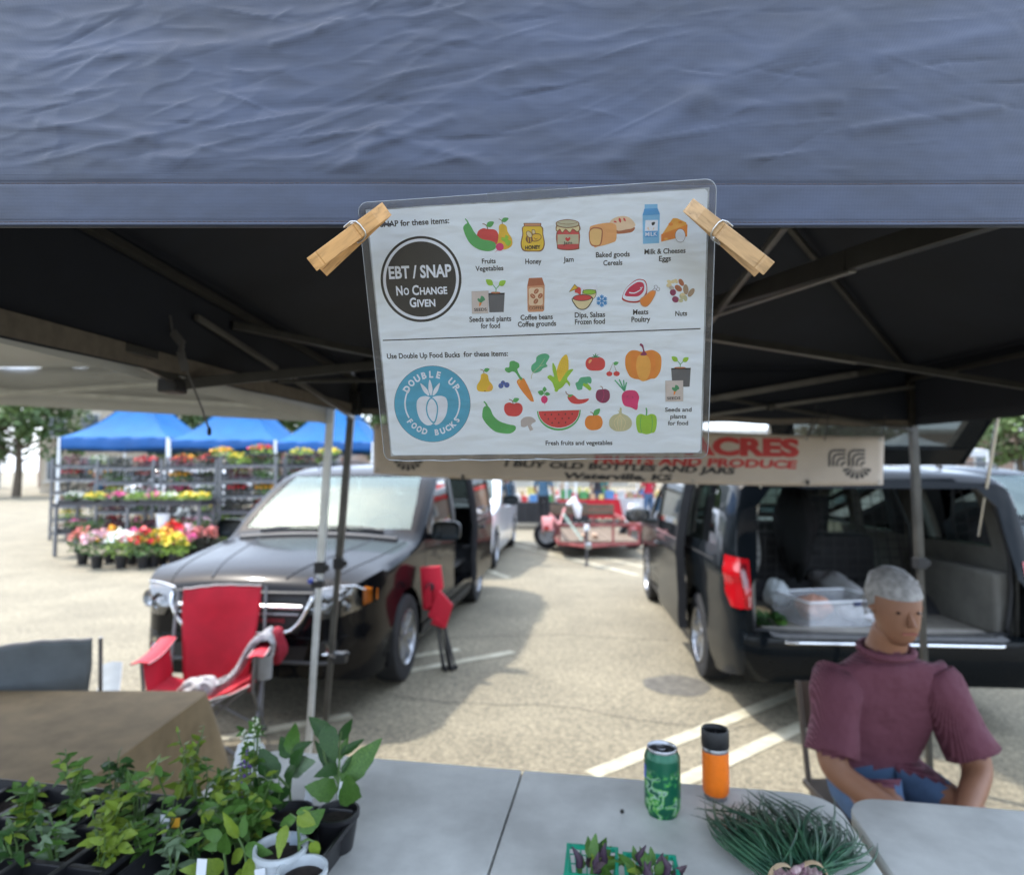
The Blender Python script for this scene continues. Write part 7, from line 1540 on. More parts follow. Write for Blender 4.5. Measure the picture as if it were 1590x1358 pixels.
q = G(150, 838); standing('person in a blue shirt browsing the flower stand at the far left', q.x, q.y, R(-60), shb, khk, hairg, 1.68)

# seated person in the plaid shirt
plaid = bpy.data.materials.new('maroon_check_shirt'); plaid.use_nodes = True; t = plaid.node_tree; n = t.nodes; l = t.links; b = n['Principled BSDF']; b.inputs['Roughness'].default_value = .9
tcn = n.new('ShaderNodeTexCoord'); a1 = []
for ax_n in ('X', 'Z'):
    wv = n.new('ShaderNodeTexWave'); wv.bands_direction = ax_n; wv.inputs['Scale'].default_value = 42; wv.inputs['Distortion'].default_value = .3; l.new(tcn.outputs['Object'], wv.inputs[0])
    rp = n.new('ShaderNodeValToRGB'); rp.color_ramp.elements[0].position = .72; rp.color_ramp.elements[1].position = .86; l.new(wv.outputs['Fac'], rp.inputs['Fac']); a1.append(rp)
ad = n.new('ShaderNodeMix'); ad.data_type = 'RGBA'; ad.blend_type = 'ADD'; ad.inputs['Factor'].default_value = 1; l.new(a1[0].outputs['Color'], ad.inputs['A']); l.new(a1[1].outputs['Color'], ad.inputs['B'])
mx = n.new('ShaderNodeMix'); mx.data_type = 'RGBA'; mx.inputs['A'].default_value = (.065, .009, .020, 1); mx.inputs['B'].default_value = (.17, .06, .085, 1); l.new(ad.outputs['Result'], mx.inputs['Factor']); l.new(mx.outputs['Result'], b.inputs['Base Color'])
nz = n.new('ShaderNodeTexNoise'); nz.inputs['Scale'].default_value = 11; l.new(tcn.outputs['Object'], nz.inputs['Vector']); bp = n.new('ShaderNodeBump'); bp.inputs['Strength'].default_value = .8; bp.inputs['Distance'].default_value = .03; l.new(nz.outputs['Fac'], bp.inputs['Height']); l.new(bp.outputs['Normal'], b.inputs['Normal'])
pb = Vector((1.32, 2.32, 0)); sp_ = thing('person', 'person in a maroon checked shirt seated behind the tables at the right', 'person', pb)
def rel(x, y, z): return (x - pb.x, y - pb.y, z)
n_ = {'pelvis': (rel(1.32, 2.42, .56), (.17, .13)), 'belly': (rel(1.32, 2.40, .70), (.165, .125)), 'chest': (rel(1.32, 2.34, .86), (.185, .125)), 'neck0': (rel(1.32, 2.30, 1.00), (.085, .08)), 'neck': (rel(1.32, 2.27, 1.07), .058), 'skull': (rel(1.32, 2.24, 1.14), .07),
      'rsh': (rel(1.145, 2.30, .925), .085), 'rel': (rel(1.075, 2.20, .655), .05), 'rwr': (rel(1.27, 2.03, .545), .034), 'rha': (rel(1.33, 1.99, .54), (.042, .022)),
      'lsh': (rel(1.495, 2.30, .925), .085), 'lel': (rel(1.575, 2.20, .655), .05), 'lwr': (rel(1.40, 2.04, .575), .034), 'lha': (rel(1.34, 2.0, .585), (.042, .022)),
      'rhip': (rel(1.23, 2.36, .54), .11), 'rkn': (rel(1.18, 1.93, .53), .07), 'ran': (rel(1.18, 1.98, .10), .045), 'rto': (rel(1.17, 1.82, .04), (.045, .035)),
      'lhip': (rel(1.41, 2.36, .54), .11), 'lkn': (rel(1.48, 1.93, .53), .07), 'lan': (rel(1.48, 1.98, .10), .045), 'lto': (rel(1.49, 1.82, .04), (.045, .035))}
e = [('pelvis', 'belly'), ('belly', 'chest'), ('chest', 'neck0'), ('neck0', 'neck'), ('neck', 'skull')]
for a in 'rl': e += [('chest', a+'sh'), (a+'sh', a+'el'), (a+'el', a+'wr'), (a+'wr', a+'ha'), ('pelvis', a+'hip'), (a+'hip', a+'kn'), (a+'kn', a+'an'), (a+'an', a+'to')]
def cls(c):
    x, y, z = c.x + pb.x, c.y + pb.y, c.z; q = Vector((x, y, z))
    if z < .09: return 3
    d = min(min((q - Vector(A).lerp(Vector(B), k/8)).length for k in range(9)) for A, B in (((1.075, 2.20, .655), (1.35, 1.98, .54)), ((1.575, 2.20, .655), (1.32, 1.99, .585))))
    if d < .062 and z < .74 and not (z < .62 and y > 2.25): return 0
    if z < .62: return 2
    return 1 if z < 1.035 else 0
skin_body('body', n_, e, sp_, [skin, plaid, jean, mat('dark_shoes', ())], cls, 3)
for sh, el in (((1.155, 2.305, .945), (1.085, 2.215, .70)), ((1.485, 2.305, .945), (1.565, 2.215, .70))):
    a, b_ = Vector(rel(*sh)), Vector(rel(*el)); m = MB(); m.tube([a.lerp(b_, k/8) for k in range(9)], [.074, .082, .086, .084, .080, .078, .079, .082, .088], 22, cap=False)
    m.v = [tuple(Vector(v) + Vector((.010*noise.noise(Vector(v)*12), .010*noise.noise(Vector(v)*12 + Vector((5, 0, 0))), .006*noise.noise(Vector(v)*18)))) for v in m.v]; m.build('sleeve', plaid, sp_, smooth=180, solid=.003)
m = MB(); m.tube([Vector(rel(1.32 + .085*math.cos(a), 2.285 + .075*math.sin(a), 1.03 + .012*math.sin(a))) for a in [2*PI*k/24 for k in range(25)]], .014, 8, cap=False); m.build('collar', plaid, sp_, smooth=60)
head(sp_, rel(1.32, 2.225, 1.195), .098, hairg, (-.05, -1, -.25))
hm = MB(); hc = Vector(rel(1.32, 2.225, 1.195)); rh = random.Random(3)
for k in range(900):
    d = Vector((rh.gauss(0, 1), rh.gauss(0, 1), rh.gauss(0, 1))).normalized()
    if d.z < -.25 or (d.y < -.25 and d.z < .45 - .2 * d.y): continue
    p = hc + Vector((d.x * .088, d.y * .102 + .006, d.z * .124)); t1 = Vector((rh.gauss(0, .3), .5 + rh.gauss(0, .3), -.35)); t1 = (t1 - d * t1.dot(d)).normalized() + d * rh.uniform(.1, .45)
    hm.tube([p, p + t1 * .010, p + t1 * .020 - Vector((0, 0, .003))], [.0011, .0010, .0003], 3)
hm.build('hair_strands', hairg, sp_)['kind'] = 'stuff'
for hb, sg in ((Vector(rel(1.345, 1.98, .538)), -1), (Vector(rel(1.325, 1.99, .59)), 1)):
    for q_ in range(4): MB().tube([hb + Vector((-sg*.0, -.03 + .02*q_, 0)), hb + Vector((-sg*.035, -.032 + .021*q_, .004)), hb + Vector((-sg*(.066 - .006*abs(q_-1.5)), -.033 + .022*q_, -.016))], [.0095, .0085, .006], 7).build('finger', skin, sp_, smooth=60)
    MB().tube([hb + Vector((sg*.03, -.02, .015)), hb + Vector((0, -.035, .025)), hb + Vector((-sg*.03, -.04, .02))], [.012, .010, .007], 7).build('thumb', skin, sp_, smooth=60)
fcx = thing('metal_folding_chair', 'brown metal folding chair under the seated person in the checked shirt', 'chair', (1.35, 2.42, 0)); bm_ = mat('brown_enamel_steel', (.10, .075, .055), .4, .3)
MB().box((0, -.02, .43), (.40, .40, .025)).build('seat', bm_, fcx, bevel=.01)
for s in (-1, 1): MB().tube([(s*.18, .24, .80), (s*.18, .16, .44), (s*.18, -.28, .0)], .012, 8).build('front_leg', bm_, fcx, smooth=60); MB().tube([(s*.165, -.14, .42), (s*.165, .26, .0)], .012, 8).build('rear_leg', bm_, fcx, smooth=60)
MB().grid(lambda u, v: ((u-.5)*.36, .235 - .02*v + .015*math.sin(PI*u), .62 + .18*(1-v)), 10, 4).build('backrest', bm_, fcx, smooth=60, solid=.003)
MB().tube([(-.19, .24, .05), (.19, .24, .05)], .008, 8).build('cross_bar', bm_, fcx)

# ================================================================== TRAILER
tr_ = thing('utility_trailer', 'small faded red utility trailer with its tongue jack down, parked between the minivans', 'trailer', (1.66, 13.7, 0)); rd = mat('faded_red_paint', (.20, .025, .025), .6, 0, .3, 5, c2=(.28, .07, .065)); pk_ = mat('sun_bleached_red_paint', (.34, .12, .12), .6, 0, .2, 5)
wood_b = mat('weathered_plank', (.13, .095, .065), .9, 0, .3, 4, stretch=(1, 12, 12))
xl, xr, y0_, y1_ = -.76, .76, -1.5, 1.5
def TB(a, b_, w_=.05, nm='frame_rail', mt=rd): return MB().beam(a, b_, w_, w_).build(nm, mt, tr_, bevel=.004)
for z in (.26, .62): TB((xl, y0_, z), (xr, y0_, z)); TB((xl, y0_, z), (xl, y1_, z)); TB((xr, y0_, z), (xr, y1_, z)); TB((xl, y1_, z), (xr, y1_, z))
for x in (xl, -.26, .26, xr): TB((x, y0_, .285), (x, y0_, .595), .04, 'upright'); TB((x, y1_, .285), (x, y1_, .595), .04, 'upright')
for y in (-.5, .5):
    for x in (xl, xr): TB((x, y, .285), (x, y, .595), .04, 'upright')
for k in range(8): MB().box((xl + .095 + k*.19, 0, .30), (.18, 2.95, .03)).build('deck_board', wood_b, tr_)
for k in range(2): MB().box((0, y1_ - .04, .68 + k*.12), (1.5, .03, .11)).build('tail_board', wood_b, tr_)
for s in (-1, 1):
    m = MB(); m.grid(lambda u, v, s=s: (s*(.80 + .22*v), -.42 + .84*u, .42 + .26*math.sin(PI*min(1, max(0, u)))**.6), 14, 1); m.build('fender', pk_, tr_, smooth=60, solid=.004)
    m = MB(); m.grid(lambda u, v, s=s: (s*1.02, -.42 + .84*u, .42 + (.26*math.sin(PI*u)**.6)*v - .06*(1-v)), 14, 2); m.build('fender_skirt', pk_, tr_, solid=.004)
    we = bpy.data.objects.new('wheel', None); col.objects.link(we); we.parent = tr_; we.location = (s*.91, 0, .29); we.rotation_euler = (0, 0, 0 if s < 0 else PI); we.scale = (.86, .8, .86); mk('tyre', WHEEL['tyre'], we); mk('rim', WHEEL['rim'], we)
    MB().box((s*.95, -.50, .48), (.10, .04, .10)).build('side_light', red_l, tr_, bevel=.01)
    TB((s*.76, y0_, .28), (-.35, -2.55, .34), .05, 'tongue_rail'); TB((s*.76, -1.5, .62), (s*.62, -1.1, .92), .04, 'corner_brace', pk_)
MB().box((-.35, -2.62, .36), (.10, .22, .09)).build('coupler', steel, tr_, bevel=.01)
m = MB(); m.tube([(-.35, -2.45, .62), (-.36, -2.48, .03)], .025, 10); m.lathe([(.05, 0), (.05, .02)], 12, (-.36, -2.48, 0)); m.build('tongue_jack', mat('dark_jack', (.1, .1, .11), .4, .6), tr_); MB().lathe([(.04, .60), (.055, .64), (.04, .70), (0, .71)], 12, (-.35, -2.45, 0), cap=(True, False)).build('jack_cap', white_paint, tr_, smooth=50)
whc = mat('white_tarp', (.72, .72, .72), .6, 0, .08, 5)
for (px, py, lb) in ((889, 792, 'white tarp bundle over the left front corner of the red trailer'), (986, 797, 'white tarp bundle over the right front corner of the red trailer')):
    q = P(px, py, 12.4); s = -1 if px < 930 else 1; m = MB(); m.tube([q - q + Vector((s*-.10, 0, .14)), Vector((0, 0, .18)), Vector((s*-.0 + .10*(-s), -.02, .0)), Vector((.14*(-s) , 0, -.16))] if s > 0 else [Vector((-.08, 0, .10)), Vector((0, 0, .18)), Vector((.10, -.02, .04)), Vector((.12, 0, -.14))], [.05, .085, .09, .05], 10)
    m.v = [tuple(Vector(v) + Vector((.03*noise.noise(Vector(v)*9), 0, .03*noise.noise(Vector(v)*11)))) for v in m.v]; o = m.build('tarp_bundle', whc, None, smooth=60); o.location = q; tag(o, lb, 'tarp')
q0, q1 = P(874, 797, 12.1), P(905, 839, 12.0); m = MB(); st = thing('tie_down_strap', 'pale green and white ratchet strap hanging over the front of the red trailer', 'strap', q0)
for k in range(7): a, b_ = q0.lerp(q1, k/7) - q0, q0.lerp(q1, (k+.8)/7) - q0; MB().beam(a, b_, .05, .01, up=(0, 1, 0)).build('strap_section', mat('pale_green_webbing', (.5, .62, .5), .7), st)
for k, (x, y, s_, lb) in enumerate([(-.25, -1.1, .07, 'round pumpkin-like gourd lying in the trailer bed, left one'), (-.02, -1.05, .075, 'round pumpkin-like gourd lying in the trailer bed, right one')]):
    o = MB().lathe([(0, -.8), (.6, -.6), (.95, 0), (.6, .6), (.1, .7), (0, .65)], 18, cap=(False, False)).build('gourd', mat('tan_gourd', (.45, .3, .2), .6), None, smooth=60); o.location = (1.66 + x, 13.7 + y, .375); o.scale = (s_,)*3; tag(o, lb, 'gourd')

# ================================================================== THINGS IN THE OPEN MINIVAN
pz = .582; pM = v2.matrix_basis if hasattr(v2, 'matrix_basis') else Matrix()
vm = Matrix.Translation(v2.location) @ Matrix.Rotation(v2.rotation_euler.z, 4, 'Z')
def inV(x, y, z): return vm @ Vector((x, y, z))
tote = thing('storage_tote', 'clear plastic storage tote of bagged goods on the cargo floor of the open minivan', 'tote', inV(4.62, -.16, pz), v2.rotation_euler.z + R(14)); tp = mat('frosted_clear_plastic', (.75, .77, .80), .35, 0, .05, 5, alpha=.26)
for (x, y, a, b_) in ((0, .29, .42, .006), (0, -.29, .42, .006), (.21, 0, .006, .57), (-.21, 0, .006, .57)): MB().box((x, y, .095), (a, b_, .17)).build('tote_wall', tp, tote)
MB().box((0, 0, .006), (.41, .57, .008)).build('tote_floor', tp, tote); rr_ = rr2(-.22, .22, -.30, .30, .03, (1, 1, 1, 1)); MB().tube([(p[0], p[1], .182) for p in rr_ + [rr_[0]]], .008, 6, cap=False).build('tote_rim', mat('frosted_rim', (.7, .72, .75), .3), tote, smooth=60)
MB().box((.225, .1, .165), (.02, .12, .03)).build('tote_handle', mat('navy_plastic', (.02, .03, .09), .4), tote, bevel=.006)
def lump(name, c, r3, mt, label, cat, seed=0, nf=2.2):
    m = MB()
    def fn(u, v):
        a = 2*PI*u; th = PI*v; r_ = 1 + .32*noise.noise(Vector((math.cos(a)*nf, math.sin(a)*nf, v*nf*1.7 + seed))) + .1*noise.noise(Vector((math.cos(a)*7, math.sin(a)*7, v*9 + seed))); return (r3[0]*r_*math.cos(a)*math.sin(th), r3[1]*r_*math.sin(a)*math.sin(th), r3[2]*r_*math.cos(th))
    m.grid(fn, 28, 16); o = m.build(name, mt, None, smooth=180); o.location = c; return tag(o, label, cat)
lump('produce_bag', inV(4.62, -.25, pz + .10), (.12, .13, .08), mat('pinkish_produce', (.55, .30, .22), .6, 0, .3, 12), 'bag of pinkish produce inside the clear tote', 'produce bag', 3)
lump('paper_bundle', inV(4.66, .02, pz + .07), (.10, .14, .055), mat('white_paper_wrap', (.6, .6, .62), .7), 'white wrapped bundle inside the clear tote', 'bundle', 5)
lump('plastic_bag', inV(4.42, -.45, pz + .15), (.09, .10, .10), mat('clear_bag_plastic', (.6, .64, .66), .3, 0, .1, 10, alpha=.75), 'knotted clear plastic bag on the cargo floor behind the tote', 'bag', 7)
lump('cardboard_piece', inV(4.40, -.62, pz + .03), (.12, .12, .03), mat('cardboard', (.5, .36, .2), .8), 'flat tan cardboard piece on the cargo floor behind the greens', 'cardboard', 9, .8)
gb = thing('leafy_greens', 'bunch of leafy greens at the left corner of the open minivan cargo floor', 'greens', inV(4.80, -.62, pz))
for k in range(34):
    a = rnd.uniform(0, 2*PI); p = Vector((.04*math.cos(a), .04*math.sin(a), rnd.uniform(.01, .05))); tl = rnd.uniform(0, 1.2); add_leaf(gb, Vector((0, 0, 0)), p, p + Vector((math.cos(a)*math.cos(tl), math.sin(a)*math.cos(tl), math.sin(tl)))*.08, rnd.choice(['mid', 'dark', 'dark']), 'round', 1.3, k)
lump('black_coat', inV(3.98, -.15, 1.18), (.10, .30, .36), mat('black_coat_cloth', (.008, .008, .009), .9), 'black coat hung on the cargo cage inside the open minivan', 'coat', 13)
lump('white_crate_bag', inV(4.05, .1, pz + .16), (.10, .36, .10), mat('grey_sack', (.35, .34, .34), .8), 'pale grey sack against the base of the cargo cage', 'sack', 15)
lump('floral_cushion', inV(3.98, -.52, 1.0), (.07, .12, .22), mat('grey_floral_cloth', (.14, .15, .14), .9, 0, .6, 40, c2=(.4, .4, .38)), 'grey patterned cloth hanging at the left of the cargo cage', 'cloth', 17)

# ================================================================== BACKGROUND STALLS
def clothtable(label, x, y, w_, d_, cloth, nm='market_table', h=.75):
    t_ = thing(nm, label, 'table', (x, y, 0), 0); MB().box((0, 0, h - .02), (w_, d_, .04)).build('tabletop', cloth, t_, bevel=.008)
    m = MB(); k = 30; per = [(-w_/2 + w_*i/k, -d_/2) for i in range(k)] + [(w_/2, -d_/2 + d_*i/12) for i in range(12)] + [(w_/2 - w_*i/k, d_/2) for i in range(k)] + [(-w_/2, d_/2 - d_*i/12) for i in range(12)]
    n2_ = len(per); vs = []
    for j in range(3):
        for i, (px_, py_) in enumerate(per): e = 1 + .03*j*(1 + math.sin(i*1.3)); vs.append((px_*e, py_*e, h - .01 - (h*.75)*j/2))
    m.add(vs, [(j*n2_+i, j*n2_+(i+1) % n2_, (j+1)*n2_+(i+1) % n2_, (j+1)*n2_+i) for j in range(2) for i in range(n2_)]); m.build('table_drape', cloth, t_, smooth=50)
    for sx_ in (-1, 1):
        for sy_ in (-1, 1): MB().tube([(sx_*(w_/2-.1), sy_*(d_/2-.1), h-.04), (sx_*(w_/2-.1), sy_*(d_/2-.1), 0)], .015, 6).build('leg', steel, t_)
    return t_
blkc = mat('black_table_cloth', (.02, .02, .022), .8); redc = mat('red_table_cloth', (.45, .01, .02), .8, 0, .1, 5); wcl = mat('white_table_cloth', (.7, .7, .7), .8)
clothtable('black draped stall table behind the person in the blue shirt', .62, 18.6, 1.5, .75, blkc); clothtable('red draped stall table behind the trailer', 2.4, 20.3, 1.9, .75, redc)
clothtable('black draped stall table right of the person in the blue shirt', 1.75, 19.0, .9, .6, blkc, h=.7); clothtable('white draped stall table behind the trailer tailgate', 4.2, 21.0, 1.8, .75, wcl)
cols = [(.6, .05, .05), (.7, .7, .68), (.75, .4, .05), (.1, .25, .5), (.5, .35, .2), (.65, .6, .2), (.08, .3, .1)]
cname = ['red', 'white', 'orange', 'blue', 'brown', 'yellow', 'green']
def boxes(cx, cy, z, w_, n_, where, seed):
    rn = random.Random(seed)
    for k in range(n_):
        c_ = rn.randrange(7); s = rn.uniform(.09, .22); o = MB().box((0, 0, s*.7), (s*1.4, s, s*1.4)).build('produce_box', mat('box_' + cname[c_], cols[c_], .6, 0, .15, 6), None, bevel=.01)
        o.location = (cx - w_/2 + w_*(k+.5)/n_, cy + rn.uniform(-.15, .15), z); tag(o, '%s box %s, place %s along the row' % (cname[c_], where, ['first', 'second', 'third', 'fourth', 'fifth', 'sixth', 'seventh'][k]), 'box')
boxes(.62, 18.6, .752, 1.3, 5, 'on the black stall table by the blue shirt', 1); boxes(2.4, 20.3, .752, 1.7, 6, 'on the red stall table behind the trailer', 2); boxes(4.2, 21, .752, 1.6, 5, 'on the white stall table', 3)
# white and red awnings of the row behind
def simple_tent(label, x, y, w_, fab, zv=2.1, zp=2.95):
    t_ = thing('market_canopy', label, 'tent', (x, y, 0), 0, 'canopy tents at the back of the market'); h_ = w_/2; cs_ = [(-h_, -h_), (h_, -h_), (h_, h_), (-h_, h_)]; m = MB()
    for k in range(4):
        A, B = Vector(cs_[k] + (zv+.22,)), Vector(cs_[(k+1) % 4] + (zv+.22,)); m.grid(lambda u, v, A=A, B=B: A.lerp(B, u).lerp(Vector((0, 0, zp)), v) - Vector((0, 0, .12*math.sin(PI*v))), 6, 6)
    m.build('roof_canopy', fab, t_, smooth=40)
    for k in range(4):
        A, B = Vector(cs_[k] + (0,)), Vector(cs_[(k+1) % 4] + (0,)); MB().grid(lambda u, v: A.lerp(B, u) + Vector((0, 0, zv + .22*v)), 6, 1).build('valance', fab, t_, solid=.003); MB().beam(A + Vector((0, 0, zv+.2)), A, .05, .05).build('leg', white_paint, t_)
    return t_
clothtable('red draped stall table in the second row, right of the red one', 4.9, 23.5, 2.2, .8, redc); clothtable('white draped stall table in the second row behind the person in blue', 1.2, 23.0, 2.2, .8, wcl); clothtable('black draped stall table in the back row', 3.0, 25.5, 2.6, .8, blkc)
boxes(4.9, 23.5, .752, 2.0, 6, 'on the second row red table', 4); boxes(1.2, 23.0, .752, 2.0, 6, 'on the second row white table', 5); boxes(3.0, 25.5, .752, 2.4, 7, 'on the back row black table', 6)
standing('person in a dark grey shirt standing behind the red stall table', 2.9, 21.6, R(20), mat('grey_shirt', (.06, .06, .07), .85), jean, hairm, 1.74); standing('person in a cream shirt walking behind the white stall table', 1.9, 24.2, R(70), mat('cream_shirt', (.5, .45, .35), .85), blk, hairg, 1.66)
standing('person in a teal shirt at the back row of stalls', 3.9, 26.8, R(-30), mat('teal_shirt', (.03, .22, .22), .85), khk, hairm, 1.8)
simple_tent('white canopy tent whose pole stands behind the trailer', 3.45, 21.0, 3.0, whitef); simple_tent('white canopy tent peeking above the banner at the right', 9.6, 22.0, 3.2, whitef, 2.1, 3.05); simple_tent('red canopy tent behind the banner at the right', 6.9, 26.0, 3.0, mat('red_canopy_fabric', (.5, .03, .03), .7), 2.1, 3.1)
simple_tent('white canopy tent behind the person in the blue shirt', .2, 21.5, 3.0, whitef); simple_tent('white canopy tent at the far right of the market', 13.6, 22.0, 3.2, whitef)
# white parked vehicles beyond the flower stand
def vcopy(src, label, x, y, rz):
    def cp(o, par=None):
        c = o.copy(); col.objects.link(c)
        if par: c.parent = par
        for ch in kids.get(o, []): cp(ch, c)
        return c
    kids = {}
    for o in col.objects:
        if o.parent: kids.setdefault(o.parent, []).append(o)
    r_ = cp(src); r_.location = (x, y, 0); r_.rotation_euler = (0, 0, rz); r_['label'] = label; return r_
wv_ = [o for o in col.objects if o.name.startswith('minivan') and 'white' in o.get('label', '')][0]
vcopy(wv_, 'white minivan parked sideways behind the flower racks, left one', -8.4, 25.5, R(5)); vcopy(wv_, 'white minivan parked sideways behind the right blue tent', -16.5, 27.0, R(3))
bv_ = [o for o in col.objects if o.name.startswith('minivan') and 'far right' in o.get('label', '')][0]
vcopy(bv_, 'black minivan parked sideways in the distance beyond the middle blue tent', -12.6, 29.0, R(184))
# ------------------------------------------------------------------ flower racks, flats and pots
fol = {'g': mat('nursery_foliage', (.035, .085, .02), .6, 0, .3, 6, c2=(.12, .22, .05)), 'l': mat('lime_foliage', (.22, .34, .05), .6, 0, .3, 6), 'd': mat('dark_foliage', (.05, .05, .035), .7, 0, .3, 6), 'r': mat('burgundy_foliage', (.09, .02, .03), .7, 0, .3, 6)}
blo = {'red': mat('red_blossom', (.65, .02, .03), .6), 'pink': mat('pink_blossom', (.75, .10, .30), .6), 'yellow': mat('yellow_blossom', (.85, .62, .06), .6), 'orange': mat('orange_blossom', (.85, .38, .02), .6), 'coral': mat('coral_blossom', (.75, .25, .22), .6), 'pale pink': mat('pale_pink_blossom', (.75, .48, .55), .6), 'white': mat('white_blossom', (.8, .8, .74), .6), 'none': None}
_CL = {}
def clump(fk, bk, rx, ry, h, nf, nb, fs_=.03, bs_=.035, seed=0):
    k_ = (fk, bk, rx, ry, h, nf, nb, seed)
    if k_ in _CL: return _CL[k_]
    rn = random.Random(seed + nf)
    def cloud(n_, s_, mt, lo, nm):
        m = MB()
        for q in range(n_):
            a = rn.uniform(0, 2*PI); r_ = math.sqrt(rn.random()); z = h * (lo + (1-lo)*rn.random()) * (1.05 - .4*r_*r_); p = Vector((rx*r_*math.cos(a), ry*r_*math.sin(a), z)); d1 = Vector((rn.gauss(0, 1), rn.gauss(0, 1), rn.gauss(0, .6))).normalized()*s_; d2 = d1.cross(Vector((rn.gauss(0, 1), rn.gauss(0, 1), rn.gauss(0, 1)))).normalized()*s_*.7
            m.add([p-d1, p+d2, p+d1, p-d2], [(0, 1, 2, 3)])
        return m.mesh(nm, mt)
    r_ = (cloud(nf, fs_, fol[fk], .05, 'foliage'), cloud(nb, bs_, blo[bk], .72, 'blossoms') if nb else None); _CL[k_] = r_; return r_
def planted(name, label, cat, loc, fk, bk, rx, ry, h, nf, nb, pot_=None, group=None, seed=0, **kw):
    t_ = thing(name, label, cat, loc, rnd.uniform(0, .3) if pot_ == 'round' else 0, group); f_, b_ = clump(fk, bk, rx, ry, h, nf, nb, seed=seed, **kw); z = .0
    if pot_ == 'round':
        z = .2
        if 'pot' not in _CL: _CL['pot'] = MB().lathe([(.075, 0), (.10, .19), (.108, .19), (.108, .21), (.09, .21), (.085, .19), (0, .19)], 16, cap=(True, False)).mesh('pot', trayp, 40)
        mk('pot', _CL['pot'], t_)
    elif pot_ == 'flat':
        z = .05; MB().box((0, 0, .03), (rx*2, ry*2, .06)).build('tray', trayp, t_)
    mk('foliage', f_, t_, (0, 0, z))['kind'] = 'stuff'
    if b_: mk('blossoms', b_, t_, (0, 0, z))['kind'] = 'stuff'
    return t_
rackm = mat('grey_rack_steel', (.15, .155, .165), .4, .4, .1, 10); shelf_m = mat('dark_wire_shelf', (.05, .05, .055), .5, .3)
rows = [('r', 'red'), ('g', 'none'), ('d', 'coral'), ('l', 'yellow'), ('g', 'pink'), ('r', 'none'), ('g', 'white'), ('d', 'red'), ('g', 'orange'), ('d', 'none')]
ordn = ['top', 'second', 'third', 'fourth', 'fifth', 'lowest']
def rack(x0, x1, y, label, seed, top=2.0):
    cx = (x0+x1)/2; w_ = x1-x0; t_ = thing('plant_rack', label, 'rack', (cx, y, 0), 0, 'rolling plant racks'); rn = random.Random(seed)
    for sx_ in (-1, 1):
        for sy_ in (-1, 1): MB().beam((sx_*w_/2, sy_*.28, 0), (sx_*w_/2, sy_*.28, top), .05, .05).build('post', rackm, t_)
    zs_ = [top - .22 - .32*k for k in range(6)]
    for si, z in enumerate(zs_):
        s = MB(); s.box((0, 0, z), (w_ - .04, .55, .02)); so = s.build('shelf', shelf_m, t_); MB().box((0, -.29, z + .01), (w_ - .04, .02, .05)).build('shelf_lip', rackm, so)
        for k in range(2):
            fk, bk = rows[(seed*3 + si*2 + k) % 10] if rn.random() < .8 else rn.choice(rows)
            planted('flower_flat', '%s flat, %s half of the %s shelf of the %s' % ({'none': {'g': 'green leafy', 'r': 'burgundy leafy', 'd': 'dark leafy', 'l': 'lime leafy'}[fk]}.get(bk, bk + ' flowered'), 'left' if k == 0 else 'right', ordn[si], label.split(',')[0]), 'flowers', (cx + (-.25 + .5*k)*w_, y - .02, z + .012), fk, bk, w_*.22, .24, .25, 190, 0 if bk == 'none' else 46, 'flat', 'flower flats on the racks', seed=len(rows) + (seed + si) % 3)
    return t_
def PX(px, Y): return (px - CX) * Y / FPX
rack(PX(352, 13.6), PX(436, 13.6), 13.6, 'right hand plant rack, beside the black minivan windscreen', 1, 1.95); rack(PX(262, 13.8), PX(346, 13.8), 13.8, 'middle plant rack, left of the brightest post', 2, 1.9)
rack(PX(95, 15.6), PX(180, 15.6), 15.6, 'far left plant rack, standing behind the end of the flower bench', 5, 1.95); rack(PX(270, 16.4), PX(345, 16.4), 16.4, 'left back row plant rack, seen through gaps of the middle rack', 6, 2.0); rack(PX(352, 16.4), PX(425, 16.4), 16.4, 'central back row plant rack, seen through gaps of the right hand rack', 7, 2.0); rack(PX(435, 17.2), PX(515, 17.2), 17.2, 'rightmost back row plant rack, behind the farthest front rack', 8, 2.0)
rack(PX(165, 14.2), PX(250, 14.2), 14.2, 'left plant rack, behind the long flower bench', 3, 1.9); rack(PX(448, 15.2), PX(530, 15.2), 15.2, 'farthest plant rack, half hidden by the minivan roof', 4, 1.95)
planted('flower_flat', 'flat of red flowers on top of the right hand rack', 'flowers', (PX(405, 13.6), 13.6, 1.96), 'l', 'red', .28, .22, .2, 120, 60, 'flat'); planted('flower_flat', 'flat of yellow flowers on top of the middle rack', 'flowers', (PX(345, 13.7), 13.7, 1.91), 'l', 'orange', .24, .22, .2, 120, 60, 'flat')
planted('flower_flat', 'flat of yellow-green flowers on top of the farthest rack, left', 'flowers', (PX(468, 15.2), 15.2, 1.96), 'l', 'yellow', .28, .22, .2, 140, 50, 'flat'); planted('flower_flat', 'flat of yellow-green flowers on top of the farthest rack, right', 'flowers', (PX(512, 15.2), 15.2, 1.96), 'l', 'yellow', .28, .22, .2, 140, 50, 'flat', seed=4)
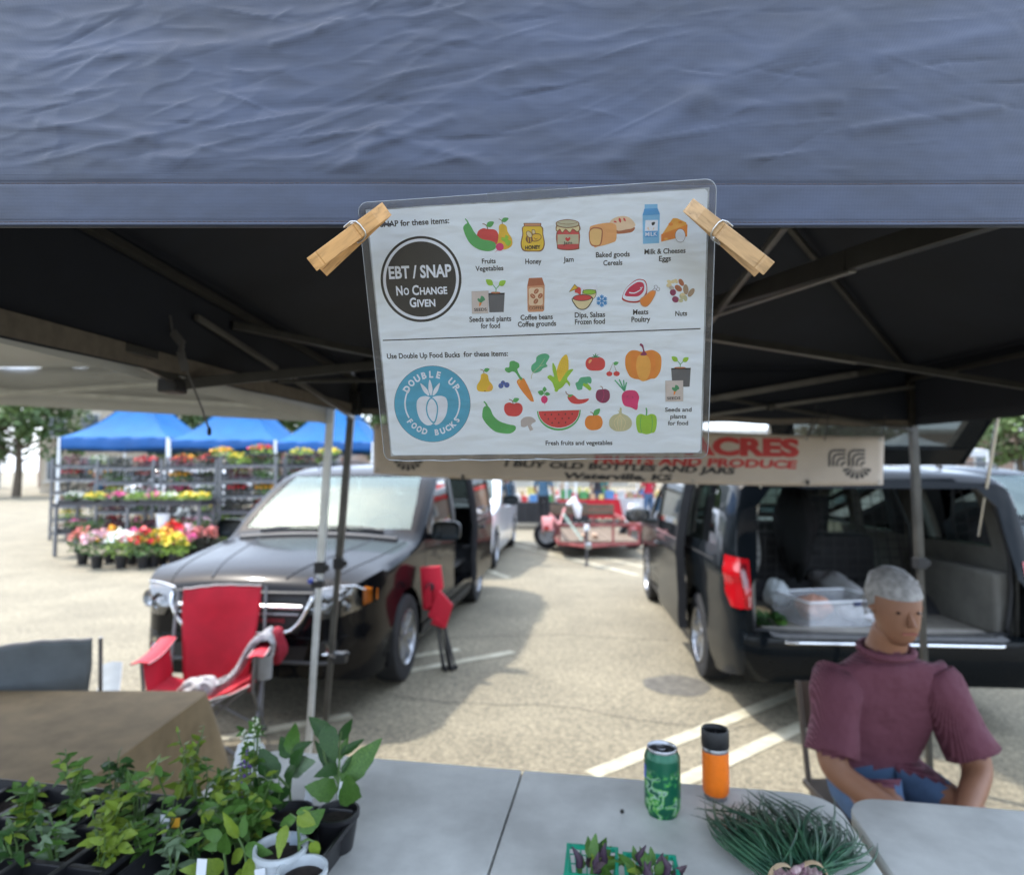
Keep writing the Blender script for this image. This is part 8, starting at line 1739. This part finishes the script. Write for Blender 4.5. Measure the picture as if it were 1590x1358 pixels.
# bench of yellow and pink flowers
yb_ = 12.7; bench = thing('plant_bench', 'long low black bench of yellow and pink bedding flowers at the left', 'bench', (PX(215, yb_), yb_, 0)); MB().box((0, 0, 1.0), (2.9, .7, .05)).build('bench_top', shelf_m, bench); MB().box((0, 0, .45), (2.7, .6, .04)).build('lower_shelf', shelf_m, bench)
for sx_ in (-1.38, 0, 1.38):
    for sy_ in (-.3, .3): MB().box((sx_, sy_, .49), (.05, .05, .97)).build('leg', rackm, bench)
PL = ['leftmost', 'next to the leftmost', 'just left of the middle', 'left of the two central', 'right of the two central', 'just right of the middle', 'next to the rightmost', 'rightmost']
for k, (px, fk, bk) in enumerate([(120, 'g', 'white'), (152, 'l', 'yellow'), (184, 'g', 'pink'), (214, 'l', 'none'), (244, 'l', 'pink'), (268, 'l', 'white'), (292, 'l', 'yellow'), (314, 'l', 'yellow')]):
    planted('flower_flat', 'flat of %s flowers on top of the long bench, %s' % (bk if bk != 'none' else 'green', PL[k]), 'flowers', (PX(px, yb_), yb_, 1.026), fk, bk, .15, .3, .16, 130, 0 if bk == 'none' else 50, 'flat', 'flats on the bench', seed=k)
    planted('flower_flat', 'flat of %s plants on the bench lower shelf, %s' % ({'pink': 'burgundy', 'white': 'dark'}.get(bk, 'green'), PL[k]), 'flowers', (PX(px, yb_), yb_, .471), 'r' if bk == 'pink' else 'g', 'none' if k % 3 else 'pink', .15, .28, .2, 130, 0 if k % 3 else 20, 'flat', 'flats on the bench', seed=k+20)
wb = thing('white_bucket', 'white plastic bucket on the lower shelf at the right of the long flower bench', 'bucket', (PX(256, 12.45), 12.45, .471)); MB().lathe([(.10, .0), (.12, .32), (.127, .32), (.127, .345), (.11, .345), (.09, .03), (0, .03)], 24, cap=(True, False)).build('bucket_wall', white_paint, wb, smooth=40)
# pots on the ground
k = 0; _pots = [(252, 862, 'g', 'orange', .17, .34), (270, 866, 'l', 'yellow', .16, .30), (262, 850, 'g', 'orange', .16, .34), (268, 856, 'g', 'red', .14, .42), (276, 862, 'g', 'pink', .15, .30), (284, 858, 'g', 'pink', .15, .28), (292, 852, 'g', 'pale pink', .17, .34), (303, 852, 'd', 'coral', .17, .28), (316, 852, 'd', 'coral', .17, .30), (328, 850, 'd', 'coral', .16, .28), (338, 846, 'l', 'coral', .17, .26),
                                (298, 842, 'g', 'pale pink', .18, .36), (310, 840, 'g', 'pale pink', .18, .36), (322, 840, 'g', 'pale pink', .18, .36), (285, 838, 'd', 'white', .16, .55), (300, 832, 'd', 'white', .16, .58), (314, 832, 'd', 'white', .14, .62), (330, 836, 'l', 'none', .16, .50), (342, 838, 'l', 'none', .17, .52), (352, 838, 'l', 'none', .16, .46), (238, 866, 'g', 'yellow', .17, .34), (222, 868, 'g', 'red', .17, .36), (205, 862, 'g', 'pink', .18, .34), (188, 868, 'l', 'white', .18, .36), (170, 860, 'g', 'orange', .18, .34), (150, 868, 'g', 'pale pink', .18, .36), (128, 862, 'g', 'coral', .18, .34)]
def WHERE(px):
    same = sorted(p_[0] for p_ in _pots if abs(p_[0] - px) < 400 and p_[3] == bk); i_ = same.index(px); n2 = len(same)
    return 'the only one of its colour' if n2 == 1 else ('leftmost of its colour' if i_ == 0 else 'rightmost of its colour' if i_ == n2 - 1 else 'second from left of its colour' if i_ == 1 else 'third from left of its colour' if i_ == 2 else 'second from right of its colour')
for (px, py, fk, bk, rx, h) in _pots:
    q = G(px, py + 14); k += 1; w_ = {'none': 'lime green foliage'}.get(bk, bk + ' flowers'); 
    planted('potted_flower', '%s in a black pot, %s, %s' % (w_, 'front row' if py > 855 else 'middle row' if py > 842 else 'back row', WHERE(px)), 'potted plant', q, fk, bk, rx * 1.35, rx * 1.35, h * 1.3, 170, 0 if bk == 'none' else 60, 'round', 'potted flowers on the ground', seed=k, fs_=.035 if bk != 'white' else .03, bs_=.055)
